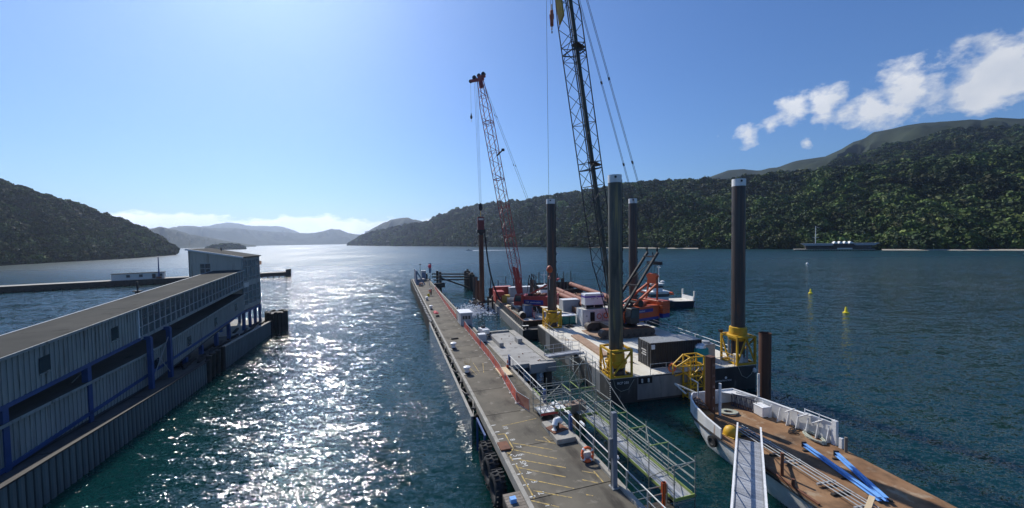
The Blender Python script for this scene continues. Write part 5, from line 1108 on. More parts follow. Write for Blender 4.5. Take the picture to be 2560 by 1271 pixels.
# derrick mast, pendants and gantry
mf = Vector((.7, 0, zt + 1.2)); mt = Vector((-6.9, 0, zt + 9.6))
for s in (-1, 1):
    MB().bar(mf + Vector((0, s * 1.15, 0)), mt + Vector((0, s * .95, 0)), .26, .34).build('mast_leg', M('dark_mast_paint', (.035, .036, .038), rough=.7, spec=.25), cr)
for f in (.08, .45, .93): MB().bar(mf.lerp(mt, f) + Vector((0, -1.1, 0)), mf.lerp(mt, f) + Vector((0, 1.1, 0)), .55, .22).build('mast_crosspiece', legdark_m, cr)
MB().bar(mf.lerp(mt, .48) + Vector((0, -1.1, 0)), mf.lerp(mt, .92) + Vector((0, 1, 0)), .09).bar(mf.lerp(mt, .48) + Vector((0, 1.1, 0)), mf.lerp(mt, .7) + Vector((0, -1, 0)), .09).build('mast_brace', crane_black_m, cr)
for s in (-1, 1):
    for d in (-.1, .1):
        MB().tube(mt + Vector((0, s * .95 + d, 0)), hd + Vector((-.3, s * .55 + d, 0)), .03, 5).build('pendant', greyrope_m, cr)
    for f in (.28, .52, .75): MB().bar((mt + Vector((0, s * .95, 0))).lerp(hd + Vector((-.3, s * .55, 0)), f), (mt + Vector((0, s * .95, 0))).lerp(hd + Vector((-.3, s * .55, 0)), f + .008), .26, .12).build('pendant_link', black_m, cr)
    MB().bar(mt + Vector((0, s * .95, -.2)), mt + Vector((.1, s * .95, .9)), .14).build('pendant_lug', black_m, cr)
gtp = Vector((-7.0, 0, zt + 5.0))
for s in (-1, 1):
    MB().bar((-1.2, s * 1.1, zt + 1.9), gtp + Vector((0, s * .8, 0)), .26, .3).build('gantry_leg', orange_m, cr); MB().bar((-6.6, s * 1.1, zt + 1.9), gtp + Vector((0, s * .8, 0)), .2).build('gantry_strut', orange_m, cr)
for f in (.3, .62, .95): MB().bar(Vector((-1.2, -1.1, zt + 1.9)).lerp(gtp, f) + Vector((0, .3 * f, 0)), Vector((-1.2, 1.1, zt + 1.9)).lerp(gtp, f), .3, .12).build('gantry_crosspiece', orange_m, cr)
hp = gtp + Vector((.1, 0, .25))
MB().prism([(-.9, -.3), (.9, -.3), (.75, .35), (1.0, .9), (.55, 1.25), (.15, 1.15), (-.15, 1.15), (-.55, 1.25), (-1.0, .9), (-.75, .35)], hp.x - .25, hp.x + .25, 'x').build('gantry_head', orange_m, cr).location = (0, 0, hp.z)
br_ = Vector((-7.3, 0, zt + 8.0)); MB().bar(br_ + Vector((0, -1.3, 0)), br_ + Vector((0, 1.3, 0)), .4, .5).build('bridle', black_m, cr)
for y_ in (-1.0, -.4, .2, .9): MB().tube(br_ + Vector((0, y_, 0)), hp + Vector((0, y_ * .7, 1.0)), .035, 5).build('luffing_rope', greyrope_m, cr)
MB().tube(mt, br_, .08, 6).build('bridle_link', black_m, cr)
# hooks hang plumb from the boom head
hx = hd + fw1 * .15; hz = 44.4 - oc1.z
for d in ((.22, .1), (-.22, -.1), (.0, .25)): MB().tube(hx + Vector((d[0], d[1], 0)), Vector((hx.x + d[0], hx.y + d[1], hz)), .022, 5).build('hoist_rope', greyrope_m, cr)
hk = thing('hook_block', 'orange hook block with black hook hanging beside the black boom', 'hook block', oc1 + Matrix.Rotation(rz1, 3, 'Z') @ Vector((hx.x, hx.y, 0)) * 1.0, rz1 + .9); hk.location.z = 44.4
MB().prism([(-.32, 0), (-.46, -.6), (-.3, -1.5), (-.16, -1.75), (.16, -1.75), (.3, -1.5), (.46, -.6), (.32, 0), (.1, .18), (-.1, .18)], -.2, .2, 'y').build('cheek_plates', orange_m, hk, bevel=.04)
MB().tube((0, -.26, -.6), (0, .26, -.6), .3, 14).build('sheave', red_m, hk, True)
MB().path([(0, 0, -1.7), (0, 0, -1.95), (.18, 0, -2.08), (.26, 0, -2.3), (.1, 0, -2.52), (-.14, 0, -2.5), (-.28, 0, -2.3)], .085, 8).build('hook', black_m, hk, True)
MB().tube((0, 0, .15), (0, 0, .9), .07, 6).build('rope_socket', black_m, hk)
ax_ = hd + fw1 * .8 + Vector((0, -.2, 0)); ballz = 12.2
MB().tube(ax_, Vector((ax_.x, ax_.y, ballz + .5 - oc1.z)), .022, 5).build('whip_rope', greyrope_m, cr)
bl_ = thing('ball_hook', 'orange headache ball with chain hanging by the corner leg', 'hook', oc1 + Matrix.Rotation(rz1, 3, 'Z') @ Vector((ax_.x, ax_.y, 0)), rz1); bl_.location.z = ballz
MB().lathe([(0, -.45), (.3, -.35), (.42, 0), (.3, .35), (.1, .5), (0, .52)], 14).build('ball', orange_m, bl_, True); MB().path([(0, 0, -.4), (.02, 0, -.8), (.18, 0, -.95), (.1, 0, -1.15), (-.12, 0, -1.1)], .06, 6).build('hook', red_m, bl_, True)
MB().tube((.02, 0, -.9), (.1, .05, -2.6), .05, 5).build('sling', steel_m, bl_)
# ------------------------------------------------------------------ piling barge behind the jack-up barge
pb = thing('piling_barge', 'long crane barge with black ribbed bulwark and cluttered deck', 'barge', B(0, 0, 0), BR)
E0, E1, F0, F1 = -2.25, 11.0, 25.3, 60.0
MB().box(E0, E1, F0, F1, -.7, 1.52).build('hull', hull_m, pb, bevel=.03)
for k in range(17): MB().box(E0 - .012, E0 - .003, F0 + .05 + 2.03 * k, F0 + 2.02 + 2.03 * k, -.5, 1.45).build('side_plate', hullgrey_m, pb)
for i in range(8):
    for j in range(2): MB().box(E0 + .9 + 6.1 * j, E0 + 6.95 + 6.1 * j, F0 + 2.3 + 4 * i, F0 + 6.25 + 4 * i, 1.525, 1.6).build('deck_plate', bargedeck_m, pb)
MB().box(E0 + .02, E0 + .6, F0, F1, 1.525, 1.58).build('side_deck', kerb_m, pb); MB().box(E0, E1, F0, F0 + 1.9, 1.525, 1.575).build('fore_deck', darkconc_m, pb)
MB().box(E0 + .66, E0 + .72, F0 + 2.1, F1, 1.55, 2.55).build('bulwark', black_m, pb); MB().box(E0 + .6, E0 + .8, F0 + 2.1, F1, 2.552, 2.62).build('bulwark_rail', rust_m, pb)
MB().box(E0 + .66, 2.6, F0 + 2.1, F0 + 2.16, 1.55, 2.55).build('bulwark', black_m, pb); MB().box(E0 + .6, 2.6, F0 + 2.04, F0 + 2.24, 2.552, 2.62).build('bulwark_rail', rust_m, pb)
rib = MB().prism([(-.42, 1.58), (0, 1.58), (0, 2.5), (-.1, 2.5)], -.04, .04, 'y').mesh('bulwark_rib', kerb_m)
for k in range(27): put('bulwark_rib', rib, pb, (E0 + .66, F0 + 2.3 + 1.2 * k, 0))
for x in (.35, .9): 
    MB().lathe([(.2, 0), (.16, .1), (.16, .42), (.3, .46), (.3, .54), (0, .56)], 12, (E0 + x, F0 + .75, 1.575)).build('bitt', black_m, pb, True); MB().tube((E0 + x, F0 + .75, 2.14), (E0 + x, F0 + .75, 2.16), .29, 12).build('bitt_cap', palepaint_m, pb)
MB().box(2.0, 4.0, F0 + .3, F0 + 1.3, 1.58, 1.62).build('timber_pad', pine_m, pb)
for i, (e, n, h) in enumerate([(-1.8 + 1.95 * k, 59.7, (3.6, 3.0, 3.8, 3.3)[k % 4]) for k in range(7)]):
    MB().bar((e, n, 1.6), (e, n, 1.6 + h + 1.5), .18).build('stanchion_post', black_m, pb)
MB().box(-2.2, 11, 59.8, 59.95, 1.55, 4.2).build('end_wall', black_m, pb)
# deck load
def simple_box(name, label, cat, loc, rz, sx, sy, sz, mat, topmat=None, ribs=True):
    t = thing(name, label, cat, loc, rz)
    MB().box(-sx / 2, sx / 2, -sy / 2, sy / 2, .08, sz).build('body', mat, t, bevel=.03); MB().box(-sx / 2 - .04, sx / 2 + .04, -sy / 2 - .04, sy / 2 + .04, sz, sz + .07).build('top', topmat or mat, t)
    MB().box(-sx / 2 + .06, sx / 2 - .06, -sy / 2 + .06, sy / 2 - .06, 0, .08).build('skid', black_m, t)
    if ribs:
        for k in range(int(sx / .5)): MB().box(-sx / 2 + .2 + .5 * k, -sx / 2 + .28 + .5 * k, -sy / 2 - .03, -sy / 2 - .002, .15, sz - .1).build('rib', mat, t)
    return t
container(B(1.9, 54.5, DZ), BR, 'pale grey container with white roof behind the red crane', contgrey_m, roofmat=bright_m, h=3.2)
container(B(9.3, 38.2, BZ - .9), BR, 'small blue-grey ribbed container behind the site office', contgrey_m, L_=3.6, h=2.3, roofmat=bright_m)
simple_box('power_pack', 'red hydraulic power pack at the far corner of the piling barge', 'power pack', B(-.9, 53.6, DZ), BR, 2.0, 3.2, 2.6, red_m)
simple_box('power_pack', 'low red machine behind the yellow box', 'power pack', B(.6, 57.2, DZ), BR, 4.2, 1.8, 3.2, red_m, M('pink_red', (.5, .2, .18), rough=.6))
simple_box('tool_box', 'yellow steel tool box on the piling barge', 'tool box', B(.5, 52.6, DZ), BR, 1.9, 1.4, 1.7, M('ochre_paint', (.5, .33, .06), rough=.6))
simple_box('power_pack', 'dark rust-topped machine beside the worker in orange', 'power pack', B(3.6, 46.0, DZ), BR, 2.2, 3.2, 1.5, legdark_m, rust_m)
simple_box('power_pack', 'blue engine box near the bulwark corner', 'engine', B(1.3, 35.6, DZ), BR, 1.5, 2.0, 2.2, M('worn_blue', (.05, .11, .24), (.04, .07, .13), .6, scale=3), black_m)
pil = thing('pipe_section', 'grey half-open pipe section lying on the piling barge deck', 'pipe', B(-.1, 33.6, DZ + .62), BR - .05)
MB().tube((0, -.1, 0), (0, 1.2, 0), .62, 18, cap=False).build('shell', M('pale_pipe', (.33, .31, .27), rough=.7), pil, True); MB().tube((0, .05, 0), (0, .1, 0), .6, 18).build('inner_face', dark_m, pil)
bx2 = thing('steel_beam', 'pale box beam lying along the piling barge deck', 'beam', B(-.55, 37.2, DZ), BR + .05)
MB().box(-.3, .3, -2.6, 2.6, .05, .65).build('web', M('dull_beam', (.3, .28, .22), (.2, .17, .13), .7, scale=1.5), bx2, bevel=.02)
for y_ in (-1.5, 0, 1.5): MB().tube((0, y_, .655), (0, y_, .66), .22, 12).build('manhole', dark_m, bx2)
for i, (e, n, rz, L_) in enumerate(((-.2, 45.5, .05, 3.4), (.2, 49.5, -.06, 4.0), (.5, 44, .2, 2.6), (-.6, 41.5, .1, 2.2), (1.0, 50.5, .02, 3.6), (-.9, 39.8, -.1, 1.6))):
    o = tag(MB().box(-.14, .14, -L_ / 2, L_ / 2, 0, .12).box(.18, .42, -L_ / 2 + .3, L_ / 2, 0, .1).build('timber_planks', pine_m, None, bevel=.01), ('pale timber planks beside the coiled hose', 'long pale planks near the far worker', 'pale planks at the feet of the worker in orange', 'short pale planks beyond the box beam', 'pale planks beside the yellow tool box', 'short pale offcut next to the bulwark')[i], 'planks'); o.location = B(e, n, DZ); o.rotation_euler.z = BR + rz
hs_ = tag(MB().path([(1.3 * math.cos(a * .35), 1.9 * math.sin(a * .35) + .004 * a, .08 + .004 * a) for a in range(38)], .09, 6).build('coiled_hose', rubber_m, None, True), 'coiled black hose on the piling barge deck', 'hose'); hs_.location = B(-.25, 47.6, DZ)
dh = tag(MB().lathe([(0, 0), (1.2, .01), (.9, .25), (.3, .38), (0, .4)], 12).build('tarpaulin', M('dark_sheet', (.05, .06, .06), rough=.6), None, True), 'dark crumpled sheet lying beside the box beam', 'sheet'); dh.location = B(-.75, 41.4, DZ); dh.scale = (.6, 1.2, .7)
rk = thing('pipe_rack', 'rack of pale scaffold tubes on the piling barge', 'rack', B(1.5, 50.6, DZ), BR)
for i in range(4):
    for j in range(6): MB().tube((-1.0 + .0 * i, -.5 + .2 * j, .4 + .3 * i), (1.0, -.5 + .2 * j, .4 + .3 * i), .05, 6).build('tube', steel_m, rk)
for x in (-.8, .8):
    for y_ in (-.6, .6): MB().bar((x, y_, 0), (x, y_, 1.6), .08).build('upright', steel_m, rk)
rs = thing('access_steps', 'red and white railed steps beside the corner leg', 'steps', B(2.3, 33.8, DZ), BR)
for k in range(5): MB().box(-.4, .4, -.9 + .35 * k, -.6 + .35 * k, .22 * k, .22 * k + .06).build('tread', steel_m, rs)
for x in (-.42, .42): MB().bar((x, -.9, .9), (x, .85, 1.9), .06).bar((x, -.9, 0), (x, -.9, .95), .05).bar((x, .8, 0), (x, .8, 1.9), .05).bar((x, -.95, 0), (x, .9, .9), .06, .2).build('stringer', red_m if x < 0 else palepaint_m, rs)

# ---- material barge with long pipes
mbg = thing('material_barge', 'dark open barge loaded with long rusty pipes', 'barge', B(0, 0, 0), BR)
MB().box(11.2, 25.0, 29.5, 72, -.7, 1.3).build('hull', hull_m, mbg); MB().box(11.3, 24.9, 29.6, 71.9, 1.305, 1.4).build('deck', rust_m, mbg)
for k in range(14): MB().box(11.2 + .98 * k, 12.1 + .98 * k, 71.6, 71.75, 1.4, 3.6).build('end_panel', black_m, mbg)
for k in range(11): MB().box(11.22, 11.4, 30 + 1.5 * k, 31.4 + 1.5 * k, 1.4, 2.6).build('side_panel', M('tan_rust', (.3, .19, .12), (.22, .12, .07), .8, scale=2) if k == 0 else MATS['tan_rust'], mbg)
for e, h in ((12.0, 3.2), (12.7, 3.0), (14.2, 3.6), (19.0, 3.2), (19.8, 3.1), (21.6, 3.4), (23.9, 3.6)): MB().bar((e, 71.4, 1.4), (e, 71.4, 3.2 + h), .2).build('stanchion_post', black_m, mbg)
for n in (40, 52, 64): MB().box(12.5, 24.5, n, n + .4, 1.4, 2.45).build('cradle', darktimber_m, mbg)
def long_pipe(a, b, r, label):
    a, b = B(*a), B(*b); t = thing('steel_pipe', label, 'pipe', a, 0, 'rusty pipes on the material barge'); d = b - a
    p = MB().tube((0, 0, 0), d, r, 18, cap=False).build('shell', rustpile_m if r > 1 else M('pipe_rust_' + str(int(a.x * 10)), (.30, .115, .07), (.2, .075, .05), .75, scale=.8, wear=((.38, .25, .19), 2.2, .63)), t, True)
    for f in (.0, .33, .34, .66, .995): MB().tube(d * f, d * (f + .004), r + .03, 18).build('weld_band', rust_m, p)
long_pipe((15.9, 62.5, 3.05), (14.7, 36, 3.05), .55, 'red-brown pipe lying between the other two long pipes')
long_pipe((13.7, 60, 3.05), (13.0, 34, 3.05), .55, 'dull brown pipe nearest the site office')
long_pipe((23.4, 70.2, 3.1), (21.6, 38, 3.1), .6, 'long rusty pipe lying apart along the far side of the barge')
for i in range(9):
    o = tag(MB().bar((0, 0, 0), (random.uniform(-1, 1), random.uniform(.6, 1.8), random.uniform(.1, .6)), .22, .18).build('scrap_steel', (rust_m, pine_m, legdark_m)[i % 3], None), ('rusty steel offcut lying among the long pipes', 'pale timber offcut lying among the long pipes', 'dark steel offcut lying among the long pipes')[i % 3], 'scrap', 'scrap among the long pipes'); o.location = B(17 + 4.2 * random.random(), 56 + 10 * random.random(), 1.5)
sm = tag(MB().box(-.5, .5, -.4, .4, 0, .5).build('white_crate', bright_m, None, bevel=.03), 'small white crate behind the long pipes', 'crate'); sm.location = B(19.5, 64, 1.4)

# ------------------------------------------------------------------ red crawler crane
ro = Vector((2.75, 76.4, DZ)); bd = Vector((-.93, .36, 0)).normalized(); rz2 = math.atan2(bd.y, bd.x)
rd = thing('crawler_crane', 'red crawler crane with slim lattice boom on the piling barge', 'crane', ro, rz2)
zt = crawler_base(rd, BR + math.pi / 2 - rz2, 6.4, 4.2, .9, 1.0)
h2 = MB().prism([(-5.0, zt), (1.0, zt), (1.2, zt + .6), (.8, zt + 1.9), (-5.0, zt + 1.9)], -1.5, 1.5, 'y').build('house', red_m, rd, bevel=.05)
for s in (-1, 1): MB().box(-4.0, .2, s * 1.525 - .008, s * 1.525 + .008, zt + .25, zt + 1.15).build('side_stripe', bluepaint_m, rd)
lettering('HEB  construction', .42, bright_m, rd, (-1.9, 1.54, zt + .7), (R_(90), 0, R_(180)))
for i in range(3): MB().box(-6.3, -4.95, -1.9, 1.9, zt + .1 + .7 * i, zt + .76 + .7 * i).build('counterweight', red_m, rd, bevel=.05)
cb2 = MB().prism([(0, zt + .1), (1.7, zt + .1), (1.8, zt + 1.2), (1.4, zt + 2.3), (0, zt + 2.3)], 1.55, 2.6, 'y').build('cab', red_m, rd, bevel=.05); MB().prism([(.2, zt + .9), (1.6, zt + .9), (1.35, zt + 2.1), (.2, zt + 2.1)], 1.53, 2.62, 'y').build('cab_window', glassy_m, cb2)
for x in (-3.6, -2.3, -1.2): MB().box(x - .45, x + .45, -1.2, 1.2, zt + 1.9, zt + 2.3).build('engine_cover', rust_m if x < -2 else black_m, h2, bevel=.03)
f2 = Vector((1.1, 0, zt + .9)); t2 = Vector((9.35, 0, 49.2 - DZ))
P2, L2, ax2, fw2 = lattice(f2, t2, .88, 7.0, 6.0, 1.45, M('red_boom_paint', (.36, .05, .045), (.28, .04, .04), .55, scale=1), rd, .075, .04, .75, .45)
MB().bar(P2(1.2, -1, 0), P2(6.5, -1, 0), .3, .5).bar(P2(1.2, 1, 0), P2(6.8, 1, 0), .12, .6).build('boom_butt', red_m, rd)
for s in (13.0, 25.0, 37): 
    p = MB()
    for a, b in (((-1, -1), (1, -1)), ((1, -1), (1, 1)), ((1, 1), (-1, 1)), ((-1, 1), (-1, -1))): p.bar(P2(s, *a), P2(s, *b), .1)
    p.build('section_joint', red_m, rd)
MB().tube(P2(29.5, 1, -1), P2(30.3, 1.0, -2.6), .15, 8).build('rope_guide_arm', black_m, rd); MB().lathe([(0, -.3), (.32, -.2), (.32, .2), (0, .3)], 12, P2(30.3, 1.0, -2.7)).build('rope_guide', black_m, rd, True)
MB().bar(t2 - fw2 * .8, t2 + fw2 * 2.2 + Vector((0, 0, .5)), .5, .5).bar(t2 - ax2 * 1.6, t2 + ax2 * .8, .8, .7).build('boom_head', red_m, rd)
MB().bar(t2 + ax2 * .5, t2 + fw2 * 2.2 + Vector((0, 0, .5)), .16).bar(t2 + ax2 * .5, t2 - fw2 * 1.2 + ax2 * .5, .5).build('head_stay', red_m, rd)
for d in (-.9, .1, 1.2): MB().tube(t2 + fw2 * d + ax2 * .9 + Vector((0, -.25, 0)), t2 + fw2 * d + ax2 * .9 + Vector((0, .25, 0)), .42, 14).build('head_sheave', black_m, rd, True)
MB().tube(t2 + fw2 * 2.3 + Vector((0, -.15, .5)), t2 + fw2 * 2.3 + Vector((0, .15, .5)), .36, 12).build('jib_sheave', black_m, rd, True)
m2f = Vector((.2, 0, zt + 1.5)); m2t = Vector((-6.6, 0, zt + 5.2))
for s in (-1, 1):
    MB().bar(m2f + Vector((0, s * .9, 0)), m2t + Vector((0, s * .8, 0)), .24, .3).build('mast_leg', red_m, rd)
    MB().tube(m2t + Vector((0, s * .8, 0)), t2 + Vector((-.3, s * .45, .2)), .028, 5).build('pendant', greyrope_m, rd)
    for f in (.3, .55, .8): MB().bar((m2t + Vector((0, s * .8, 0))).lerp(t2 + Vector((-.3, s * .45, .2)), f), (m2t + Vector((0, s * .8, 0))).lerp(t2 + Vector((-.3, s * .45, .2)), f + .009), .18, .1).build('pendant_link', black_m, rd)
    MB().bar((-2.6, s * .9, zt + 1.9), (-1.0, s * .9, zt + 6.0), .1).build('gantry_leg', black_m, rd); MB().bar((-1.0, s * .9, zt + 6.0), (-.4, s * .9, zt + 1.9), .1).build('gantry_strut', black_m, rd)
MB().bar(m2t + Vector((0, -.9, 0)), m2t + Vector((0, .9, 0)), .3).build('mast_crosspiece', red_m, rd)
M2 = Matrix.Rotation(rz2, 3, 'Z')
def rw(v): return ro + M2 @ Vector(v)
lettering('LIEBHERR', .62, black_m, rd, P2(9.2, -1.06, 0), (0, 0, 0)).rotation_euler = (Matrix((ax2, -fw2 * -1, ax2.cross(fw2))).transposed()).to_euler()
# hammer line, hammer, driven pile
pile_xy = Vector((-7.05, 87.4))
pt = rw(t2 + fw2 * 1.1)
for d in (-.3, 0, .3): 
    a = pt + Vector((d, 0, 0)); b = Vector((pile_xy.x + d * .7, pile_xy.y, 24.6))
    Mi = M2.inverted(); MB().tube(Mi @ (a - ro), Mi @ (b - ro), .022, 5).build('hoist_rope', greyrope_m, rd)
jl = t2 + fw2 * 2.3 + Vector((0, 0, .4)); MB().tube(jl, jl + Vector((0, 0, -6.6)), .02, 5).build('whip_rope', greyrope_m, rd)
wh = thing('whip_hook', 'small black hook hanging from the red crane jib', 'hook', rw(jl + Vector((0, 0, -7.3))), 0)
MB().lathe([(0, -.45), (.22, -.25), (.26, .1), (.1, .5), (.08, .8), (0, .8)], 10).build('weight', black_m, wh, True); MB().path([(0, 0, -.4), (.02, 0, -.6), (.16, 0, -.75), (0, 0, -.9), (-.15, 0, -.8)], .05, 6).build('hook', palepaint_m, wh)
vh = thing('vibro_hammer', 'dark red vibrating hammer clamped on top of the pile being driven', 'hammer', Vector((pile_xy.x, pile_xy.y, 17.2)), .2)
MB().box(-.75, .75, -.5, .5, 1.2, 4.3).build('exciter_case', M('hammer_red', (.17, .03, .03), (.1, .02, .02), .55, scale=2), vh, bevel=.08); MB().box(-.95, .95, -.6, .6, .6, 1.3).build('suppressor', black_m, vh, bevel=.05)
MB().box(-.55, .55, -.52, -.505, 3.5, 3.95).build('name_plate', palepaint_m, vh); MB().prism([(-.6, .6), (.6, .6), (.35, -.1), (-.35, -.1)], -.35, .35, 'y').build('clamp', black_m, vh)
MB().bar((0, 0, 4.3), (0, 0, 5.6), .12).build('suspension', yellow_m, vh)
hb = thing('hook_block', 'black hook block above the vibrating hammer', 'hook block', Vector((pile_xy.x, pile_xy.y, 22.9)), .2)
MB().prism([(-.3, 0), (-.45, .6), (-.4, 1.4), (0, 1.8), (.4, 1.4), (.45, .6), (.3, 0)], -.25, .25, 'y').build('cheek_plates', black_m, hb, bevel=.05); MB().tube((0, -.3, .9), (0, .3, .9), .42, 14).build('sheave', black_m, hb, True)
def pile(name, x, y, z0, z1, r, mat, label, hollow=True, sides=18, group=None):
    t = thing(name, label, 'pile', (x, y, 0), 0, group)
    MB().tube((0, 0, z0), (0, 0, z1), r, sides, cap=False).build('shell', mat, t, True); MB().tube((0, 0, z1 - .25), (0, 0, z1 - .2), r - .01, sides).build('fill', dark_m, t)
    MB().tube((0, 0, z1 - .12), (0, 0, z1 + .004), r + .02, sides, cap=False).build('rim', mat, t)
    return t
pile('driven_pile', pile_xy.x, pile_xy.y, -3, 17.3, .55, rustpile_m, 'tall dark red pile being driven amid the splashing water')
pile('standing_pile', -9.3, 94.8, -3, 7.0, .62, legdark_m, 'dark grey pile standing furthest from the piling barge')
pile('standing_pile', -8.2, 91.2, -3, 6.4, .55, rustpile_m, 'short red-brown pile between two others')
gd = thing('pile_guide', 'timber guide frame holding the driven pile off the barge corner', 'guide frame', Vector((pile_xy.x, pile_xy.y, 0)), BR)
for s in (-.75, .75): MB().bar((-3.0, s, 1.9), (5.0, s, 1.9), .3).build('guide_beam', darktimber_m, gd)
for x in (-2.6, -.8, .85): MB().bar((x, -.9, 1.9), (x, 3.0, 1.9), .26).build('cross_beam', darktimber_m, gd)
for x in (1.2, 2.2, 3.2): MB().bar((x, -1, -1), (x, -1, 3.2), .35).build('guide_post', darktimber_m, gd)
hsz = thing('hydraulic_hose', 'thick black hose drooping from the hammer to the barge deck', 'hose', (0, 0, 0))
pts = []
a, b = Vector((pile_xy.x + .8, pile_xy.y, 18.6)), B(-.7, 50.3, DZ + .1)
for i in range(25):
    t = i / 24; p = a.lerp(b, t); p.z = a.z + (b.z - a.z) * (t ** .82 * .62 + t * .38) - 1.6 * math.sin(math.pi * t); p.z = max(p.z, DZ + .1); p.x += .9 * math.sin(math.pi * t) * -.6; pts.append(p)
for d in (-.09, .09): MB().path([p + Vector((d, 0, 0)) for p in pts], .09, 7).build('hose_line', rubber_m, hsz, True)
# splash at the pile
rg_ = np.random.default_rng(4); sp = MB()
for i in range(1900):
    a = rg_.random() * 6.283; rr = abs(rg_.normal(0, 2.6)) + .5; x, y = pile_xy.x + rr * math.cos(a) * 1.5 - 1.4, pile_xy.y + rr * math.sin(a) * 1.5 - 2.0
    s = .06 + .2 * rg_.random() ** 2; z = .02 + max(0, rg_.normal(.1, 1.3)) * math.exp(-rr / 2.2)
    sp.lathe([(0, -.3 * s), (s, 0), (.6 * s, .5 * s), (0, .6 * s)], 5, (x, y, z))
tag(sp.build('splash_foam', foam_m), 'white splash and foam around the pile being driven', 'foam', kind='stuff')

# ------------------------------------------------------------------ small working vessels behind
def workboat(name, label, loc, rz, L_, w, hullmat, house, mast, cat='boat', deckmat=None):
    t = thing(name, label, cat, loc, rz)
    pl = [(-L_ / 2, -w / 2), (L_ * .25, -w / 2), (L_ * .42, -w * .3), (L_ / 2, 0), (L_ * .42, w * .3), (L_ * .25, w / 2), (-L_ / 2, w / 2)]
    m = MB(); n = len(pl); m.add([(x * .95, y * .85, -.4) for x, y in pl] + [(x, y, 1.3 + .5 * max(0, x / L_)) for x, y in pl], [tuple(range(n - 1, -1, -1)), tuple(range(n, 2 * n))] + [(i, (i + 1) % n, n + (i + 1) % n, n + i) for i in range(n)]); m.build('hull', hullmat, t)
    m = MB(); m.add([(x * 1.01, y * 1.02, 1.1 + .5 * max(0, x / L_)) for x, y in pl] + [(x * 1.01, y * 1.02, 1.32 + .5 * max(0, x / L_)) for x, y in pl], [(i, (i + 1) % n, n + (i + 1) % n, n + i) for i in range(n)]); m.build('rubbing_strake', rubber_m, t)
    for x0, x1, z0, z1, ww in house:
        o = MB().box(x0, x1, -ww / 2, ww / 2, z0, z1).build('deckhouse', white_m if z0 < 1.5 else bright_m, t, bevel=.08); MB().box(x0 - .02, x1 + .02, -ww / 2 - .02, ww / 2 + .02, z0 + (z1 - z0) * .5, z0 + (z1 - z0) * .82).build('window_band', glassy_m, o); MB().box(x0 - .25, x1 + .25, -ww / 2 - .2, ww / 2 + .2, z1, z1 + .1).build('roof', bright_m, o)
    if mast:
        mx = MB().tube((mast[0], 0, mast[1]), (mast[0], 0, mast[2]), .07, 6).build('mast', bright_m, t); MB().bar((mast[0], -.8, mast[2] - .8), (mast[0], .8, mast[2] - .8), .08).build('yard', bright_m, mx); MB().lathe([(0, 0), (.45, .05), (.45, .3), (0, .5)], 12, (mast[0] - .9, 0, mast[1] + .2)).build('radar_dome', bright_m, mx, True)
    return t
wb1 = workboat('workboat', 'white workboat with flat stern deck moored beyond the orange crane', (35.2, 88.6, 0), R_(188), 13, 5, M('blue_black_hull', (.02, .028, .05), rough=.5), [(-.5, 4.0, 1.3, 3.6, 3.6), (.8, 3.2, 3.6, 5.4, 2.8)], (1.0, 5.4, 10.0))
MB().box(-6.2, -1.0, -2.2, 2.2, 1.32, 1.4).build('stern_deck', bargedeck_m, wb1); MB().box(-6.4, -6.2, -2.3, 2.3, 1.3, 2.3).build('transom_bulwark', white_m, wb1)
for y_ in (-2.3, 2.3): MB().box(-6.6, -6.3, y_ - .2, y_ + .2, .2, 3.6).build('stern_post', palepaint_m, wb1)
MB().lathe([(.35, -.4), (.7, -.38), (.75, 0), (.7, .38), (.35, .4)], 16, (-.4, 2.9, .9), 'y').build('tyre', rubber_m, wb1, True); MB().lathe([(0, 0), (.8, 0), (.55, .5), (0, .6)], 14, (-1.2, 1.2, 2.9)).build('life_raft', cone_m, wb1, True)
workboat('workboat', 'small white launch with radar dome behind the corner leg', (7.6, 90.5, 0), R_(100), 11, 4, white_m, [(-1.5, 2.6, 1.3, 3.4, 3.0), (-.8, 1.6, 3.4, 4.9, 2.4)], (0, 4.9, 8.4))
pile('standing_pile', 4.4, 86.6, -3, 6.9, .42, legdark_m, 'dark pile standing in the water behind the red crane gantry')
for x, y, h, lb_ in ((12.2, 100, 4.4, 'shorter of two black mooring piles beyond the long pipes'), (13.3, 100.4, 5.6, 'taller of two black mooring piles beyond the long pipes')): pile('standing_pile', x, y, -2, h, .45, black_m, lb_, group='black mooring piles')
# ------------------------------------------------------------------ rusty flat-topped barge with white bow
KR = K.a
kb = thing('flat_barge', 'white-hulled barge with rusty flat deck and raised bow bulwark', 'barge', K(0, 0, 0), KR)
outl = [(0, -16), (0, -6), (0, 1.7), (.08, 3.4), (.32, 5.0), (.72, 6.0), (1.3, 6.62), (3.4, 6.85), (5.5, 6.9), (6.15, 5.0), (6.6, 3), (7.0, -.6), (6.95, -6), (6.85, -16)]
n = len(outl); cx, cy = 3.5, -4
m = MB()
def ring(f, z, dn=0): return [(cx + (x - cx) * f, y - (dn if y > 4 else 0), z) for x, y in outl]
rs_ = [ring(.82, -.6, 2.2), ring(.95, .05, 1.1), ring(.985, .75, .35), ring(1.0, 1.42, 0)]
m.add([p for r in rs_ for p in r], [(j * n + i, j * n + (i + 1) % n, (j + 1) * n + (i + 1) % n, (j + 1) * n + i) for j in range(3) for i in range(n)] + [tuple(range(n - 1, -1, -1))])
m.build('hull', khull_m, kb, True)
m = MB(); m.prism([(x, y) for x, y in outl], 1.425, 1.5); m.build('deck', rustdeck_m, kb)
m = MB()
for a, b in zip(outl[:7], outl[1:8]): m.bar((a[0] - .03, a[1], 1.36), (b[0] - .03, b[1], 1.36), .09, .1)
m.build('rubbing_strake', M('strake_black', (.03, .03, .032), rough=.7), kb)
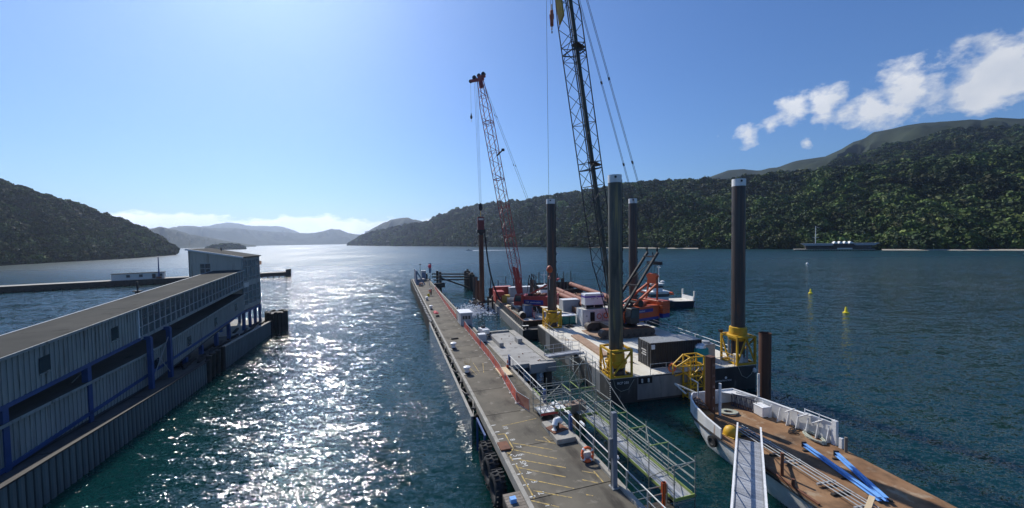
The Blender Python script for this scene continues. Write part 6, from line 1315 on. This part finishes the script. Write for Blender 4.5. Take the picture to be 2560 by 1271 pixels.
def bulw(idx, z0, zs, mat, nm):
    m = MB()
    for (i, j), (za, zb) in zip(zip(idx[:-1], idx[1:]), zip(zs[:-1], zs[1:])):
        a, b = outl[i] if isinstance(i, int) else i, outl[j] if isinstance(j, int) else j
        d = Vector((b[0] - a[0], b[1] - a[1], 0)).normalized(); nn = Vector((-d.y, d.x, 0)) * .05
        A_, B_ = Vector((a[0], a[1], 0)), Vector((b[0], b[1], 0))
        vs = [A_ - nn + Vector((0, 0, z0)), B_ - nn + Vector((0, 0, z0)), B_ + nn + Vector((0, 0, z0)), A_ + nn + Vector((0, 0, z0)), A_ - nn + Vector((0, 0, za)), B_ - nn + Vector((0, 0, zb)), B_ + nn + Vector((0, 0, zb)), A_ + nn + Vector((0, 0, za))]
        m.add(vs, [(0, 3, 2, 1), (4, 5, 6, 7), (0, 1, 5, 4), (1, 2, 6, 5), (2, 3, 7, 6), (3, 0, 4, 7)])
    return m.build(nm, mat, kb)
bulw([2, 3, 4, 5, 6, 7, 8, 9, 10, (7.0, -.6)], 1.5, [2.15, 2.3, 2.5, 2.62, 2.7, 2.62, 2.6, 2.6, 2.62, 2.9], khull_m, 'bulwark')
cp = [(.0, 1.7, 2.17), (.08, 3.4, 2.32), (.32, 5.0, 2.52), (.72, 6.0, 2.64), (1.3, 6.62, 2.72), (3.4, 6.85, 2.64), (5.5, 6.9, 2.62), (6.15, 5.0, 2.62), (6.6, 3, 2.64), (7.0, -.6, 2.92)]
MB().path(cp, .07, 6).build('bulwark_rail', bright_m, kb, True)
for i in range(9):
    f = i / 8; x, y_ = 6.1 + .85 * f, 5.0 - 5.4 * f; MB().prism([(x - .07, 1.5), (x - .38, 1.5), (x - .12, 2.5 + .2 * f), (x - .07, 2.5 + .2 * f)], y_ - .025, y_ + .025, 'y').build('bulwark_bracket', white_m, kb)
MB().prism([(5.45, 6.8), (3.9, 6.85), (5.9, 5.2)], 2.5, 2.56).build('bow_gusset', white_m, kb)
MB().prism([(.35, 4.2), (1.45, 4.2), (1.6, 6.5), (1.0, 6.4), (.45, 5.2)], 1.5, 2.0).build('anchor_deck', M('orange_rust', (.48, .22, .07), (.36, .15, .05), .8, scale=2), kb)
MB().box(6.86, 7.08, -.85, -.55, 1.5, 3.2).box(6.85, 7.09, -1.25, -1.05, 1.5, 2.2).build('end_post', white_m, kb)
for f in (.45, .62, .8): MB().tube((6.1 + .85 * f - .1, 5.0 - 5.4 * f, 2.4), (6.1 + .85 * f - .1, 5 - 5.4 * f - .8, 3.0), .05, 6).build('rail_bracket', bright_m, kb)
stanch_rail(kb, [(6.62, 1.2), (6.95, -.7)], 2.7, .5, bright_m, .03, .9)
MB().tube((6.2, 4.9, 1.5), (6.2, 4.9, 4.6), .09, 8).tube((6.2, 4.9, 2.6), (5.2, 6.2, 2.6), .06, 6).build('bow_post', palepaint_m, kb)
MB().tube((2.55, 4.9, 1.5), (2.55, 4.9, 4.1), .11, 10).build('bow_post', bright_m, kb); MB().tube((1.3, 5.9, 2.0), (1.3, 5.9, 3.9), .05, 8).tube((1.3, 5.9, 3.9), (.9, 6.3, 4.15), .06, 8).build('davit', palepaint_m, kb)
MB().bar((.9, 6.9, 2.6), (.3, 7.6, 3.3), .1).bar((1.9, 6.9, 2.6), (.3, 7.6, 3.3), .1).build('bow_fairlead', palepaint_m, kb)
for x, y_ in ((.45, -2.8), (.1, -3.85)): MB().tube((x, y_, 1.5), (x, y_, 2.9 if x > .3 else 2.0), .09, 8).build('side_bitt', rust_m, kb)
MB().bar((.08, -1.7, 1.56), (.08, -5.4, 1.56), .14, .1).build('edge_rail', rust_m, kb)
MB().tube((6.75, -1.6, 1.5), (6.75, -1.6, 2.5), .09, 8).build('side_bitt', timber_m, kb)
# stained plank cribbing
rope = tag(MB().path([((.75 - .006 * a) * math.cos(a * .45), (.55 - .004 * a) * math.sin(a * .45), .06 + .008 * (a % 14)) for a in range(60)], .06, 6).build('coiled_rope', rope_m, None, True), 'big coil of pale rope on the bow deck of the rusty barge', 'rope'); rope.location = K(3.5, 5.0, KZ)
rope2 = tag(MB().path([((.5 - .004 * a) * math.cos(a * .5), (.9 - .004 * a) * math.sin(a * .5), .06 + .02 * (a % 9)) for a in range(50)], .05, 6).build('coiled_rope', rope_m, None, True), 'tangle of green-grey rope against the side bulwark', 'rope'); rope2.location = K(6.35, .2, KZ)
rope3 = tag(MB().path([(.25 * math.cos(a * .6) + .02 * a - .3, .02 * a + .2 * math.sin(a * .5), .06 + .01 * (a % 5)) for a in range(60)], .035, 5).build('hose_run', rubber_m, None, True), 'black hoses lying along the foot of the side bulwark', 'hose'); rope3.location = K(5.7, 1.0, KZ)
ch = tag(MB().path([(.5 * math.cos(a * .7) * (1 - a / 90), .7 * math.sin(a * .6), .06 + .012 * a) for a in range(50)], .05, 5).build('anchor_chain', M('rusty_chain', (.14, .08, .05), rough=.8), None), 'rusty chain heaped on the orange bow platform', 'chain'); ch.location = K(1.15, 5.6, 2.0)
kt = tyre(K(-.16, 2.4, .95), KR + R_(0), .36, .22, 'small black tyre hung on the white bow of the rusty barge')
yb = thing('yellow_float', 'yellow domed float with flat base on the rusty deck', 'float', K(1.05, 2.0, KZ), KR + .3)
MB().lathe([(.0, .08), (.50, .08), (.48, .3), (.36, .55), (.15, .68), (0, .7)], 16).build('dome', yellow_m, yb, True); MB().box(-.5, .75, -.55, .4, 0, .08).build('base', yellow_m, yb, bevel=.03); MB().prism([(.1, .08), (.6, .08), (.4, .62), (.15, .66)], -.05, .05, 'y').build('fin', yellow_m, yb)
bxw = thing('deck_locker', 'white locker at the foot of the bow post', 'locker', K(5.75, 4.1, KZ), KR)
MB().box(-.35, .35, -.45, .45, .04, .8).build('body', white_m, bxw, bevel=.03); MB().box(-.38, .38, -.48, .48, .8, .86).build('lid', bright_m, bxw, bevel=.02); MB().box(-.3, .3, -.4, .4, 0, .04).build('foot', black_m, bxw)
rk2 = thing('lattice_frame', 'dark wire lattice frame leaning on the white bow bulwark', 'frame', K(5.15, 5.3, KZ), KR + R_(-68))
MB().bar((-1.0, 0, 1.05), (1.0, 0, 1.05), .06).bar((-1, 0, .05), (1, 0, .05), .06).build('chord', M('blue_black_steel', (.04, .05, .09), rough=.5), rk2)
lat = MB()
for i in range(10): lat.bar((-1 + .2 * i, 0, .05), (-1 + .2 * (i + 1), 0, 1.05) if i % 2 else (-1 + .2 * i, 0, 1.05), .03); lat.bar((-1 + .2 * i, 0, 1.05), (-1 + .2 * (i + 1), 0, .05), .03)
lat.build('lattice', MATS['blue_black_steel'], rk2)
pf = thing('pipe_bundle', 'bundle of long thin steel pipes with cross bars lying on the rusty deck', 'pipes', K(2.12, -1.9, KZ), KR)
for x in (-.42, -.12, .2, .42): MB().tube((x, -4.6, .26 + .02 * x), (x, 4.5, .26), .035, 8).build('pipe', steel_m, pf, True)
for y_ in (-4.2, -2.2, 0, 2.2, 4.2): MB().bar((-.65, y_, .16), (.65, y_, .16), .1).build('cross_bar', steel_m, pf)
for y_ in (-3, 1, 3.5): MB().box(-.6, .6, y_ - .08, y_ + .08, 0, .11).build('bearer', darktimber_m, pf)
def blue_beam(a, b, label):
    a, b = K(*a), K(*b); d = b - a; t = thing('blue_beam', label, 'beam', a, math.atan2(d.y, d.x)); L_ = d.length
    MB().box(0, L_, -.11, .11, .09, .12).box(0, L_, -.11, .11, .29, .32).box(0, L_, -.02, .02, .12, .29).build('section', skyblue_m, t); MB().box(-.05, .02, -.15, .15, .05, .4).build('end_plate', black_m, t)
    for f in (.08, .62, .95): MB().box(L_ * f - .06, L_ * f + .06, -.4, .4, 0, .09).build('bearer', darktimber_m, t)
blue_beam((4.6, -.55, KZ), (3.45, -5.9, KZ), 'pale blue steel beam nearest the pipe bundle')
blue_beam((5.6, -1.9, KZ), (3.75, -6.0, KZ), 'pale blue steel beam further from the pipe bundle')
pk = tag(MB().box(-1.1, 1.1, -.12, .12, 0, .08).build('timber_plank', pine_m, None), 'pale plank across the ends of the pipe bundle', 'plank'); pk.location = K(2.0, -6.4, KZ + .36); pk.rotation_euler.z = KR + .5
# spud piles
sp1 = thing('spud_pile', 'square-sided rusty spud pile with painted numbers in the bow of the barge', 'pile', K(2.0, 5.35, 0), KR + .3)
MB().prism([(-.3, -.22), (-.22, -.3), (.22, -.3), (.3, -.22), (.3, .22), (.22, .3), (-.22, .3), (-.3, .22)], -3, 6.25).build('shaft', rustpile_m, sp1)
for i in range(6): lettering(str(12 - i), .3, M('number_paint', (.4, .3, .25), rough=.8) if i == 0 else MATS['number_paint'], sp1, (-.02, -.31, 5.6 - .9 * i), (R_(90), 0, 0), 'painted_number')
pile('standing_pile', 24.8, 37.1, -3, 6.5, .53, rustpile_m, 'thick rusty pile standing in open water beside the barge corner')
# aluminium gangway from the shore
ag = thing('gangway', 'wide silver aluminium gangway with side rails leading to the rusty barge', 'gangway', (0, 0, 0))
a, b = Vector((16.0, 25.5, 2.0)), Vector((10.2, 16.2, 2.75)); d = b - a; L_ = d.length; ag.location = a; ag.rotation_euler = (0, -math.asin(d.z / L_), math.atan2(d.y, d.x))
for k in range(int(L_ / .3)): MB().box(.3 * k, .3 * k + .285, -.62, .62, 0, .04).build('tread_plate', alu_m, ag)
for s in (-.68, .68):
    MB().box(0, L_, s - .05, s + .05, -.14, .1).build('side_beam', alu_m, ag); MB().box(-.5, L_, s - .05, s + .05, .85, .96).build('handrail', bright_m, ag)
    for k in range(7):
        x = .02 + k * (L_ - .1) / 6; MB().box(x, x + .06, s - .03, s + .03, .1, .85).build('rail_post', alu_m, ag)
        if k < 6: MB().bar((x + .03, s, .12), (x + (L_ - .1) / 6, s, .85), .04).build('rail_brace', alu_m, ag)

# ------------------------------------------------------------------ tube scaffolding beside the jetty
sc = thing('scaffold_walkway', 'tube and board scaffold walkway with lime toe boards along the jetty', 'scaffold', W(0, 0, 0), WR)
ZS = 1.6; a0, a1 = 8.05, 9.45; n_lo, n_hi = -2.5, 8.2
tub = {}
def tb(p, q, nm, mat=tube_m, r=.03, par=None):
    return MB().tube(p, q, r, 6).build(nm, mat, par or sc, True)
bays = [n_lo + (n_hi - n_lo) * i / 5 for i in range(6)]
for i, n_ in enumerate(bays):
    for e in (a0, a1):
        h = 2.05 + (.25 if (i + int(e)) % 2 else 0); tb((e, n_, -.6), (e, n_, ZS + h), 'standard')
        for z in (ZS + .5, ZS + 1.0, ZS + 1.5): MB().tube((e, n_, z - .03), (e, n_, z + .03), .055, 8).build('rosette', tube_m, sc)
    tb((a0, n_, ZS + 2.0), (a1, n_, ZS + 2.0), 'transom', lime_m if i in (1, 2, 3) else tube_m, .035)
    tb((a0, n_, ZS - .12), (a1, n_, ZS - .12), 'transom')
for e in (a0, a1):
    for z in (.5, 1.0, 1.5, 2.0): tb((e, n_lo, ZS + z), (e, n_hi, ZS + z), 'ledger')
    tb((e + (.12 if e == a0 else -.12), n_lo, ZS + 1.05), (e + (.12 if e == a0 else -.12), n_hi, ZS + 1.05), 'handrail')
    tb((e, n_lo, .2), (e, n_hi, .2), 'ledger')
    for i in range(5):
        p, q = (bays[i], bays[i + 1]) if i % 2 else (bays[i + 1], bays[i])
        tb((a0, bays[i], ZS + 2.0), (a1, bays[i + 1], ZS + 2.0), 'plan_brace', r=.025) if e == a0 and i % 2 else None
        if True: tb((e, p, ZS + .1), (e, q, ZS + 2.0), 'diagonal_brace', r=.025)
for i in range(5):
    for k in range(5):
        MB().box(a0 + .05 + .268 * k, a0 + .305 + .268 * k, bays[i] + .02, bays[i + 1] - .02, ZS - .05, ZS).build('deck_board', alu_m, sc)
    for e in (a0 + .02, a1 - .05): MB().box(e, e + .03, bays[i] + .03, bays[i + 1] - .03, ZS + .004, ZS + .17).build('toe_board', lime_m, sc)
for n_ in (n_lo, n_hi): MB().box(a0, a1, n_ - .02, n_ + .02, ZS + .004, ZS + .18).build('toe_board', lime_m, sc)
# taller landing tower at its outer end, with stair up to the jetty
st = thing('scaffold_tower', 'open scaffold tower standing over the outer end of the walkway', 'scaffold', W(0, 0, 0), WR)
for e in (8.0, 9.5):
    for n_ in (8.45, 10.2):
        tb((e, n_, -.6), (e, n_, ZS + 4.3), 'standard', par=st)
        for z in (1, 1.5, 2.5, 3, 3.6): MB().tube((e, n_, ZS + z - .03), (e, n_, ZS + z + .03), .055, 8).build('rosette', tube_m, st)
for z in (1.0, 2.2, 4.2):
    for p, q in (((8.0, 8.45), (9.5, 8.45)), ((9.5, 8.45), (9.5, 10.2)), ((9.5, 10.2), (8.0, 10.2)), ((8.0, 10.2), (8.0, 8.45))): tb((*p, ZS + z), (*q, ZS + z), 'ledger', lime_m if z == 2.2 and p[0] == 8.0 else tube_m, par=st)
for p, q in (((8.0, 8.45, 2.2), (8.0, 10.2, 4.2)), ((9.5, 8.45, 2.2), (9.5, 10.2, 4.2)), ((8.0, 10.2, 2.2), (9.5, 10.2, 4.2)), ((9.5, 8.45, 4.2), (9.5, 4.0, 2.0)), ((9.5, 10.2, 4.2), (9.5, 8.45, .2))): tb((p[0], p[1], ZS + p[2]), (q[0], q[1], ZS + q[2]), 'diagonal_brace', r=.026, par=st)
for k in range(5): MB().box(8.05 + .28 * k, 8.31 + .28 * k, 8.5, 10.15, ZS - .05, ZS).build('deck_board', alu_m, st)
for z in (2.2, 4.2):
    for n_ in (8.45, 10.2): tb((5.3, n_, ZS + z + .05), (8.0, n_, ZS + z), 'tie_tube', par=st)
ss = thing('scaffold_stair', 'scaffold stair with white treads standing on the jetty kerb by the barrier end', 'scaffold', W(0, 0, 0), WR)
for e in (4.0, 5.15, 6.5):
    for n_ in (6.9, 8.5):
        tb((e, n_, 2.5 if e < 5.4 else -.6), (e, n_, 5.0 if n_ > 7 else 4.4), 'standard', par=ss)
        for z in (3.1, 3.6, 4.1): MB().tube((e, n_, z - .03), (e, n_, z + .03), .055, 8).build('rosette', tube_m, ss)
for z in (3.0, 3.5, 4.0, 4.35):
    for n_ in (6.9, 8.5): tb((4.0, n_, z), (6.5, n_, z), 'ledger', par=ss)
    for e in (4.0, 6.5):
        if z != 3.5: tb((e, 6.9, z), (e, 8.5, z), 'ledger', lime_m if z == 4.35 else tube_m, .035, par=ss)
for k in range(6): MB().box(4.05 + .24 * k, 4.27 + .24 * k, 6.95, 8.45, 2.78 + .0 * k, 2.83).build('deck_board', bright_m if k % 2 else alu_m, ss)
for k in range(4): MB().box(5.5 + .26 * k, 5.74 + .26 * k, 6.95, 8.45, 3.0 - .12 * k, 3.05 - .12 * k).build('tread', bright_m, ss)
MB().box(4.0, 5.4, 6.86, 6.9, 2.83, 3.0).build('toe_board', M('red_white_board', (.6, .08, .06), rough=.6), ss); MB().box(5.2, 6.5, 6.86, 6.9, 2.95, 3.15).build('toe_board', lime_m, ss)
for p, q in (((4, 6.9, 2.6), (5.15, 6.9, 4.4)), ((6.5, 6.9, 3), (6.5, 8.5, 4.6)), ((4, 8.5, 2.6), (6.5, 8.5, 4.4))): tb(p, q, 'diagonal_brace', r=.025, par=ss)
rb = thing('rubble_beam', 'broken concrete beam with rubble jutting out past the scaffold stair', 'beam', W(5.45, 9.6, 1.7), WR)
MB().box(0, 3.6, -.45, .45, -.3, .45).build('beam', M('brown_rubble', (.24, .17, .13), (.32, .24, .19), .9, scale=3, bump=.05), rb, bevel=.04)
for i in range(16):
    s = .1 + .13 * random.random(); o = MB().lathe([(0, -s), (s, -.3 * s), (.8 * s, .5 * s), (0, .8 * s)], 6).build('rubble', MATS['brown_rubble'] if i % 3 else palepaint_m, rb); o.location = (.2 + 3.2 * random.random(), random.uniform(-.35, .35), .5); o.rotation_euler = (random.random(), random.random(), random.random() * 3)
MB().box(2.6, 3.5, -.4, .4, -3.5, -.3).build('pile', M('brown_concrete_pile', (.17, .13, .09), rough=.85), rb)
tp = thing('timber_pontoon', 'dark plank pontoon between the jetty and the scaffold walkway', 'pontoon', W(5.6, -6.2, 0), WR)
for k in range(18): MB().box(0, 2.5 if k < 17 else 4.4, .245 * k, .245 * k + .225, 1.2, 1.28).build('plank', darktimber_m, tp)
for k in range(12): MB().box(2.52, 4.6, -1.0 + .245 * k, -1.0 + .245 * k + .225, 1.2, 1.28).build('plank', darktimber_m, tp)
for x in (.1, 2.3, 4.3): MB().box(x, x + .25, -1, 4.4 if x < 3 else 1.9, .7, 1.2).build('bearer', darktimber_m, tp)
for x, y_ in ((.3, 4.0), (2.3, 4.0), (4.4, 1.5)): MB().tube((x, y_, -2), (x, y_, 1.2), .2, 8).build('bearing_pile', darktimber_m, tp)
stanch_rail(tp, [(.15, 4.2), (2.4, 4.2)], 1.28, 1.0, tube_m, .03, 1.1)
rp = thing('red_post', 'red rescue post at the near end of the scaffold', 'post', W(7.45, -2.4, 1.28), WR)
MB().tube((0, 0, 0), (0, 0, 1.5), .09, 10).build('shaft', cone_m, rp, True); MB().box(-.12, .12, -.08, .08, .9, 1.5).build('box', orange_m, rp)
# ------------------------------------------------------------------ far shore: dark low building on piles, beach, buoys, boats
d0, d1 = Vector((306.9, 410.3, 0)), Vector((364.4, 377.1, 0)); dd_ = d1 - d0; rzb = math.atan2(dd_.y, dd_.x); bL = dd_.length
fb = thing('waterfront_building', 'long low black waterfront building with pale roofs and four sawtooth rooflights', 'building', d0, rzb)
pale_roof = M('pale_metal_roof', (.33, .36, .39), (.28, .31, .34), .45, .3, scale=.2)
MB().box(9, 62, 3, 14, 1.5, 6.0).build('wall', black_m, fb)
MB().prism([(4, 7.6), (8, 5.2), (31, 5.2), (31, 7.6)], -1.0, 6, 'y').build('roof', pale_roof, fb); MB().prism([(46, 7.8), (49, 5.4), (63, 5.4), (67, 7.8)], -1.0, 6, 'y').build('roof', pale_roof, fb)
MB().box(30, 48, 0, 12, 1.5, 7.2).build('central_block', black_m, fb)
for k in range(4):
    x = 31.5 + 4.1 * k; MB().prism([(x, 7.2), (x + 3.4, 7.2), (x + 3.4, 8.2), (x + 1.2, 9.6)], 0, 10, 'y').build('rooflight', bright_m, fb)
for k in range(10): MB().box(11 + 2.0 * k, 12.5 + 2.0 * k, 2.9, 2.98, 2.2, 4.2).build('window', glassy_m, fb)
for k in range(6): MB().box(48.5 + 2.2 * k, 50.1 + 2.2 * k, 2.9, 2.98, 2.2, 4.4).build('window', glassy_m, fb)
MB().box(-1, 64, -1.5, 14, 1.0, 1.5).build('deck', kerb_m, fb)
for k in range(30): MB().tube((-.5 + 2.15 * k, -1.0, -2), (-.5 + 2.15 * k, -1.0, 1.0), .22, 6).build('pile', darktimber_m, fb)
MB().box(34, 46, -1.7, -1.55, 1.5, 2.9).build('balustrade', palepaint_m, fb)
fm = thing('flag_mast', 'tall white flag mast behind the black waterfront building', 'mast', d0 + dd_ * .28 + Vector((7, 12, 1)), rzb)
MB().tube((0, 0, 0), (0, 0, 25), .42, 8, .25).build('pole', bright_m, fm); MB().bar((-3, 0, 13), (3, 0, 13), .3).bar((0, 0, 24.5), (5, 0, 22.5), .12).build('yard', bright_m, fm)
def beach(pts, w, label):
    m = MB(); vs = []
    for x, y in pts:
        r = math.hypot(x, y); ux, uy = x / r, y / r; vs += [(x - ux * 3, y - uy * 3, -.1), (x + ux * w, y + uy * w, 1.1)]
    m.add(vs, [(2 * i, 2 * i + 2, 2 * i + 3, 2 * i + 1) for i in range(len(pts) - 1)]); tag(m.build('beach', M('beach_sand_' + str(len(pts)), (.42, .38, .31), (.34, .31, .25), .9, scale=.1)), label, 'beach', kind='structure')
beach([(374, 384), (381, 378), (387, 374), (401, 365), (414, 356), (426, 347), (448, 331)], 3, 'pale shingle beach beyond the waterfront building')
beach([(142, 699), (174, 650), (203, 614), (228, 578), (250, 545), (262, 534)], 1.2, 'thin pale beach at the foot of the bush')
def buoy(loc, s, label):
    t = thing('channel_buoy', label, 'buoy', loc, .4, 'yellow channel buoys')
    ym = MATS.get('buoy_yellow') or M('buoy_yellow', (.8, .62, .02), rough=.45)
    MB().lathe([(0, -.3 * s), (.55 * s, -.25 * s), (.62 * s, .05 * s), (.58 * s, .2 * s), (.3 * s, .3 * s), (0, .3 * s)], 16).build('float', ym, t, True); MB().lathe([(.3 * s, .3 * s), (.2 * s, 1.25 * s), (.1 * s, 1.4 * s), (0, 1.42 * s)], 12).build('tower', ym, t, True)
    MB().tube((0, 0, 1.4 * s), (0, 0, 1.75 * s), .05 * s, 6).build('light', black_m, t)
buoy((82.5, 104.7, 0), .9, 'yellow buoy further from the jack-up barge'); buoy((68.4, 77.5, 0), .92, 'yellow buoy nearer the jack-up barge')
wbv = tag(MB().lathe([(0, -.3), (.6, -.1), (.7, .3), (.4, .8), (0, .95)], 12).build('mooring_float', bright_m, None, True), 'small white mooring float off the far shore', 'float'); wbv.location = (165, 212, 0)
workboat('motor_launch', 'white speedboat running along the far shore', (-70, 620, 0), R_(185), 9, 3, bright_m, [(-1, 1.6, 1.0, 2.6, 2.2)], None)
wk = MB(); rgw = np.random.default_rng(9)
for i in range(420):
    f = rgw.random() ** .7; x = -64 + 66 * f; y = 620 + rgw.normal(0, .6 + 3.2 * f) - 2 * f; s = (.5 + .9 * rgw.random()) * (1 - .75 * f); wk.lathe([(0, 0), (s * 1.6, .05), (s * .6, .35 * s), (0, .4 * s)], 5, (x, y, .02))
tag(wk.build('boat_wake', foam_m), 'white wake trailing behind the speedboat', 'wake', kind='stuff')
workboat('motor_launch', 'small white cruiser lying off the bush-clad shore', (48.5, 425, 0), R_(20), 8, 3, bright_m, [(-1.4, 1.8, 1.0, 2.8, 2.2)], None)

# ------------------------------------------------------------------ people
def person(label, loc, rz, pose, top=vest_m, legs=navycloth_m, hat=None, h=1.76):
    """pose: dict of joint offsets in metres (x right, y forward)"""
    J = {'pelvis': (0, 0, .95), 'waist': (0, .0, 1.12), 'chest': (0, .01, 1.34), 'neck': (0, .01, 1.50), 'chin': (0, .03, 1.56), 'head': (0, .03, 1.66), 'crown': (0, .02, 1.75),
         'hipL': (-.1, 0, .92), 'kneeL': (-.11, .03, .5), 'ankL': (-.12, -.02, .09), 'toeL': (-.13, .16, .04), 'hipR': (.1, 0, .92), 'kneeR': (.11, .03, .5), 'ankR': (.12, -.02, .09), 'toeR': (.13, .16, .04),
         'shL': (-.19, 0, 1.43), 'elL': (-.25, .02, 1.14), 'wrL': (-.24, .14, .92), 'hdL': (-.23, .18, .83), 'shR': (.19, 0, 1.43), 'elR': (.25, .02, 1.14), 'wrR': (.24, .14, .92), 'hdR': (.23, .18, .83)}
    J.update(pose); names = list(J)
    rad = dict(pelvis=.145, waist=.135, chest=.155, neck=.06, chin=.075, head=.098, crown=.06, hipL=.1, hipR=.1, kneeL=.068, kneeR=.068, ankL=.05, ankR=.05, toeL=.045, toeR=.045, shL=.075, shR=.075, elL=.052, elR=.052, wrL=.038, wrR=.038, hdL=.04, hdR=.04)
    E_ = [('pelvis', 'waist'), ('waist', 'chest'), ('chest', 'neck'), ('neck', 'chin'), ('chin', 'head'), ('head', 'crown')]
    for s in 'LR': E_ += [('pelvis', 'hip' + s), ('hip' + s, 'knee' + s), ('knee' + s, 'ank' + s), ('ank' + s, 'toe' + s), ('chest', 'sh' + s), ('sh' + s, 'el' + s), ('el' + s, 'wr' + s), ('wr' + s, 'hd' + s)]
    me = bpy.data.meshes.new('body'); me.from_pydata([J[k] for k in names], [(names.index(a), names.index(b)) for a, b in E_], []); o = bpy.data.objects.new('body', me); C.objects.link(o)
    o.modifiers.new('s', 'SKIN'); sv = me.skin_vertices[0].data
    for i, k in enumerate(names): sv[i].radius = (rad[k], rad[k] * (.78 if k in ('chest', 'waist', 'pelvis') else 1))
    sv[names.index('pelvis')].use_root = True
    o.modifiers.new('d', 'SUBSURF').levels = 1
    nm = bpy.data.meshes.new_from_object(o.evaluated_get(bpy.context.evaluated_depsgraph_get())); bpy.data.objects.remove(o)
    nm.materials.clear()
    for m_ in (legs, top, skin_m): nm.materials.append(m_)
    hd = [Vector(J['hdL']), Vector(J['hdR'])]; nz = J['neck'][2]; wz = J['waist'][2] - .1
    for p in nm.polygons:
        c = p.center; p.use_smooth = True
        p.material_index = 2 if (c.z > nz + .0 and abs(c.x - J['head'][0]) < .14) or min((c - q).length for q in hd) < .085 else (1 if c.z > wz or abs(c.x) > .2 and c.z > .7 else 0)
    t = thing('person', label, 'person', loc, rz); put('body', nm, t).scale = (h / 1.76,) * 3
    hx = J['head']; hm = hat or bright_m
    MB().lathe([(.135, -.02), (.125, .0), (.115, .07), (.07, .12), (0, .135)], 14, (hx[0], hx[1] - .01, hx[2] + .03)).build('helmet', hm, t, True)
    MB().lathe([(.178, 1.18), (.180, 1.215), (.176, 1.25)], 14, (0, .005, 0)).build('reflective_band', bright_m, t, True)
    return t
person('surveyor in orange vest standing at a tripod on the jetty', W(2.2, 76.8, 2.5), WR + 2.6, {'elR': (.3, .2, 1.2), 'wrR': (.2, .4, 1.3), 'hdR': (.16, .48, 1.34)})
person('second worker in dark clothes beside the surveyor tripod', W(2.62, 77.6, 2.5), WR + 2.0, {}, top=navycloth_m)
tr_ = thing('survey_tripod', 'survey tripod with instrument standing in front of the surveyor', 'tripod', W(2.9, 76.0, 2.5), WR)
for a in (0.3, 2.4, 4.5): MB().tube((.55 * math.cos(a), .55 * math.sin(a), 0), (.05 * math.cos(a), .05 * math.sin(a), 1.35), .025, 6).build('leg', pine_m, tr_)
MB().box(-.1, .1, -.1, .1, 1.35, 1.65).build('instrument', M('instrument_yellow', (.5, .45, .1), rough=.5), tr_, bevel=.02)
person('worker in orange walking on the piling barge beside the dark machine', B(1.75, 46.2, DZ), BR + 1.2, {'kneeL': (-.11, .22, .52), 'ankL': (-.12, .16, .1), 'toeL': (-.12, .34, .06), 'kneeR': (.11, -.02, .5), 'ankR': (.12, -.26, .13), 'toeR': (.12, -.12, .05), 'wrL': (-.2, .34, 1.1), 'hdL': (-.18, .42, 1.12), 'elL': (-.26, .1, 1.15)}, hat=bright_m)
person('worker in orange crouching by the bulwark near the hose', B(-1.1, 51.4, DZ), BR - .6, {'pelvis': (0, -.12, .55), 'waist': (0, -.06, .72), 'chest': (0, .08, .92), 'neck': (0, .14, 1.06), 'chin': (0, .18, 1.12), 'head': (0, .2, 1.21), 'crown': (0, .2, 1.3), 'hipL': (-.1, -.1, .52), 'hipR': (.1, -.1, .52), 'kneeL': (-.14, .26, .5), 'kneeR': (.14, .26, .48), 'shL': (-.19, .08, 1.0), 'shR': (.19, .08, 1.0), 'elL': (-.24, .28, .8), 'elR': (.24, .28, .8), 'wrL': (-.16, .46, .66), 'wrR': (.16, .46, .66), 'hdL': (-.12, .54, .62), 'hdR': (.12, .54, .62)})
# dry grass growing from a crack beside the kerb bollard
gr = MB()
for i in range(26):
    a = random.random() * 6.28; h = .5 + .9 * random.random(); e, q = .28 * math.cos(a), .28 * math.sin(a); gr.path([(e * .2, q * .2, 0), (e * .6, q * .6, h * .6), (e * 1.6, q * 1.6, h)], .008, 4)
g_ = tag(gr.build('dry_grass', M('straw', (.5, .38, .16), rough=.9)), 'tuft of dry grass behind the kerb bollard', 'grass', kind='stuff'); g_.location = W(.9, 19.6, 2.5)
# flag on the terminal side
fg = thing('marker_flag', 'small faded flag on a thin pole beside the terminal tower', 'flag', W(-30.4, 62.8, 1.8), WR)
MB().tube((0, 0, 0), (0, 0, 11.2), .04, 6).build('pole', steel_m, fg); MB().box(0, .5, -.01, .01, 10.4, 11.1).build('cloth', M('faded_flag', (.6, .4, .3), rough=.8), fg)
